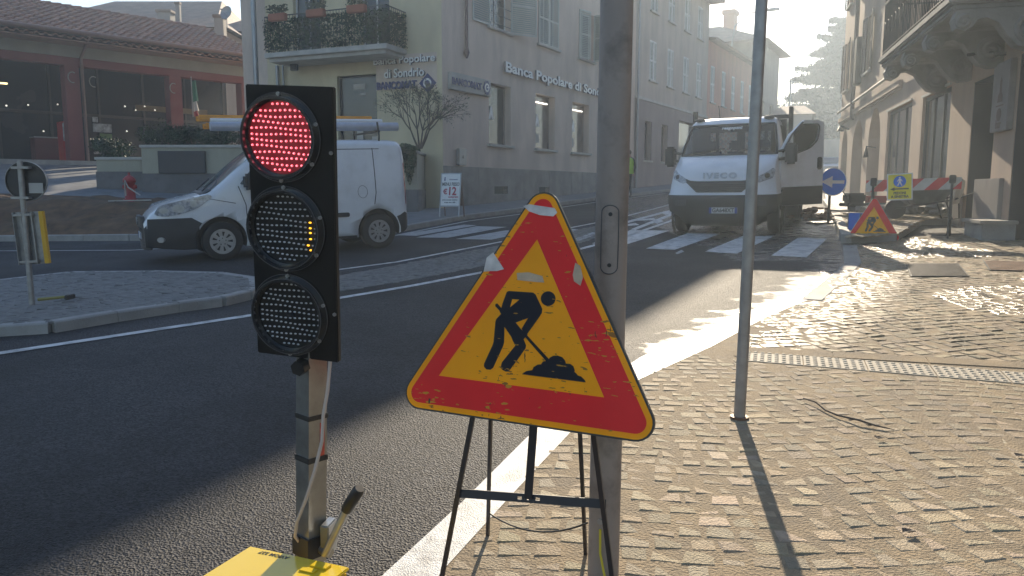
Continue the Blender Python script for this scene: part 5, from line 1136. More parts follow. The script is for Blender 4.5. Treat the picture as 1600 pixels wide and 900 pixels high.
for s in (1, -1):
    S = side(s)
    # side window and windscreen corner
    w_ = tess(rounded([(1.30,1.20),(2.42,1.20),(2.05,1.58),(1.85,1.655),(1.30,1.665)], .05), S, .006).build('side_window', M_VGLASS, van)
    # front bumper wrap
    tess([(2.755+.43*cos(a), .34+.43*sin(a)) for a in (.05,.3,.55,.8)]+[(3.2,.74),(3.62,.74),(3.64,.3),(3.3,.235),(3.17,.235)], S, .010).build('front_bumper', M_PLAS, van)
    tess([(-.755,.62),(-.60,.66),(-.50,.63),(0-.43*cos(.6), .34+.43*sin(.6)),(-.43*cos(.1),.34+.43*sin(.1)),(-.44,.27),(-.6,.3),(-.755,.37)], S, .012).build('rear_bumper', M_PLAS, van)
    tess(rounded([(.55,.62),(1.95,.62),(1.95,.70),(.55,.70)], .04), S, .016).build('side_moulding', M_PLAS, van)
    tess([(.42,.235),(2.32,.235),(2.32,.275),(.42,.275)], S, .010).build('sill_strip', M_PLAS, van)
    hl = tess(rounded([(3.56,.80),(3.50,.93),(3.22,1.02),(2.92,1.075),(2.86,1.04),(3.06,.90),(3.30,.80),(3.45,.765)], .04), S, .010).build('headlight', M_LAMPG, van)
    for (cx, cz, r_) in ((3.32,.88,.06),(3.16,.94,.05),(3.46,.86,.045)): tess([(cx+r_*cos(a*.5236), cz+r_*sin(a*.5236)) for a in range(12)], S, .014).build('reflector', M_CHR if 'M_CHR' in globals() else M_ALLOY, hl)
    tess(rounded([(-.735,.80),(-.69,.78),(-.655,1.12),(-.68,1.47),(-.725,1.48)], .03), S, .012).build('tail_light', M_TAIL, van)
    g = MB()
    for poly in ([(.0+.47*cos(1.45),.81),(.02,1.0),(.02,1.72),(.035,1.72),(.035,1.0),(.075,.81)], [(1.18,.3),(1.18,1.70),(1.194,1.70),(1.194,.3)], [(2.32,.5),(2.33,.9),(2.43,1.18),(2.445,1.18),(2.345,.9),(2.335,.5)], [(-.1,1.70),(2.0,1.70),(2.0,1.712),(-.1,1.712)], [(2.5,.92),(2.9,1.0),(3.2,1.04),(3.2,1.046),(2.9,1.008),(2.5,.93)]): tess(poly, S, .003, mb=g)
    g.build('panel_gaps', M_SEAM, van)
    g = MB(); cc = (.28, 1.02); pts = [(cc[0]+.09*cos(a*.314), cc[1]+.10*sin(a*.314)) for a in range(21)]
    for a, b in zip(pts, pts[1:]): g.tube([S(*a, .003), S(*b, .003)], .004, 4)
    g.build('fuel_flap', M_SEAM, van)
    g = MB(); g.tube([S(.5+.03*i, 1.17+.012*i*(1 if i > 6 else .2), .004) for i in range(-12, 1)]+[S(.5,1.17,.004)], .004, 4) if False else None
    h = tess(rounded([(1.28,.96),(1.46,.96),(1.46,1.0),(1.28,1.0)], .02), S, .03).build('door_handle', M_PLAS, van)
    mb_ = MB(); mb_.rbox(2.22, 2.36, s*.90 if s > 0 else -1.12, s*1.12 if s > 0 else -.90, 1.12, 1.36, .04); mb_.build('mirror', M_PLAS, van)
    for wx in (0, 2.755):
        y1 = s*.895; y0 = s*.70; w_ = empty('wheel', Matrix.Identity(4)); w_.parent = van
        t = MB(); prof = [(.0,.20),(.0,.305),(.02,.325),(.175,.325),(.195,.305),(.195,.21)]; n = 36
        for (q, r_) in prof:
            for j in range(n): a = 2*pi*j/n; t.v.append((wx+r_*cos(a), y0+(y1-y0)*q/.195, .325+r_*sin(a)))
        for i in range(len(prof)-1):
            for j in range(n): t.f.append([i*n+j, i*n+(j+1)%n, (i+1)*n+(j+1)%n, (i+1)*n+j]); t.m.append(0); t.sm.append(True)
        t.build('tyre', M_TYRE, w_)
        rm = MB(); ax = (0, s, 0); rm.tube([(wx, y0+s*.05, .325), (wx, y0+s*.06, .325)], .21, 30, 1); rm.ring((wx, y1-s*.03, .325), ax, .165, .212, .018, 36)
        rm.disc((wx, y1-s*.045, .325), ax, .085, .03, 20)
        for k in range(9):
            a = 2*pi*k/9; d = Vector((cos(a), 0, sin(a))); e_ = Vector((-sin(a), 0, cos(a))); P0 = Vector((wx, y1-s*.035, .325))
            rm.add([P0+d*.07-e_*.022, P0+d*.17-e_*.037, P0+d*.17+e_*.037, P0+d*.07+e_*.022], [(0,1,2,3)])
        for k in range(5): a = 2*pi*k/5+.3; rm.disc((wx+.055*cos(a), y1-s*.014, .325+.055*sin(a)), ax, .010, .004, 8, 1)
        rm.build('rim', [M_ALLOY, M_BLACK], w_)
# windscreen: follows the sloping roof-to-bonnet surface
def ws(x, y, o):
    zt = lerp_tab(TOP, x); w_ = v_w(x, zt-.13); t = y/max(.1, w_-.15); return (x+o*.55, y, zt+o*.8+.025*(1-min(1, abs(t))**2)-.0)
tess([(2.0,-.68),(2.0,0),(2.0,.68),(2.45,.74),(2.86,.78),(2.88,0),(2.86,-.78),(2.45,-.74)], ws, .008).build('windscreen', mat('sky_painted_windscreen', (.24,.30,.33), .08, var=.35, vscale=2.2, spec=1.0, coat=.6), van)  # pale blue base colour stands in for sky reflected in the windscreen
g = MB(); tess([(2.86,-.80),(2.86,.80),(3.03,.70),(3.03,-.70)], ws, .012, mb=g); g.tube([ws(2.95,.55,.03), ws(2.72,.35,.04), ws(2.62,-.15,.03)], .012, 5); g.tube([ws(2.95,-.1,.03), ws(2.72,-.3,.04), ws(2.66,-.65,.03)], .012, 5); g.build('scuttle_and_wipers', M_PLAS, van)
# front face
FX = 3.657
def fr(y, z, o): return (FX-.10*(abs(y)/.7)**3+o, y, z)
tess(rounded([(-.60,.23),(.60,.23),(.62,.56),(-.62,.56)], .05), fr, .016).build('bumper_front', M_PLAS, van)
gr = tess(rounded([(-.46,.60),(.46,.60),(.40,.78),(-.40,.78)], .05), fr, .03).build('grille', M_PLAS, van)
g = MB(); 
for z in (.64,.68,.72,.76): g.bar((FX-.02,-.36,z),(FX+.03,-.36,z),.01,.012) if False else g.tube([fr(-.38,z,.034), fr(0,z,.034), fr(.38,z,.034)], .006, 5)
g.build('grille_bars', M_SEAM, gr)
g = MB(); g.disc((FX+.03,0,.70), (1,0,0), .06, .012, 20); g.build('badge', M_ALLOY, van)
g = MB(); g.box(FX+.014, FX+.022, -.26, .26, .40, .51); pl_ = g.build('number_plate', M_PLATE, van); g = MB(); g.box(FX+.021, FX+.024, .215, .26, .40, .51); g.box(FX+.021, FX+.024, -.26, -.215, .40, .51); g.build('blue_bands', M_PBLUE, pl_)
g = MB()
for z in (.28,.33,.38): g.tube([fr(-.45,z,.02), fr(0,z,.02), fr(.45,z,.02)], .010, 5)
g.build('lower_grille', M_SEAM, van)
for s in (1,-1): g = MB(); g.disc((3.50, s*.72, .40), (.7, s*.7, 0), .045, .02, 16); g.build('fog_lamp', M_ALLOY, van)
# roof rack and its loads
rk = MB()
for x in (-.15, .75, 1.65):
    rk.bar((x,-.72,1.99),(x,.72,1.99), .05, .03)
    for s in (-1, 1): rk.tube([(x,s*.70,1.80),(x,s*.72,1.93),(x,s*.70,2.02),(x,s*.66,2.14)], .018, 6)
rk.build('roof_rack', M_IRONB, van)
VM = van.matrix_world.copy()
def load(name, label, cat, pts, r, m, n=14):
    e = MB(); e.tube(pts, r, n); return e.build(name, m, None, VM, label=label, cat=cat)
load('carrier_tube', 'long pale grey carrier tube on the near side of the van roof rack', 'tube', [(-.78,.52,2.075),(2.75,.52,2.075)], .07, mat('grey_tube', (.42,.44,.50), .4, var=.1, vscale=8, metal=.2))
load('white_tube', 'slim white tube on the van roof rack above the red pole', 'tube', [(-.38,.28,2.17),(2.7,.28,2.17)], .042, M_WHITE)
load('red_pole', 'dull red pole poking out behind the white tube on the van rack', 'pole', [(-.62,.34,2.12),(1.5,.34,2.12)], .032, mat('dull_red', (.16,.03,.03), .5))
def ladder(name, label, y, x0, x1, z, m):
    e = empty(name, VM.copy(), label, 'ladder', 'ladders on the van roof rack')
    for s in (-.18, .18): b_ = MB(); b_.rbox(x0, x1, y+s-.03, y+s+.03, z, z+.08, .008); b_.build('rail', m, e)
    x = x0+.15
    while x < x1: b_ = MB(); b_.tube([(x, y-.16, z+.04), (x, y+.16, z+.04)], .014, 6); b_.build('rung', m, e); x += .28
M_ORW = mat('orange_wood', (.75,.33,.05), .5, var=.25, vscale=4, stretch=(1,8,8))
ladder('wooden_ladder', 'orange wooden ladder lying on top of the van rack', -.1, -.25, 2.85, 2.19, M_ORW); ladder('wooden_ladder', 'lower orange ladder half hidden under the upper one on the van', -.45, .0, 2.7, 2.09, M_ORW)

def remap(v):
    x, y, z = v
    if x > 3.19: x = 3.19+(x-3.19)*1.55
    if x < -.42: x = -.42+(x+.42)*.5
    if z > .7: z = .7+(z-.7)*1.12
    return (x, y, z)
def remap_tree(o):
    for ch in list(o.children):
        if ch.name.startswith('wheel') and ch.type == 'EMPTY': continue
        if ch.type == 'MESH':
            for v in ch.data.vertices: v.co = remap(v.co)
        remap_tree(ch)
for p_ in body.data.polygons:
    c_ = p_.center
    if (c_.x > 3.12 and c_.z < .60) or (c_.x > 3.5 and c_.z < .62) or (c_.x < -.5 and c_.z < .58): p_.material_index = 1
remap_tree(van)
for nm in ('carrier_tube', 'white_tube', 'red_pole'):
    for v in bpy.data.objects[nm].data.vertices: v.co = remap(v.co)
for o in [o for o in COL.objects if o.name.startswith('wooden_ladder')]: remap_tree(o)
# ---------------------------------------------------------------- lorry
tf = Vector((-.45,-.893)); tc_ = V2(gp(1137.5, 361)); bump = tc_+tf*1.0
TM = frame_on_ground(bump.x, bump.y, tf); lorry = empty('tipper_lorry', TM, 'white light lorry facing the camera behind the zebra crossing with its door open', 'lorry')
LV = [(.17,-.14,.68,.20),(.24,-.07,.73,.20),(.34,-.03,.80,.22),(.44,-.01,1.0,.30),(.62,0,1.03,.30),(.76,-.01,1.03,.30),(.80,-.045,1.01,.30),(.95,-.075,.99,.30),(1.08,-.12,.97,.28),(1.18,-.17,.955,.26),(1.26,-.25,.945,.25),(1.34,-.38,.94,.24),(1.42,-.54,.94,.22),(1.48,-.68,.945,.20),(1.51,-.755,.95,.18),(1.70,-.90,.925,.16),(1.9,-1.06,.885,.15),(2.07,-1.19,.845,.14),(2.13,-1.25,.825,.14),(2.19,-1.34,.79,.15),(2.235,-1.48,.73,.16),(2.255,-1.65,.64,.16)]
def lf(z): return lerp_tab(LV, z, 1), lerp_tab(LV, z, 2), lerp_tab(LV, z, 3)
def tfr(y, z, o): xf, w_, c = lf(z); return (xf-c*min(1.15, abs(y)/w_)**4+o*1.0, y, z+o*.2)
SS = [-1,-.985,-.95,-.9,-.8,-.65,-.45,-.2,0,.2,.45,.65,.8,.9,.95,.985,1]; XB = -2.12
b_ = MB(); rows = []
for (z, xf, w_, c) in LV:
    row = [(XB, -w_, z), (XB*.5+(xf-c)*.5, -w_, z)]+[(xf-c*abs(s)**4, w_*s, z) for s in SS]+[(XB*.5+(xf-c)*.5, w_, z), (XB, w_, z)]; rows.append(len(b_.v)); b_.v += row; nr = len(row)
for i in range(len(LV)-1):
    z0, z1 = LV[i][0], LV[i+1][0]
    for k in range(nr-1):
        in_ws = 1.50 < z0 and z1 < 2.08 and 3 <= k-1 and k+1 <= nr-4
        side_r = (k >= nr-3); side_l = (k <= 1)
        if in_ws: continue
        if side_r and z0 > .42 and z1 < 2.1 and k == nr-2: continue                      # open doorway
        if (side_l) and 1.50 < z0 and z1 < 2.08: continue
        b_.f.append([rows[i]+k, rows[i]+k+1, rows[i+1]+k+1, rows[i+1]+k]); b_.m.append(1 if z1 <= .765 else 0); b_.sm.append(True)
b_.f.append([rows[-1]+k for k in range(nr)]); b_.m.append(0); b_.sm.append(False); b_.f.append([rows[0]+k for k in range(nr)][::-1]); b_.m.append(1); b_.sm.append(False)
cab = b_.build('cab', [M_VANW, M_PLAS], lorry)
def gridpatch(f, y0, y1, z0, z1, ny, nz, off, inset=None):
    g = MB(); 
    for j in range(nz+1):
        for i in range(ny+1):
            z = z0+(z1-z0)*j/nz; y = y0+(y1-y0)*i/ny
            if inset: y *= inset(z)
            g.v.append(f(y, z, off))
    for j in range(nz):
        for i in range(ny): g.f.append([j*(ny+1)+i, j*(ny+1)+i+1, (j+1)*(ny+1)+i+1, (j+1)*(ny+1)+i]); g.m.append(0); g.sm.append(True)
    return g
inw = lambda z: lf(z)[1]
gridpatch(tfr, -.965, .965, 1.515, 2.075, 24, 8, .004, inw).build('windscreen', M_THIN, lorry)
fr_ = MB()
for s in (-1, 1): fr_.tube([tfr(s*.955*inw(z), z, .002) for z in (1.5,1.65,1.8,1.95,2.08)], .028, 6)
fr_.tube([tfr(y, 1.505, .004) for y in [-.9+.1*i for i in range(19)]], .022, 6); fr_.tube([tfr(y, 2.09, .0) for y in [-.8+.1*i for i in range(17)]], .028, 6)
for s, a in ((-1, 0), (1, 0)): fr_.tube([tfr(s*.5-.3, 1.53, .03), tfr(s*.35-.1, 1.58, .03), tfr(s*.4+.35, 1.63, .02)], .010, 5)
fr_.build('windscreen_seal', M_PLAS, lorry)
# inside of the cab
i_ = MB(); i_.rbox(-1.25, -.80, -.88, .88, 1.15, 1.50, .05); i_.build('dashboard', M_PLAS, lorry)
i_ = MB(); i_.box(XB+.0, XB+.03, -.92, .92, .5, 1.42); i_.box(XB, XB+.03, -.92, .92, 1.98, 2.2); i_.box(XB, XB+.03, -.92,-.62,1.42,1.98); i_.box(XB, XB+.03, .62,.92,1.42,1.98); i_.box(XB, XB+.03, -.06,.10,1.42,1.98); i_.box(-2.1, -.9, -.92, .90, .42, .46); i_.build('cab_lining', M_PLAS, lorry)
for y, w_ in ((-.52,.26),(-.05,.22),(.52,.25)):
    i_ = MB(); i_.rbox(-1.95, -1.75, y-w_*.9, y+w_*.9, .8, 1.58, .05); i_.rbox(-1.92, -1.8, y-.12, y+.12, 1.60, 1.80, .04); i_.rbox(-1.95, -1.4, y-w_, y+w_, .7, .88, .05); i_.build('seat', M_PLAS, lorry)
i_ = MB(); i_.tube([(-1.32+.06*cos(a)*.6, .5+.2*sin(a), 1.45+.18*cos(a)) for a in [k*.4 for k in range(17)]], .016, 6); i_.build('steering_wheel', M_BLACK, lorry)
# grille, lamps, bumper detail
tess(rounded([(-.74,1.06),(-.60,.97),(-.42,.81),(.42,.81),(.60,.97),(.74,1.06),(.70,1.09),(.55,1.03),(.40,1.02),(-.40,1.02),(-.55,1.03),(-.70,1.09)], .02), tfr, .012, sub=.1).build('grille', M_PLAS, lorry)
g = MB()
for z in (.85,.89,.93,.97): g.tube([tfr(y*(.42+(z-.81)*.9), z, .016) for y in (-1,-.5,0,.5,1)], .006, 5)
g.build('grille_bars', M_SEAM, lorry)
for s in (-1, 1):
    hl = tess(rounded([(s*.62,1.00),(s*.72,.98),(s*.93,1.06),(s*.965,1.20),(s*.92,1.245),(s*.80,1.15),(s*.66,1.08)], .02), tfr, .014, sub=.06).build('headlight', M_LAMPG, lorry)
    g = MB(); tess([(s*.84+.045*cos(a*.5236), 1.10+.045*sin(a*.5236)) for a in range(12)], tfr, .02, mb=g); g.build('reflector', M_BLACK, hl)
    g = MB(); tess(rounded([(s*.62,.56),(s*.86,.56),(s*.86,.66),(s*.62,.68)], .02), tfr, .008, mb=g); g.build('fog_lamp', M_SEAM, lorry)
    mi = MB(); mi.rbox(-1.05, -.88, min(s*1.06, s*1.27), max(s*1.06, s*1.27), 1.30, 1.70, .04); mi.tube([(-.95,s*.93,1.40),(-.95,s*1.10,1.42)], .03, 6); mi.tube([(-.95,s*.93,1.55),(-.95,s*1.10,1.58)], .025, 6); 
    mi.build('mirror', M_PLAS, lorry)
    cl = MB(); cl.sphere((-1.42, s*.68, 2.22), .09, 12, 8, sc=(1,1.2,.45)); cl.build('roof_lamp', M_SEAM, lorry)
    wt_ = MB(); r_ = .36
    prof = [(.0,.18),(.0,.34),(.02,.36),(.2,.36),(.22,.34),(.22,.20)]; n = 32; y0 = s*.79
    wh = empty('wheel', Matrix.Identity(4)); wh.parent = lorry
    for wx in (-1.0,):
        for (q, rr2) in prof:
            for j in range(n): a = 2*pi*j/n; wt_.v.append((wx+rr2*cos(a), y0+s*q, .36+rr2*sin(a)))
        for i in range(len(prof)-1):
            for j in range(n): wt_.f.append([i*n+j, i*n+(j+1)%n, (i+1)*n+(j+1)%n, (i+1)*n+j]); wt_.m.append(0); wt_.sm.append(True)
    wt_.build('tyre', M_TYRE, wh); rm = MB(); rm.tube([(-1.0, y0+s*.12, .36),(-1.0, y0+s*.16, .36),(-1.0, y0+s*.20, .36)], [.2,.19,.08], 24); rm.build('rim', M_ALLOY, wh)
g = MB(); g.tube([(-1.75,-.35,2.25),(-1.7,-.37,2.52)], .008, 5); g.build('aerial', M_BLACK, lorry)
for s in (-1, 1):
    c = MB(); c.tube([(-1.0, s*.70, .36), (-1.0, s*1.2, .36)], .43, 30, 1, sm=False); g = MB(); g.ring((-1.0, s*1.0, .36), (0,s,0), .40, .46, .03, 36); g.build('wheel_arch', M_PLAS, lorry)
# plate and lettering
g = MB(); g.box(.004, .016, -.26, .26, .42, .53); pl_ = g.build('number_plate', M_PLATE, lorry, Matrix.Translation((0,.10,0))); g = MB(); g.box(.0155, .019, .215, .26, .42, .53); g.box(.0155, .019, -.26, -.215, .42, .53); g.build('blue_bands', M_PBLUE, pl_)
TL = Matrix(((0,-1,0,0),(1,0,0,0),(0,0,1,0),(0,0,0,1)))       # text facing -y -> facing +x
t = text_mb('GA648XT', .105, .004, .003, sx=.92); g = MB(); merge(g, t, Matrix.Translation((.018,0,.475)) @ TL); g.build('lettering', M_BLACK, pl_)
t = text_mb('IVECO', .15, .02, .006, spacing=1.25, sx=1.25); g = MB(); merge(g, t, Matrix.Translation((-.122,.0,1.115)) @ Matrix.Rotation(-.35, 4, 'Y') @ TL); g.build('badge_lettering', M_ALLOY, lorry)
t = text_mb('resgopeni', .10, .004, .004); g = MB(); merge(g, t, Matrix.Translation((-1.13,.02,2.03)) @ Matrix.Rotation(-.68, 4, 'Y') @ TL); g.build('screen_lettering', M_WHITE, lorry)
# body behind the cab: frame, lattice headboard, bed
g = MB(); g.box(-2.30, -2.24, -1.0, 1.0, .75, .95); g.box(-2.30, -2.24, -1.0, 1.0, 2.22, 2.30)
for y in (-.97,-.5,.0,.5,.97): g.box(-2.299, -2.241, y-.03, y+.03, .95, 2.22)
g.box(-2.32,-2.22, .94,1.02, .5, 2.45); g.box(-2.32,-2.22, -1.02,-.94, .5, 2.45); fb = g.build('headboard', M_IRONB, lorry)
g = MB()
for k in range(-16, 17): 
    for s in (-1, 1): y0_, y1_ = k*.11-.5*s*.8, k*.11+.5*s*.8; g.bar((-2.27-.006*s, max(-.95,min(.95,y0_)), 1.35 if abs(y0_) < .95 else 1.35), (-2.27-.006*s, max(-.95,min(.95,y1_)), 2.15), .012, .012)
g.build('lattice', M_SHUTF, fb)
g = MB(); g.box(-5.2, -2.33, -1.02, 1.02, .78, .9); g.box(-5.2,-2.33, 1.0, 1.04, .9, 1.35); g.box(-5.2,-2.33, -1.04, -1.0, .9, 1.35); g.box(-5.2,-2.2, -.4, -.28, .5, .78); g.box(-5.2,-2.2, .28, .4, .5, .78); g.build('load_bed', M_GREYM, lorry)
for s in (-1, 1): w_ = MB(); w_.tube([(-4.3,s*.62,.36),(-4.3,s*1.0,.36)], .36, 26); w_.build('rear_wheel', M_TYRE, lorry)
# open driver's door with mirror and window
hinge = Matrix.Translation((-.98, .965, 0)) @ Matrix.Rotation(pi-R(40), 4, 'Z')    # local x runs from the hinge to the free edge
DL = 1.06
dm = MB(); outer = [(0,.50),(DL,.50),(DL,1.42),(DL-.02,2.08),(DL-.16,2.13),(.55,2.13),(.20,1.86),(0,1.56)]
win = [(.30,1.52),(.36,1.50),(.70,1.60),(.88,1.74),(.93,1.92),(.92,2.05),(.50,2.05),(.28,1.86)]
def ring_poly(mb, out, inn, y0, y1, m=0):
    # polygon with a hole, closed skin: match by angle round the hole centre
    c = Vector((sum(p[0] for p in inn)/len(inn), sum(p[1] for p in inn)/len(inn)))
    def hit(poly, a):
        d = Vector((cos(a), sin(a))); best = None
        for i in range(len(poly)):
            p = Vector(poly[i]); q = Vector(poly[(i+1)%len(poly)]); e = q-p; den = d.x*e.y-d.y*e.x
            if abs(den) < 1e-9: continue
            w_ = p-c; t = (w_.x*e.y-w_.y*e.x)/den; u = (w_.x*d.y-w_.y*d.x)/den
            if t > 0 and -1e-6 <= u <= 1+1e-6 and (best is None or t < best): best = t
        return c+d*best
    an = sorted(set([math.atan2(p[1]-c.y, p[0]-c.x) for p in out]+[math.atan2(p[1]-c.y, p[0]-c.x) for p in inn]+[-pi+2*pi*k/24 for k in range(24)])); n = len(an); b = len(mb.v)
    for a in an:
        o_, i2 = hit(out, a), hit(inn, a); mb.v += [(o_.x,y0,o_.y),(i2.x,y0,i2.y),(o_.x,y1,o_.y),(i2.x,y1,i2.y)]
    for k in range(n):
        A = b+4*k; B = b+4*((k+1)%n)
        for q in ((0,1,1,0),(2,3,3,2),(0,2,2,0),(1,3,3,1)): mb.f.append([A+q[0], A+q[1], B+q[1], B+q[0]]); mb.m.append(m); mb.sm.append(False)
ring_poly(dm, outer, rounded(win, .06), -.03, .03); door_o = dm.build('door', M_VANW, lorry, hinge)
# the outer skin faces the camera: find which side
sidey = -1 if (lorry.matrix_world @ hinge @ Vector((.5,-1,1))).y < (lorry.matrix_world @ hinge @ Vector((.5,1,1))).y else 1
g = MB(); g.box(.3, .9, -.004, .004, 1.5, 2.05); 
g = MB(); g.prism([(p[0], p[1]) for p in rounded(win, .06)], (0,.003,0), (1,0,0), (0,0,1), .006); g.build('door_window', thin_glass('door_glass', (.85,.88,.88)), door_o)
g = MB(); wl_ = rounded(win, .06); g.tube([(p[0], sidey*.034, p[1]) for p in wl_+wl_[:1]], .016, 6); g.tube([(.02,sidey*.034,1.52),(.24,sidey*.034,1.86),(.5,sidey*.034,2.09)], .02, 6); g.build('window_seal', M_PLAS, door_o)
g = MB(); g.rbox(.01, DL-.01, sidey*.031 if sidey > 0 else -.055, .055 if sidey > 0 else -.031, .505, .86, .01); g.build('lower_trim', M_PLAS, door_o)
g = MB(); g.rbox(DL-.17, DL-.05, sidey*.03 if sidey > 0 else -.06, .06 if sidey > 0 else -.03, 1.18, 1.42, .02); g.build('door_handle', M_PLAS, door_o)
g = MB(); g.box(.05, DL-.08, -sidey*.10 if sidey < 0 else -.10, -sidey*.03 if sidey < 0 else -.03, .55, 1.45); g.build('door_lining', M_PLAS, door_o)
# ================================================================ road works on the right
M_SRED = mat('sign_red', (.75,.03,.03), .4, var=.08, vscale=5, spec=.2); M_SYEL = mat('sign_yellow', (.95,.45,.01), .4, var=.08, vscale=5, spec=.2); M_SBLK = mat('sign_black', (.012,.013,.02), .4, var=.2); M_SBLUE = mat('sign_blue', (.005,.13,.62), .4, var=.08, spec=.2); M_SWHT = mat('sign_white', (.65,.66,.66), .4, var=.1)
PIC = dict(
 arm_back=[(345,125),(360,118),(540,130),(545,185),(438,182),(385,178),(368,240),(345,290),(300,265),(312,215)],
 torso=[(438,182),(540,130),(558,145),(607,250),(604,282),(503,318),(410,352),(330,385),(268,340),(268,325),(300,290),(330,262),(368,240)],
 handle=[(262,215),(275,210),(310,250),(345,290),(300,285),(290,262),(260,230)],
 leg_back=[(268,325),(335,330),(328,390),(325,500),(318,525),(245,685),(225,700),(195,697),(178,678),(178,655),(240,520),(248,495),(262,345)],
 leg_front=[(330,385),(412,352),(450,400),(500,440),(470,475),(488,520),(485,540),(415,640),(365,705),(340,714),(312,700),(303,672),(310,645),(410,520),(390,485),(378,455)],
 arm_front=[(503,318),(604,282),(590,305),(490,445),(470,420),(455,398)],
 shaft=[(478,455),(495,445),(660,625),(640,640)],
 pile=[(458,733),(490,710),(535,703),(545,680),(575,662),(600,660),(612,640),(650,632),(665,610),(690,597),(720,595),(755,607),(775,630),(783,655),(815,657),(838,675),(848,705),(845,715),(862,730),(870,742),(895,750),(925,780),(928,793)],
 head=[(652+54*cos(a*.2618), 175+54*sin(a*.2618)) for a in range(24)])
# pose of the big sign panel, found from its three corners; panel plane: local x right, z up, front faces -y
def euler_pose(P, a, b, c): return Matrix.Translation(P) @ Matrix.Rotation(a, 4, 'Z') @ Matrix.Rotation(b, 4, 'X') @ Matrix.Rotation(c, 4, 'Y')
SIGN_M = euler_pose((.0546*.93, 2.4459*.93, CAMH+(.9173-CAMH)*.93), -.3956, -.2297, .0214) @ Matrix.Scale(.93, 4)
def to_plane(M, px, py, off=0):
    Mi = M.inverted(); C = Mi @ Vector((0,0,CAMH)); d = Mi.to_3x3() @ ray(px, py); t = (-off-C.y)/d.y; q = C+d*t; return (q.x, q.z)
PIC2 = {k: [to_plane(SIGN_M, 720+x/4.736, 430+y/4.736) for x, y in v] for k, v in PIC.items()}   # pictogram in metres on the panel
INNER = [to_plane(SIGN_M, *q) for q in ((840,374.5),(686.7,587),(944.6,621))]
def tri_round(side, r, n=8):
    D = side-2*r*math.sqrt(3); h = D*math.sqrt(3)/2; c = [(-D/2,-h/3),(D/2,-h/3),(0,2*h/3)]; out = []
    for i, (cx, cz) in enumerate(c):
        a0 = [R(150), R(270), R(30)][i]
        for k in range(n+1): a = a0+R(120)*k/n; out.append((cx+r*cos(a), cz+r*sin(a)))
    return out
def works_panel(e, side, scale=1.0, detail=True):
    O = lambda d: (0, -d, 0); X_ = (1,0,0); Z_ = (0,0,1)                    # X x Z = -y: extrusion goes to the front
    s = scale; D = .745; h = D*math.sqrt(3)/2
    def rnd_tri(inset): 
        Dn = D; r = .0775-inset; c = [(-Dn/2,-h/3),(Dn/2,-h/3),(0,2*h/3)]; out = []
        for i, (cx, cz) in enumerate(c):
            a0 = [R(150), R(270), R(30)][i]
            for k in range(9): a = a0+R(120)*k/8; out.append(((cx+r*cos(a))*s, (cz+r*sin(a))*s))
        return out
    R0 = .056
    def tri(r):
        c = [(-D/2,-h/3),(D/2,-h/3),(0,2*h/3)]; out = []
        for i, (cx, cz) in enumerate(c):
            a0 = [R(150), R(270), R(30)][i]
            for k in range(9): a = a0+R(120)*k/8; out.append(((cx+r*cos(a))*s, (cz+r*sin(a))*s))
        return out
    b_ = MB(); b_.prism(tri(.058), (0,.016,0), X_, Z_, .016); bk = b_.build('backing', M_BLACK if detail else M_GREYM, e)
    b_ = MB(); b_.prism(tri(.052), (0,-.0005,0), X_, Z_, .001); b_.build('yellow_edge' if detail else 'face', M_SYELW if detail else M_SRED, e)
    b_ = MB(); b_.prism(tri(.034), (0,-.002,0), X_, Z_, .001); b_.build('red_border', M_SREDW if detail else M_SRED, e)
    b_ = MB(); b_.prism([(x*s, z*s) for x, z in INNER], (0,-.0035,0), X_, Z_, .001); b_.build('yellow_field', M_SYELW if detail else M_SYEL, e)
    b_ = MB()
    for i, (k, v) in enumerate(PIC2.items()): b_.prism([(x*s, z*s) for x, z in v], (0,-.005-.00025*i,0), X_, Z_, .0008)
    b_.build('pictogram', M_SBLKW if detail else M_SBLK, e)
def worn(name, col, scratch, amt, sc=6):
    """sign sheeting with real scratches and chips (wear with its own shape)"""
    m = mat(name, col, .45, var=.07, vscale=5, spec=.15); n = m.node_tree.nodes; l = m.node_tree.links; b = n['Principled BSDF']
    tc = n.new('ShaderNodeTexCoord'); out = b.inputs['Base Color'].links[0].from_socket
    for (st, thr, cc, seed) in (((26,26,110), .68, scratch, 0), ((90,90,22), .76, (.06,.045,.03), 3)):
        mp = n.new('ShaderNodeMapping'); mp.inputs['Scale'].default_value = st; mp.inputs['Rotation'].default_value = (0, R(25+seed*20), 0); mp.inputs['Location'].default_value = (seed, seed, seed); l.new(tc.outputs['Object'], mp.inputs[0])
        n1 = n.new('ShaderNodeTexNoise'); n1.inputs['Scale'].default_value = 1; n1.inputs['Detail'].default_value = 3; l.new(mp.outputs[0], n1.inputs[0])
        n2 = n.new('ShaderNodeTexNoise'); n2.inputs['Scale'].default_value = sc; n2.inputs['Detail'].default_value = 2; l.new(tc.outputs['Object'], n2.inputs[0])
        s_ = n.new('ShaderNodeMath'); s_.operation = 'ADD'; l.new(n1.outputs[0], s_.inputs[0]); q = n.new('ShaderNodeMath'); q.operation = 'MULTIPLY_ADD'; q.inputs[1].default_value = .55; q.inputs[2].default_value = -.275; l.new(n2.outputs[0], q.inputs[0]); l.new(q.outputs[0], s_.inputs[1])
        r_ = n.new('ShaderNodeMapRange'); r_.inputs[1].default_value = thr-amt; r_.inputs[2].default_value = thr-amt+.012; l.new(s_.outputs[0], r_.inputs[0])
        mx = n.new('ShaderNodeMix'); mx.data_type = 'RGBA'; l.new(r_.outputs[0], mx.inputs[0]); l.new(out, mx.inputs[6]); mx.inputs[7].default_value = (*cc, 1); out = mx.outputs[2]
    l.new(out, b.inputs['Base Color']); return m
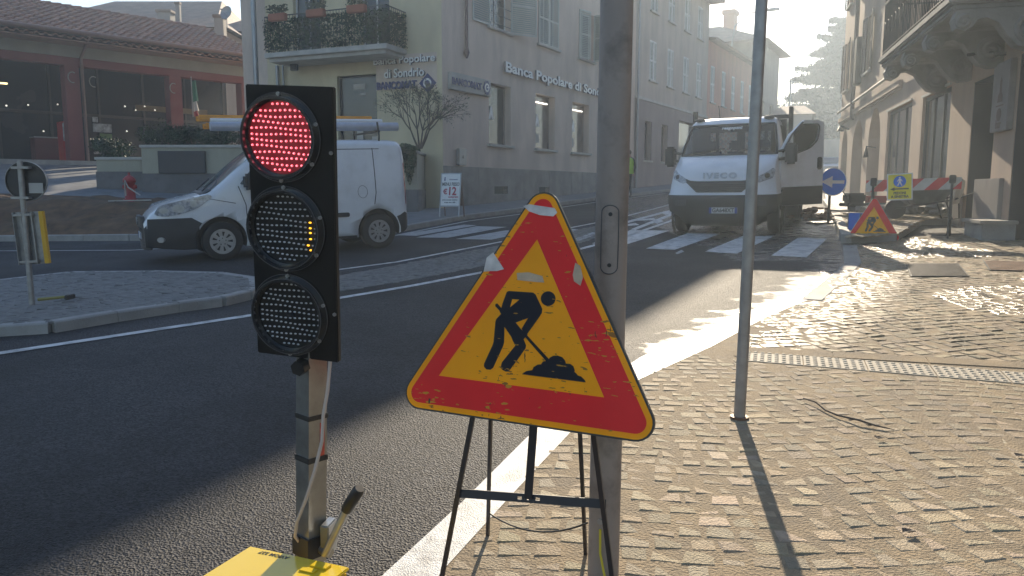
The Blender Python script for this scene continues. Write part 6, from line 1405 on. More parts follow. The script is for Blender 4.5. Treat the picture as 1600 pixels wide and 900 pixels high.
M_SREDW = worn('worn_sign_red', (.78,.022,.025), (.62,.30,.03), .0); M_SYELW = worn('worn_sign_yellow', (1.0,.37,.003), (.30,.13,.03), .0); M_SBLKW = worn('worn_sign_black', (.012,.013,.02), (.55,.28,.03), -.01, 9)

# small works sign standing on the pavement by the kerb
A = gp(1324, 377); B = gp(1405, 377); u = (V2(B)-V2(A)).normalized(); c_ = (V2(A)+V2(B))/2; az = math.atan2(-u.y, u.x)
SM = Matrix.Translation((c_.x, c_.y, gz(*c_)+.01)) @ Matrix.Rotation(-az, 4, 'Z') @ Matrix.Rotation(-.10, 4, 'X'); sz = (V2(B)-V2(A)).length/.86
e = empty('road_works_sign', SM @ Matrix.Translation((0,0,.272*sz)), 'clean red bordered roadworks triangle standing on the ground before the striped barrier', 'road sign')
works_panel(e, .9, sz, detail=False)
b_ = MB()
for s in (-.2, .2): b_.bar((s,.02,-.1),(s,.45,-.285), .025, .012); b_.bar((s,.02,.2),(s,.45,-.285), .02, .012)
b_.build('strut', M_IRONB, e)
A = gp(1333, 372, .02); e = empty('blue_panel', Matrix.Translation((A.x, A.y+.35, A.z)) @ Matrix.Rotation(R(-8), 4, 'Z'), 'blue sign panel leaning behind the clean roadworks triangle', 'road sign'); b_ = MB(); b_.rbox(.06, .42, 0, .02, .02, .42, .008); b_.build('panel', M_SBLUE, e); b_ = MB(); b_.rbox(.05, .43, .021, .04, .01, .43, .006); b_.build('backing', M_GREYM, e)
# round blue arrow sign on its post and foot
A = gp(1295, 350); e = empty('arrow_sign', Matrix.Translation((A.x, A.y, A.z)) @ Matrix.Rotation(R(3), 4, 'Z'), 'round blue sign with white left arrow on a portable post by the kerb', 'road sign'); k = A.y/16.4
cz = dp(1298, 284, A.y).z-A.z; rr_ = 21.5/1200*A.y
b_ = MB(); b_.tube([(0,.03,.03),(0,.03,cz+rr_*.8)], .028, 10); b_.build('post', M_IRONB, e)
b_ = MB(); b_.rbox(-.38, .38, -.03, .03, 0, .035, .008); b_.rbox(-.38,-.34,-.3,.3,.0,.03,.006); b_.rbox(.34,.38,-.3,.3,.0,.03,.006); b_.build('foot', M_IRONB, e)
b_ = MB(); b_.disc((.04,-.0,cz), (0,-1,0), rr_, .012, 40); dsk = b_.build('disc', M_SBLUE, e); b_ = MB(); b_.ring((.04,-.010,cz), (0,-1,0), rr_*.95, rr_*1.01, .006, 40); b_.build('rim', M_SWHT, dsk)
q = rr_; b_ = MB(); b_.prism([(.82*q,.10*q),(-.05*q,.10*q),(-.05*q,.10*q+.30*q),(-.88*q,0),(-.05*q,-.42*q),(-.05*q,-.13*q),(.82*q,-.13*q)], (.04,-.0135,cz), (1,0,0), (0,0,1), .002); b_.build('arrow', M_SWHT, dsk)
# striped barrier
A = dp(1353, 291, 13.7); B = dp(1490, 286, 13.1); u = (B-A); Lb = u.length+.12; u.normalize(); ang = math.atan2(u.y, u.x)
e = empty('barrier', Matrix.Translation((A.x, A.y, gz(A.x, A.y))) @ Matrix.Rotation(ang, 4, 'Z'), 'red and white striped barrier board on black legs across the pavement', 'barrier')
z0 = A.z-gz(A.x, A.y)-.10; dzb = (B.z-A.z)/Lb
b_ = MB(); Ms = Matrix.Shear('XY', 4, (0,0)) if False else Matrix.Identity(4)
def bp_(x, z): return (x, 0, z0+z+dzb*x)
def clip_strip(x0, x1, sl):
    return [(x0, 0), (x1, 0), (x1+sl, .2), (x0+sl, .2)]
n = 12; sw = Lb/n*1.0
from mathutils.geometry import intersect_line_line_2d
def clip_poly(poly, x0, x1):
    for lim, keep in ((x0, lambda x: x >= x0), (x1, lambda x: x <= x1)):
        out = []
        for i in range(len(poly)):
            a, b = poly[i-1], poly[i]
            if keep(a[0]) != keep(b[0]): t = (lim-a[0])/(b[0]-a[0]); out.append((lim, a[1]+(b[1]-a[1])*t))
            if keep(b[0]): out.append(b)
        poly = out
        if len(poly) < 3: return []
    return poly
M_BRED = mat('barrier_red', (.50,.03,.03), .45, var=.15, vscale=4); M_BWHT = mat('barrier_white', (.50,.48,.45), .5, var=.15, vscale=4, dirt=(.3,.25,.2), dirt_amt=.5, dscale=5)
sl_ = .2
wb = MB(); wb.add([(0,-.0,z0),(Lb,0,z0+dzb*Lb),(Lb,0,z0+.2+dzb*Lb),(0,0,z0+.2),(0,.025,z0),(Lb,.025,z0+dzb*Lb),(Lb,.025,z0+.2+dzb*Lb),(0,.025,z0+.2)], [(0,1,2,3),(7,6,5,4),(0,4,5,1),(3,2,6,7),(0,3,7,4),(1,5,6,2)]); bo = wb.build('board', M_BWHT, e)
rs = MB(); per = .42; x = -.35
while x < Lb:
    pl = clip_poly([(x,0),(x+per*.5,0),(x+per*.5+sl_,.2),(x+sl_,.2)], 0, Lb)
    if pl:
        for y, fl in ((-.002, 1), (.027, 0)): rs.add([(p[0], y, z0+p[1]+dzb*p[0]) for p in pl], [list(range(len(pl)))])
    x += per
rs.build('red_stripe', M_BRED, bo)
lx = [.12, Lb-.14]
for x in lx:
    t = z0+.22+dzb*x; b_ = MB(); b_.tube([(x,-.02,t-.1),(x-.03,-.28,-.02)], .02, 8); b_.tube([(x,.04,t-.1),(x+.03,.28,-.02)], .02, 8); b_.rbox(x-.05, x+.05, -.05, .06, t-.12, t+.02, .01); b_.build('leg', M_IRONB, e)
# yellow pedestrian notice hung on the barrier
xs0 = 1388; bi = e.matrix_world.inverted(); P0 = dp(1388, 320, 13.4)
cx = (dp(1407,300,13.38)-A).dot(u); NW, NH = .40, .46
e2 = empty('pedestrian_notice', e.matrix_world @ Matrix.Translation((cx, -.03, z0-.14)) @ Matrix.Rotation(R(-3), 4, 'Y'), 'yellow pedestrian diversion notice with black left arrow hung on the barrier', 'notice')
M_YN = mat('bright_yellow', (.70,.62,.02), .5, var=.06); b_ = MB(); b_.rbox(-NW/2, NW/2, 0, .012, 0, NH, .004); bd = b_.build('board', M_SWHT, e2)
b_ = MB(); b_.box(-NW/2+.02, NW/2-.02, -.003, -.0005, .02, NH-.02); b_.build('yellow_field', M_YN, bd)
b_ = MB(); b_.disc((0,-.004,NH*.70), (0,-1,0), .098, .002, 28); pd_ = b_.build('blue_disc', M_SBLUE, bd)
b_ = MB(); O_ = (0,-.0075,NH*.70); X_ = (1,0,0); Z_ = (0,0,1)
b_.disc((0,-.0075,NH*.70+.062), (0,-1,0), .016, .001, 12); b_.prism([(-.018,.045),(.018,.045),(.045,.0),(.035,-.005),(.015,.022),(.015,-.01),(.04,-.07),(.025,-.075),(0,-.025),(-.025,-.075),(-.04,-.07),(-.015,-.01),(-.015,.022),(-.035,-.005),(-.045,0)], O_, X_, Z_, .001); b_.build('walking_figure', M_SWHT, pd_)
b_ = MB(); b_.prism([(.14,.012),(-.08,.012),(-.08,.032),(-.15,0),(-.08,-.032),(-.08,-.012),(.14,-.012)], (0,-.0045,NH*.42), X_, Z_, .001); b_.build('arrow', M_SBLK, bd)
for s_, z in (('PEDONI', .26), ('A SINISTRA', .13)):
    t = text_mb(s_, .06, .002, .003, sx=.9); g = MB(); merge(g, t, Matrix.Translation((0,-.0045,NH*z))); g.build('lettering', M_SBLK, bd)
# wheelbarrow
A = dp(1425, 348, 15.0); wbM = Matrix.Translation((A.x, A.y, gz(A.x, A.y)+.19)) @ Matrix.Rotation(R(-10), 4, 'Z')
e = empty('wheelbarrow', wbM, 'grey green wheelbarrow parked behind the striped barrier', 'wheelbarrow')
M_WBG = mat('grey_green_tub', (.10,.11,.105), .5, metal=.3, var=.3, vscale=6, dirt=(.25,.23,.2), dirt_amt=.6)
b_ = MB(); top = [(-.28,-.32,.62),(.72,-.36,.74),(.72,.36,.74),(-.28,.32,.62)]; bot = [(.0,-.16,.28),(.48,-.2,.34),(.48,.2,.34),(.0,.16,.28)]
for off in (0, .012): 
    bb = len(b_.v); b_.v += [tuple(Vector(p)+Vector((0,0,off))) for p in top+bot]; b_.f += [[bb+i, bb+(i+1)%4, bb+4+(i+1)%4, bb+4+i] for i in range(4)]+[[bb+4, bb+5, bb+6, bb+7]]; b_.m += [0]*5; b_.sm += [False]*5
b_.tube([Vector(p) for p in top+top[:1]], .014, 6); b_.build('tub', M_WBG, e)
b_ = MB()
for s in (-1, 1): b_.tube([(-.35,s*.05,.2),(.05,s*.17,.26),(.6,s*.27,.36),(1.15,s*.30,.56)], .017, 8); b_.tube([(.5,s*.24,.33),(.62,s*.27,.0),(.74,s*.27,.02),(.7,s*.29,.4)], .014, 6)
b_.build('frame', M_IRONB, e); b_ = MB(); b_.tube([(-.33,-.045,.18),(-.33,.045,.18)], .19, 20); b_.build('wheel', M_TYRE, e)
for s in (-1,1): b_ = MB(); b_.tube([(1.05,s*.295,.53),(1.2,s*.305,.58)], .022, 8); b_.build('grip', M_WHITE, e)
# cloth over the barrow handle, plank, hose machine, rubble
A = dp(1494, 318, 14.6); e = MB(); n = 8
for j in range(7):
    for i in range(n): e.v.append((.03*i+.02*sin(j*.8), .05*sin(i*1.6+j*.5), -.07*j+.02*cos(i)))
for j in range(6):
    for i in range(n-1): e.f.append([j*n+i, j*n+i+1, (j+1)*n+i+1, (j+1)*n+i]); e.m.append(0); e.sm.append(True)
o_ = e.build('pale_cloth', mat('cream_cloth', (.52,.46,.36), .9), None, Matrix.Translation((A.x-.1, A.y, A.z+.42)), label='pale cloth draped over the right end of the barrier behind its legs', cat='cloth')
A = dp(1402, 296, 15.6); b_ = MB(); b_.bar((0,0,-.6),(.22,.6,.35), .05, .03); b_.build('plank', mat('pale_wood', (.42,.33,.24), .7), None, Matrix.Translation(A), label='pale plank leaning behind the barrier against the shop front', cat='plank')
A = dp(1300, 318, 17.3); A.z = gz(A.x, A.y)+.2; e = empty('road_saw', Matrix.Translation((A.x+.25, A.y, A.z)), 'black and red machine on small wheels behind the arrow sign', 'machine')
b_ = MB(); b_.rbox(.0, .9, -.2, .25, .12, .2, .02); b_.rbox(.05,.45,-.15,.2,.2,.42,.04); b_.build('chassis', M_IRONB, e); b_ = MB(); b_.rbox(.5,.95,-.17,.2,.2,.36,.05); b_.build('engine_cover', M_REDP, e)
for x in (.1,.8):
    b_ = MB(); b_.tube([(x,-.24,.09),(x,-.2,.09)], .09, 14); b_.build('wheel', M_TYRE, e)
b_ = MB(); b_.tube([(.1,0,.3),(-.25,0,.75),(-.3,0,.76)], .014, 6); b_.build('handle', M_IRONB, e)
def rubble(name, label, cat, A, rx, ry, rz, n, s0, s1, m, seed):
    rnd = random.Random(seed); b_ = MB(); bm = bmesh.new()
    for _ in range(n):
        a = rnd.random()*6.3; r_ = rnd.random()**.6; x, y = cos(a)*r_*rx, sin(a)*r_*ry; z = rz*(1-r_)*rnd.random(); s = rnd.uniform(s0, s1); ro = Matrix.Rotation(rnd.random()*6, 4, 'Z') @ Matrix.Rotation(rnd.random()*.7, 4, 'X')
        b_.rbox(-s, s, -s*.7, s*.7, -s*.3, s*.35, s*.1, 0, Matrix.Translation((x, y, z+s*.3)) @ ro)
    o = b_.build(name, m, None, Matrix.Translation(A)); o['kind'] = 'stuff'; o['label'] = label; o['category'] = cat; return o
A = dp(1440, 330, 16.4); A.z = gz(A.x, A.y)+.2; rubble('loose_paving_stones', 'loose dug-up paving stones heaped behind the wheelbarrow', 'paving stones', A, 1.5, .7, .22, 90, .05, .16, M_COB_D, 4)
A = dp(1272, 318, 18.2); A.z = gz(A.x, A.y); rubble('dug_earth', 'brown heap of dug earth and stones beside the lorry door', 'earth', A, 1.1, .6, .30, 120, .03, .10, mat('brown_earth', (.20,.12,.07), .95, var=.3), 5)
# flat slabs being laid on the raised pavement
for i, (px, py, w_, d_, r_, z) in enumerate(((1330,331,.9,.5,10,0),(1352,336,.8,.45,-14,0),(1372,339,.6,.5,25,.03),(1396,333,.7,.4,5,.0))):
    A = gp(px, py, .2); b_ = MB(); b_.rbox(-w_/2, w_/2, -d_/2, d_/2, .004, .05, .006)
    b_.build('stone_slab', M_SLABTOP, None, Matrix.Translation((A.x, A.y, gz(A.x, A.y)+.2+z)) @ Matrix.Rotation(R(r_), 4, 'Z'), label=['leftmost loose paving slab lying by the kerb of the works', 'loose slab right of the leftmost one behind the roadworks triangle', 'tilted darkish loose slab behind the tip of the roadworks triangle', 'rightmost loose slab lying under the pedestrian notice'][i], cat='slab', group='loose slabs on the raised pavement')

# person in a hi-vis vest behind the tall post
A = gp(981, 314); px_, py_ = A.x, A.y; H0 = gz(px_, py_)+.12
def person():
    e = empty('person', Matrix.Translation((px_, py_, H0)) @ Matrix.Rotation(R(200), 4, 'Z'), 'person in a yellow green vest and dark trousers walking behind the tall post', 'person')
    J = dict(pel=(0,0,.95), sp=(0,.01,1.15), ch=(0,.02,1.36), nk=(0,.02,1.50), hd=(0,.0,1.62), ht=(0,0,1.72), hl=(-.10,0,.90), kl=(-.11,-.10,.50), al=(-.11,.04,.09), tl=(-.11,-.12,.03), hr=(.10,0,.90), kr=(.11,-.02,.50), ar=(.11,.18,.12), tr=(.11,.04,.03), sl=(-.18,.02,1.42), el=(-.24,.08,1.14), wl=(-.24,-.04,.92), sr=(.18,.02,1.42), er=(.24,-.02,1.14), wr=(.24,-.14,.94))
    rad = dict(pel=.14, sp=.125, ch=.15, nk=.06, hd=.095, ht=.07, hl=.095, kl=.06, al=.04, tl=.035, hr=.095, kr=.06, ar=.04, tr=.035, sl=.065, el=.045, wl=.03, sr=.065, er=.045, wr=.03)
    E_ = [('pel','sp'),('sp','ch'),('ch','nk'),('nk','hd'),('hd','ht'),('pel','hl'),('hl','kl'),('kl','al'),('al','tl'),('pel','hr'),('hr','kr'),('kr','ar'),('ar','tr'),('ch','sl'),('sl','el'),('el','wl'),('ch','sr'),('sr','er'),('er','wr')]
    for s, w_ in ((-1,'wl'),(1,'wr')):
        W = Vector(J[w_]); 
        for k in range(5):
            d = Vector(((k-2)*.012*s, -.03-.02*(k == 4), -.085+.03*(k == 4))); nm = w_+'f%d' % k; J[nm] = tuple(W+d*.6); J[nm+'t'] = tuple(W+d*1.1+Vector((0,-.01,-.02))); rad[nm] = .011; rad[nm+'t'] = .008; E_ += [(w_, nm), (nm, nm+'t')]
    ks = list(J); me = bpy.data.meshes.new('body'); me.from_pydata([J[k] for k in ks], [(ks.index(a), ks.index(b)) for a, b in E_], [])
    o = bpy.data.objects.new('body', me); COL.objects.link(o); sk = o.modifiers.new('s', 'SKIN'); sl = me.skin_vertices[0].data
    for i, k in enumerate(ks): sl[i].radius = (rad[k]*1.05, rad[k]*.85)
    sl[0].use_root = True; o.modifiers.new('u', 'SUBSURF').levels = 1
    bpy.context.view_layer.update(); me2 = bpy.data.meshes.new_from_object(o.evaluated_get(bpy.context.evaluated_depsgraph_get())); bpy.data.objects.remove(o)
    for m_ in (mat('dark_trousers', (.03,.035,.05), .8), mat('dark_jacket', (.04,.05,.06), .8), mat('skin', (.42,.24,.16), .6), mat('dark_shoe', (.02,.02,.02), .5)): me2.materials.append(m_)
    for p in me2.polygons:
        z = p.center.z; x = abs(p.center.x); p.material_index = 3 if z < .1 else (2 if z > 1.5 or (x > .2 and z < .93) else (0 if z < .95 and x < .2 else 1)); p.use_smooth = True
    o = bpy.data.objects.new('body', me2); COL.objects.link(o); o.parent = e
    v = MB(); n = 20
    for (z, a, b) in ((.88,.20,.15),(1.1,.19,.145),(1.3,.205,.155),(1.42,.18,.13),(1.48,.09,.08)):
        for j in range(n): t = 2*pi*j/n; v.v.append((a*cos(t), b*sin(t)+.01, z))
    for i in range(4):
        for j in range(n): v.f.append([i*n+j, i*n+(j+1)%n, (i+1)*n+(j+1)%n, (i+1)*n+j]); v.m.append(1 if i == 1 and False else 0); v.sm.append(True)
    v.build('hi_vis_vest', mat('hi_vis_green', (.35,.60,.05), .6), e)
    h = MB(); h.sphere((0,.015,1.67), .105, 14, 9, sc=(.95,1,.85)); h.build('hair', mat('dark_hair', (.03,.02,.015), .8), e)
    f = MB(); f.sphere((0,-.10,1.61), .014, 6, 5); f.sphere((-.035,-.085,1.64), .010, 6, 5); f.sphere((.035,-.085,1.64), .010, 6, 5); f.build('face', mat('skin', 0), e)
person()
# ================================================================ foreground: thin pole, lamp post, works sign, traffic signal, island sign
P = gp(1155, 655); topP = dp(1194, -40, P.y+.02)
e = empty('thin_pole', Matrix.Translation((P.x, P.y, gz(P.x, P.y))), 'thin bare galvanised pole standing in the cobbles on the right', 'pole')
hgt = 3.6; tt = dp(1192, 0, P.y); lx = (tt.x-P.x)/(tt.z-P.z)
b_ = MB(); n = 18
b_.tube([(0,0,-.05),(lx*1.2,.01,1.2),(lx*hgt,.03,hgt)], .031, 20); b_.build('shaft', M_GALV, e)
b_ = MB(); b_.ring((0,0,.006), (0,0,1), .031, .05, .012, 20); b_.build('collar', M_RUST, e)
P = gp(942, 903); PX, PY = P.x, P.y
M_POST = mat('taupe_post_paint', (.285,.235,.20), .5, var=.1, vscale=5, bump=.15, bscale=60, dirt=(.11,.09,.075), dirt_amt=.85, dscale=7)
e = empty('lamp_post', Matrix.Translation((PX, PY, gz(PX, PY))), 'thick grey brown lamp post with an oval access door behind the works sign', 'lamp post')
tt = dp(964, 0, PY); r0 = .051; r1 = r0
lx = (tt.x-(dp(942,900,PY).x))/(tt.z-dp(942,900,PY).z)
w0 = 48/1200*(PY*cos(PITCH)+1.3*sin(PITCH))/2; w1 = 54/1200*(PY*cos(PITCH)-(tt.z-CAMH)*sin(PITCH))/2
b_ = MB(); b_.tube([(0,0,-.05),(lx*1.5,0,1.5),(lx*5,0,5)], [w0, w0*.99, w0*.93], 40); b_.build('shaft', M_POST, e)
print('post r', w0, w1)
# oval access door on the camera side: curved plate
def on_post(a, z, o): rr_ = w0+o; return (lx*z+rr_*sin(a), -rr_*cos(a), z)
zc = dp(938, 373, PY).z-gz(PX,PY); hh = (dp(938,320,PY).z-dp(938,425,PY).z)/2; Rw = .50
pl_ = []
for k in range(25):
    t = k/24*2*pi; c, s = cos(t), sin(t); aa = Rw*c if True else 0; zz = (hh-.024)*(1 if s > 0 else -1)*(abs(s) > 1e-6)+.024*s
    pl_.append((-.22+.50*c, zc+zz))
tess(pl_[:-1], on_post, .004, sub=.03).build('access_door', M_POST, e)
b_ = MB(); b_.tube([on_post(a, z, .0045) for a, z in pl_[:-1]+pl_[:1]], .0018, 5); b_.build('door_gap', M_SEAM, e)
for s in (-1, 1):
    b_ = MB(); c = Vector(on_post(-.2, zc+s*(hh-.028), .003)); b_.disc(c, (-.2,-1,0), .0065, .003, 12); b_.build('screw', M_IRONB, e)
b_ = MB(); b_.tube([on_post(-.35,.20,.006), on_post(-.3,.12,.012), on_post(-.1,.06,.02), on_post(.1,.0,.03)], .004, 8); b_.build('yellow_cable', mat('yellow_cable', (.6,.5,.03), .5), e)
b_ = MB(); b_.disc(on_post(-.38,.225,.0), (-.38,-1,0), .010, .006, 12); b_.build('earth_bolt', M_GALV, e)
# big works sign
sg = empty('road_works_sign', SIGN_M, 'large scratched roadworks triangle with tape scraps on a folding stand in the foreground', 'road sign')
works_panel(sg, .9, 1.0, True)
M_TAPE = mat('old_tape', (.62,.57,.52), .5, var=.2, vscale=30, trans=.0, bump=.4, bscale=60)
def tape(name, pts, z0, m=M_TAPE):
    b_ = MB(); q = [to_plane(SIGN_M, *p) for p in pts]; b_.prism(q, (0,-z0,0), (1,0,0), (0,0,1), .0006); b_.build(name, m, sg)
tape('tape_scrap', [(819,323),(828,320),(868,326),(872,333),(866,339),(845,337),(828,331)], .0086)
tape('tape_scrap', [(757,425),(762,403),(772,395),(789,421),(778,424),(768,424)], .0075)
tape('tape_scrap', [(809,427),(828,426),(849,432),(852,442),(838,441),(810,438)], .0087, mat('beige_tape', (.55,.40,.26), .6, var=.2, vscale=25))
tape('tape_scrap', [(900,411),(908,416),(912,434),(908,447),(898,440),(896,430)], .0075, mat('beige_tape', 0))
# stand, built from what shows below the panel
def wpt(px, py, Y): return dp(px, py, Y)
Mi = SIGN_M.inverted()
st = MB(); stp = []
def leg(name, A, B, w_, h_, m=M_SBLK):
    b_ = MB(); b_.bar(Mi @ A, Mi @ B, w_, h_, up=(0,1,0)); return b_.build(name, m, sg)
FLb = gp(686, 925); FRb = gp(962, 945)
FLt = dp(741, 640, 2.40); FRt = dp(925, 660, 2.24)
up_ = lambda a, b, t: a+(b-a)*t
leg('leg', up_(FLt, FLb, -.35), FLb, .016, .010); leg('leg', up_(FRt, FRb, -.35), FRb, .016, .010)
RLb = gp(762, 839); RLt = dp(767, 640, 2.52); leg('leg', up_(RLt, RLb, -.4), RLb, .012, .012, M_SBLK)
RRb = gp(915, 868); RRt = dp(905, 650, 2.36); leg('leg', up_(RRt, RRb, -.3), RRb, .012, .012, M_SBLK)
t_ = (771-640)/(925-640)
CL = FLt.lerp(FLb, .46); 
def on_line(A, B, py):
    lo, hi = 0.0, 1.0
    for _ in range(30):
        m_ = (lo+hi)/2; q = A.lerp(B, m_); v = (q-Vector((0,0,CAMH))); d = v.y*cos(PITCH)-v.z*sin(PITCH); u_ = v.y*sin(PITCH)+v.z*cos(PITCH); y = 450-1200*u_/d
        if y < py: lo = m_
        else: hi = m_
    return A.lerp(B, lo)
CL = on_line(FLt, FLb, 771); CR = on_line(FRt, FRb, 788)
b_ = MB(); A_ = Mi @ CL; B_ = Mi @ CR; dd_ = (B_-A_); Lc = dd_.length; dd_.normalize(); up2v = Vector((0,0,1)); up2v = (up2v-dd_*up2v.dot(dd_)).normalized(); nn_ = dd_.cross(up2v)
Mc = Matrix(((dd_[0],nn_[0],up2v[0],A_[0]),(dd_[1],nn_[1],up2v[1],A_[1]),(dd_[2],nn_[2],up2v[2],A_[2]),(0,0,0,1)))
hole = [(Lc*.42, Lc*.42+.016), (Lc*.485, Lc*.485+.008), (Lc*.545, Lc*.545+.016)]
segs = [(-.01, hole[0][0]), (hole[0][1], hole[1][0]), (hole[1][1], hole[2][0]), (hole[2][1], Lc+.01)]
for a, b in segs: b_.box(a, b, -.012, -.006, -.015, .015, 0, Mc)
for a, b in hole: b_.box(a, b, -.012, -.006, .005, .015, 0, Mc); b_.box(a, b, -.012, -.006, -.015, -.005, 0, Mc)
b_.build('crossbar', M_SBLK, sg)
Ct = dp(832, 650, 2.31); Cb = A_.lerp(B_, .50); b_ = MB(); b_.bar(Mi @ Ct+Vector((0,0,.2)), Cb+Vector((0,-.002,0)), .028, .006, up=(0,1,0)); b_.build('upright', M_SBLK, sg)
c0 = RLt.lerp(RLb, .79); c1 = dp(918, 817, 2.4); pts = []
for k in range(13): t = k/12; q = c0.lerp(c1, t)+Vector((0,0,-.085*4*t*(1-t)*.6)); pts.append(Mi @ q)
b_ = MB(); b_.tube(pts, .0035, 6); b_.build('restraint_cord', M_IRONB, sg)
for (xx, yy) in ((.0, -.214),): pass

# ---------------------------------------------------------------- portable traffic signal
HM = euler_pose((-.6383, 2.2413, 1.291), -.2587, .1006, .0617); W = .2724; Hh = .80
ts = empty('traffic_light', HM, 'portable black traffic light showing red on a galvanised mast with yellow battery box', 'traffic light')
M_HOUS = mat('signal_housing', (.004,.0045,.006), .5, var=.15, vscale=4, spec=.25)
M_LENS = mat('clear_lens_ring', (.02,.021,.023), .18, var=.2, vscale=10, spec=.8, coat=.5); M_LDARK = mat('lens_back', (.008,.009,.010), .35, var=.2, vscale=10, spec=.4)
M_LRED = mat('lit_lens_back', (.10,.008,.012), .4, var=.15, vscale=8, emit=(.9,.02,.05), estr=.05)
M_LEDR = mat('lit_red_led', (1,.2,.2), .4, emit=(1.0,.12,.17), estr=.85); M_LEDRC = mat('lit_red_core', (1,.5,.5), .4, emit=(1.0,.45,.52), estr=.9); M_LEDO = mat('unlit_led', (.5,.52,.55), .22, var=.2, spec=.9, coat=.8); M_LEDY = mat('lit_amber_led', (1,.6,.05), .4, emit=(1,.45,.02), estr=1.2)
b_ = MB(); b_.rbox(-W/2, W/2, 0, .022, -Hh/2, Hh/2, .003); b_.rbox(-W/2+.02, W/2-.06, .0225, .10, -Hh/2+.02, Hh/2-.02, .01); hs = b_.build('housing', M_HOUS, ts)
cen = [to_plane(HM, *q) for q in ((441,215),(449,357),(455,491))]
print('lens centres', cen)
cen = [(.0-.004, .245), (-.002, -.013), (.0, -.262)] if False else cen
for li, (cx, cz) in enumerate(cen):
    lens = empty('lens', Matrix.Identity(4)); lens.parent = hs
    r0 = .109
    b_ = MB(); b_.ring((cx,-.001,cz), (0,-1,0), r0*.94, r0*1.16, .010, 56); b_.ring((cx,-.011,cz), (0,-1,0), r0*.985, r0*1.06, .020, 56); b_.build('lens_ring', M_LENS, lens); b_ = MB(); b_.ring((cx,-.0305,cz), (0,-1,0), r0*1.045, r0*1.06, .0015, 64); b_.ring((cx,-.0108,cz), (0,-1,0), r0*1.14, r0*1.155, .0012, 64); b_.build('ring_glint', M_SEAM, lens)  # thin paler rings paint the glint along the lens ring edges
    b_ = MB(); b_.disc((cx,-.0005,cz), (0,-1,0), r0*.95, .003, 56); b_.build('lens_back', M_LRED if li == 0 else M_LDARK, lens)
    on = MB(); off_ = MB(); am = MB(); core = MB(); rows_ = 12; pz = r0*1.84/rows_
    for j in range(rows_):
        z = (j-(rows_-1)/2)*pz*1.0; half = math.sqrt(max(0, (r0*.92)**2-z*z)); stepx = .0155; n = int(2*half/stepx)
        for i in range(n+1):
            x = (i-n/2)*stepx; P_ = (cx+x, -.006, cz+z+.002*sin(j*1.7+i*.55)); 
            if x*x+z*z > (r0*.91)**2: continue
            lit_am = li == 1 and abs(x-(r0*.70)) < stepx*.55 and j in (2,3,4,5,6,7)
            d = on if li == 0 else (am if lit_am else off_)
            s = .0036 if li == 0 else .0035
            d.sphere(P_, s, 8, 5, sc=(1.35 if li else 1.1,1,.8 if li else 1))
            if li == 0: core.sphere((P_[0], P_[1]-.0022, P_[2]), .0021, 6, 4)
    if li == 0:
        on.build('leds', M_LEDR, lens); core.build('led_cores', M_LEDRC, lens)
    else: off_.build('leds', M_LEDO, lens)
    if am.v: am.build('lit_leds', M_LEDY, lens)
    for a in (90, 20, -35, -90, 178, 215):
        q = (cx+r0*1.11*cos(R(a)), -.011, cz+r0*1.11*sin(R(a))); bo = MB(); bo.disc(q, (0,-1,0), .0055, .006, 8); bo.build('bolt', M_GALV, lens)
    b_ = MB(); b_.box(cx-.012, cx+.012, -.0075, -.004, cz-.008, cz+.008); b_.build('lens_centre', M_LENS if li else M_LRED, lens)
for z in (.22, -.25): b_ = MB(); b_.disc((W/2-.008, 0, z-.0), (0,-1,0), .0055, .004, 12); b_.build('side_screw', M_GALV, hs)
# mast: square galvanised tube, seen edge on
HMi = HM.inverted()
mtop = dp(487, 567, 2.32); mbot = dp(486, 862, 2.32)
mz = (mbot-mtop); yaw = R(-40)
def mast_box(P0, P1, w_, d_, name, m, lift=0, cmat=None, yaw=yaw):
    d = (P0-P1).normalized(); x = Vector((cos(yaw), sin(yaw), 0)); x = (x-d*x.dot(d)).normalized(); y = d.cross(x); Mw = Matrix(((x[0],y[0],d[0],P1[0]),(x[1],y[1],d[1],P1[1]),(x[2],y[2],d[2],P1[2]),(0,0,0,1)))
    b_ = MB(); b_.box(-w_/2, w_/2, -d_/2, d_/2, 0, (P0-P1).length); return b_.build(name, m, ts, HMi @ Mw), Mw
M_MAST = mat('galvanised_mast', (.36,.36,.34), .32, metal=.8, var=.2, vscale=10, dirt=(.2,.19,.16), dirt_amt=.6, dscale=9)
wm_ = 46/1200*2.45/ (cos(R(40))+sin(R(40)))*1.0
mast, MW = mast_box(up_(mtop, mbot, -.3), up_(mtop, mbot, 1.05), wm_, wm_, 'mast', M_MAST)
def at_mast(py0, py1, grow, name, m):
    def pt(py): t = (py-567)/(862-567); return mtop.lerp(mbot, t)
    return mast_box(pt(py0), pt(py1), wm_+grow, wm_+grow, name, m)
at_mast(643, 650, .006, 'strap', M_IRONB); at_mast(707, 715, .006, 'strap', M_IRONB)
at_mast(832, 864, .016, 'bracket', M_BLACK)
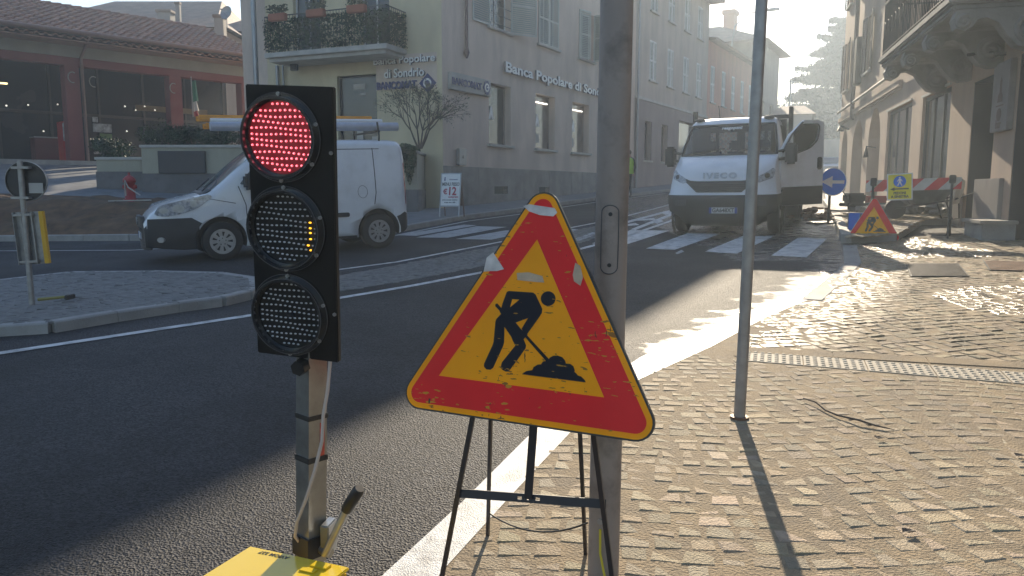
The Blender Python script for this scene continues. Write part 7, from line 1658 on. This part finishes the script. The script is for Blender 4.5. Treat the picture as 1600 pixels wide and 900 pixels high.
# sticker on the right face, cable, knob, crank
b_ = MB(); b_.box(wm_/2+.0006, wm_/2+.0014, wm_*.1, wm_*.36, .34, .46); stc = b_.build('red_sticker', mat('red_sticker', (.45,.07,.04), .5, var=.4, vscale=60), ts, HMi @ MW)
cabpts = [dp(516,562,2.27), dp(512,610,2.26), dp(505,650,2.26), dp(503,690,2.25), dp(492,735,2.24), dp(478,780,2.24), dp(464,815,2.25), dp(461,838,2.28), dp(470,850,2.31)]
b_ = MB(); b_.tube([HMi @ p for p in cabpts], .0055, 10); b_.build('cable', mat('cream_cable', (.50,.42,.36), .5), ts)
kn = MB(); k0 = HMi @ dp(468, 574, 2.26); kn.tube([k0+Vector((0,.02,0)), k0+Vector((0,-.012,0))], [.026,.024], 6); kn.tube([k0+Vector((0,.07,0)), k0], .010, 8); kn.build('clamp_knob', M_BLACK, ts)
g0, g1, g2 = dp(508, 866, 2.28), dp(541, 797, 2.22), dp(562, 763, 2.19)
b_ = MB(); b_.tube([HMi @ g0, HMi @ g1], .0125, 14); cr_ = b_.build('crank_arm', M_ALLOY, ts); b_ = MB(); b_.tube([HMi @ g1, HMi @ up_(g1, g2, .1), HMi @ up_(g1, g2, .9), HMi @ g2], [.016,.0185,.0185,.014], 16); b_.build('crank_grip', M_BLACK, ts)
b_ = MB(); w1_ = HMi @ dp(505, 856, 2.31); b_.tube([w1_+Vector((-.02,0,0)), w1_+Vector((.035,-.02,0))], .016, 10); b_.rbox(w1_.x+.0, w1_.x+.03, w1_.y-.02, w1_.y+.04, w1_.z-.02, w1_.z+.09, .004); b_.build('winch', M_MAST, ts)
# yellow battery box: lid corners seen at the bottom of the picture
zb_ = dp(546, 886, 2.14).z
def hit_z(px, py, z): d = ray(px, py); t = (z-CAMH)/d.z; return Vector((d.x*t, d.y*t, z))
q0, q1, q2 = hit_z(391, 853, zb_), hit_z(546, 886, zb_), hit_z(333, 900, zb_)
ux = (q1-q0).normalized(); uy = Vector((ux.y, -ux.x, 0)); BW = (q1-q0).length; BD = .34
print('box', q0, q1, BW, zb_)
BM = Matrix(((ux.x,-uy.x,0,q0.x),(ux.y,-uy.y,0,q0.y),(0,0,1,gz(q0.x,q0.y)),(0,0,0,1)))
M_YBOX = mat('yellow_box_paint', (.76,.52,.01), .28, var=.05, vscale=3, coat=.4, dirt=(.5,.33,.02), dirt_amt=.4, dscale=5); zt = zb_-gz(q0.x,q0.y)
b_ = MB(); b_.rbox(.005, BW-.005, -BD, -.005, .05, zt-.012, .004); bx_ = b_.build('battery_box', M_YBOX, ts, HMi @ BM)
b_ = MB(); b_.rbox(0, BW, -BD-.005, 0, zt-.011, zt, .003); b_.rbox(BW*.70, BW*.86, -.045, -.012, zt+.0005, zt+.006, .002); b_.rbox(BW*.66, BW*.80, -.075, -.05, zt+.0005, zt+.004, .001); lid = b_.build('lid', M_YBOX, bx_)
t = text_mb('AVIOM 237', .022, .0006, .0004); g = MB(); merge(g, t, Matrix.Translation((BW*.30,-.022,zt+.0008)) @ Matrix.Rotation(pi, 4, 'Z') @ Matrix.Rotation(R(-90), 4, 'X')); g.build('lettering', M_BLACK, lid)
for x in (.04, BW-.04): b_ = MB(); b_.tube([(x-.02,-BD+.02,.05),(x+.02,-BD+.02,.05)], .05, 16); b_.tube([(x-.02,-.04,.05),(x+.02,-.04,.05)], .05, 16); b_.build('castor', M_TYRE, bx_)

# ---------------------------------------------------------------- sign on the traffic island, seen from behind
P = gp(50, 473, .12); T_ = dp(31, 252, P.y)
e = empty('island_sign', Matrix.Translation(P), 'back of a round sign above a yellow edged marker on the traffic island', 'road sign')
v = T_-P; b_ = MB(); b_.tube([(0,0,-.1), tuple(v)], .029, 14); b_.build('post', M_GALV, e)
def L_(px, py, o=0): q = dp(px, py, P.y)-P; return Vector((q.x, q.y+o, q.z))
c = L_(37, 283, .05); nrm_ = Vector((.12,-1,.0)).normalized(); rr_ = 30/1200*P.y
b_ = MB(); b_.disc(c+nrm_*-.0, nrm_, rr_, .004, 44); b_.ring(c, nrm_, rr_*.965, rr_*1.0, .02, 44); b_.build('disc', mat('dark_sign_back', (.012,.014,.017), .45, var=.1), e)
b_ = MB(); b_.ring(c-nrm_*.005, nrm_, rr_*1.001, rr_*1.02, .026, 44); b_.build('bright_rim', M_GALV, e)
b_ = MB(); a_ = L_(42.5, 302, .035); b_.box(a_.x, a_.x+.145, a_.y, a_.y+.003, a_.z, a_.z+.105); b_.build('label_plate', M_SILL, e)
for py in (262, 309): b_ = MB(); a_ = L_(24, py, .02); b_.box(a_.x-.02, a_.x+.16, a_.y-.065, a_.y-.0, a_.z-.012, a_.z+.012); b_.build('clamp', M_GALV, e)
a_ = L_(24, 414, .04); t2 = L_(24, 332, .04); hb_ = t2.z-a_.z; b_ = MB(); sh = L_(29,414,.04).x-L_(24,414).x
w_ = L_(66,372).x-L_(27,372).x
M_l = Matrix.Translation(a_+Vector((.04,0,0))) @ Matrix.Rotation(R(-3), 4, 'Y')
b_ = MB(); b_.box(0, w_, 0, .004, 0, hb_, 0, M_l); b_.box(0, .006, -.05, 0, 0, hb_, 0, M_l); b_.box(w_*.25, w_*.30, -.03, 0, 0, hb_, 0, M_l); b_.box(w_*.68, w_*.73, -.03, 0, 0, hb_, 0, M_l); b_.build('marker_back', M_GALV, e)
b_ = MB(); b_.rbox(w_+.001, w_+.05, -.03, .01, 0, hb_, .004, 0, M_l); b_.build('yellow_edge', mat('marker_yellow', (.60,.33,.01), .5), e)
for z in (.03, hb_-.03): b_ = MB(); b_.box(.02, w_*.8, -.062, -.002, z-.012, z+.012, 0, M_l); b_.build('clamp', M_GALV, e)
A = gp(60, 471, .125); b_ = MB(); b_.tube([(0,0,.02),(.32,.03,.05)], [.018,.014], 8); b_.build('handle', mat('olive_handle', (.25,.22,.06), .6), empty('hammer', Matrix.Translation(A), 'olive handled hammer lying on the island cobbles beside the sign post', 'hammer')); hm = bpy.data.objects['hammer']; b_ = MB(); b_.rbox(.30,.34,-.05,.10,.02,.07,.008); b_.build('head', M_IRONB, hm)
# twig and scraps on the pavement
q = [gp(x, y) for x, y in ((1255,628),(1275,636),(1290,646),(1310,655),(1340,664),(1370,671),(1397,677))]; b_ = MB(); b_.tube([(p.x, p.y, gz(p.x,p.y)+.022+.006*sin(i*2)) for i, p in enumerate(q)], [.004,.005,.005,.006,.006,.005,.002], 6)
b_.build('twig', M_BARK, None, None, label='long dark twig lying on the sunlit cobbles right of the thin pole', cat='twig')
for i, (px, py) in enumerate(((1372,690),(1418,838),(1150,562),(1592,718))):
    A = gp(px, py); b_ = MB(); rnd = random.Random(i); b_.add([(rnd.uniform(-.03,0),-.012,.004),(.03,-.008,.008),(.024,.012,.004),(-.02,.010,.012)], [(0,1,2,3)]); b_.add([(rnd.uniform(-.03,0),-.012,.001),(.03,-.008,.005),(.024,.012,.001),(-.02,.010,.009)], [(3,2,1,0)])
    b_.build('dry_leaf', M_BARK, None, Matrix.Translation((A.x, A.y, A.z+.018)), label=['dark dry leaf just below the long twig', 'dark dry leaf lying low in the right part of the pavement', 'dark dry leaf by the white edge line behind the thin pole', 'dark dry leaf at the far right edge of the pavement'][i], cat='leaf', group='dry leaves on the pavement')
# ---------------------------------------------------------------- air
hz = MB(); hz.box(-420, 420, -80, 950, -9, 24)
mh = bpy.data.materials.new('haze_air'); mh.use_nodes = True; n = mh.node_tree.nodes; n.remove(n['Principled BSDF']); pv = n.new('ShaderNodeVolumePrincipled')
pv.inputs['Color'].default_value = (.74,.87,1,1); pv.inputs['Density'].default_value = HAZE; pv.inputs['Anisotropy'].default_value = .5
mh.node_tree.links.new(pv.outputs[0], n['Material Output'].inputs['Volume'])
hz.build('haze', mh, kind='stuff')
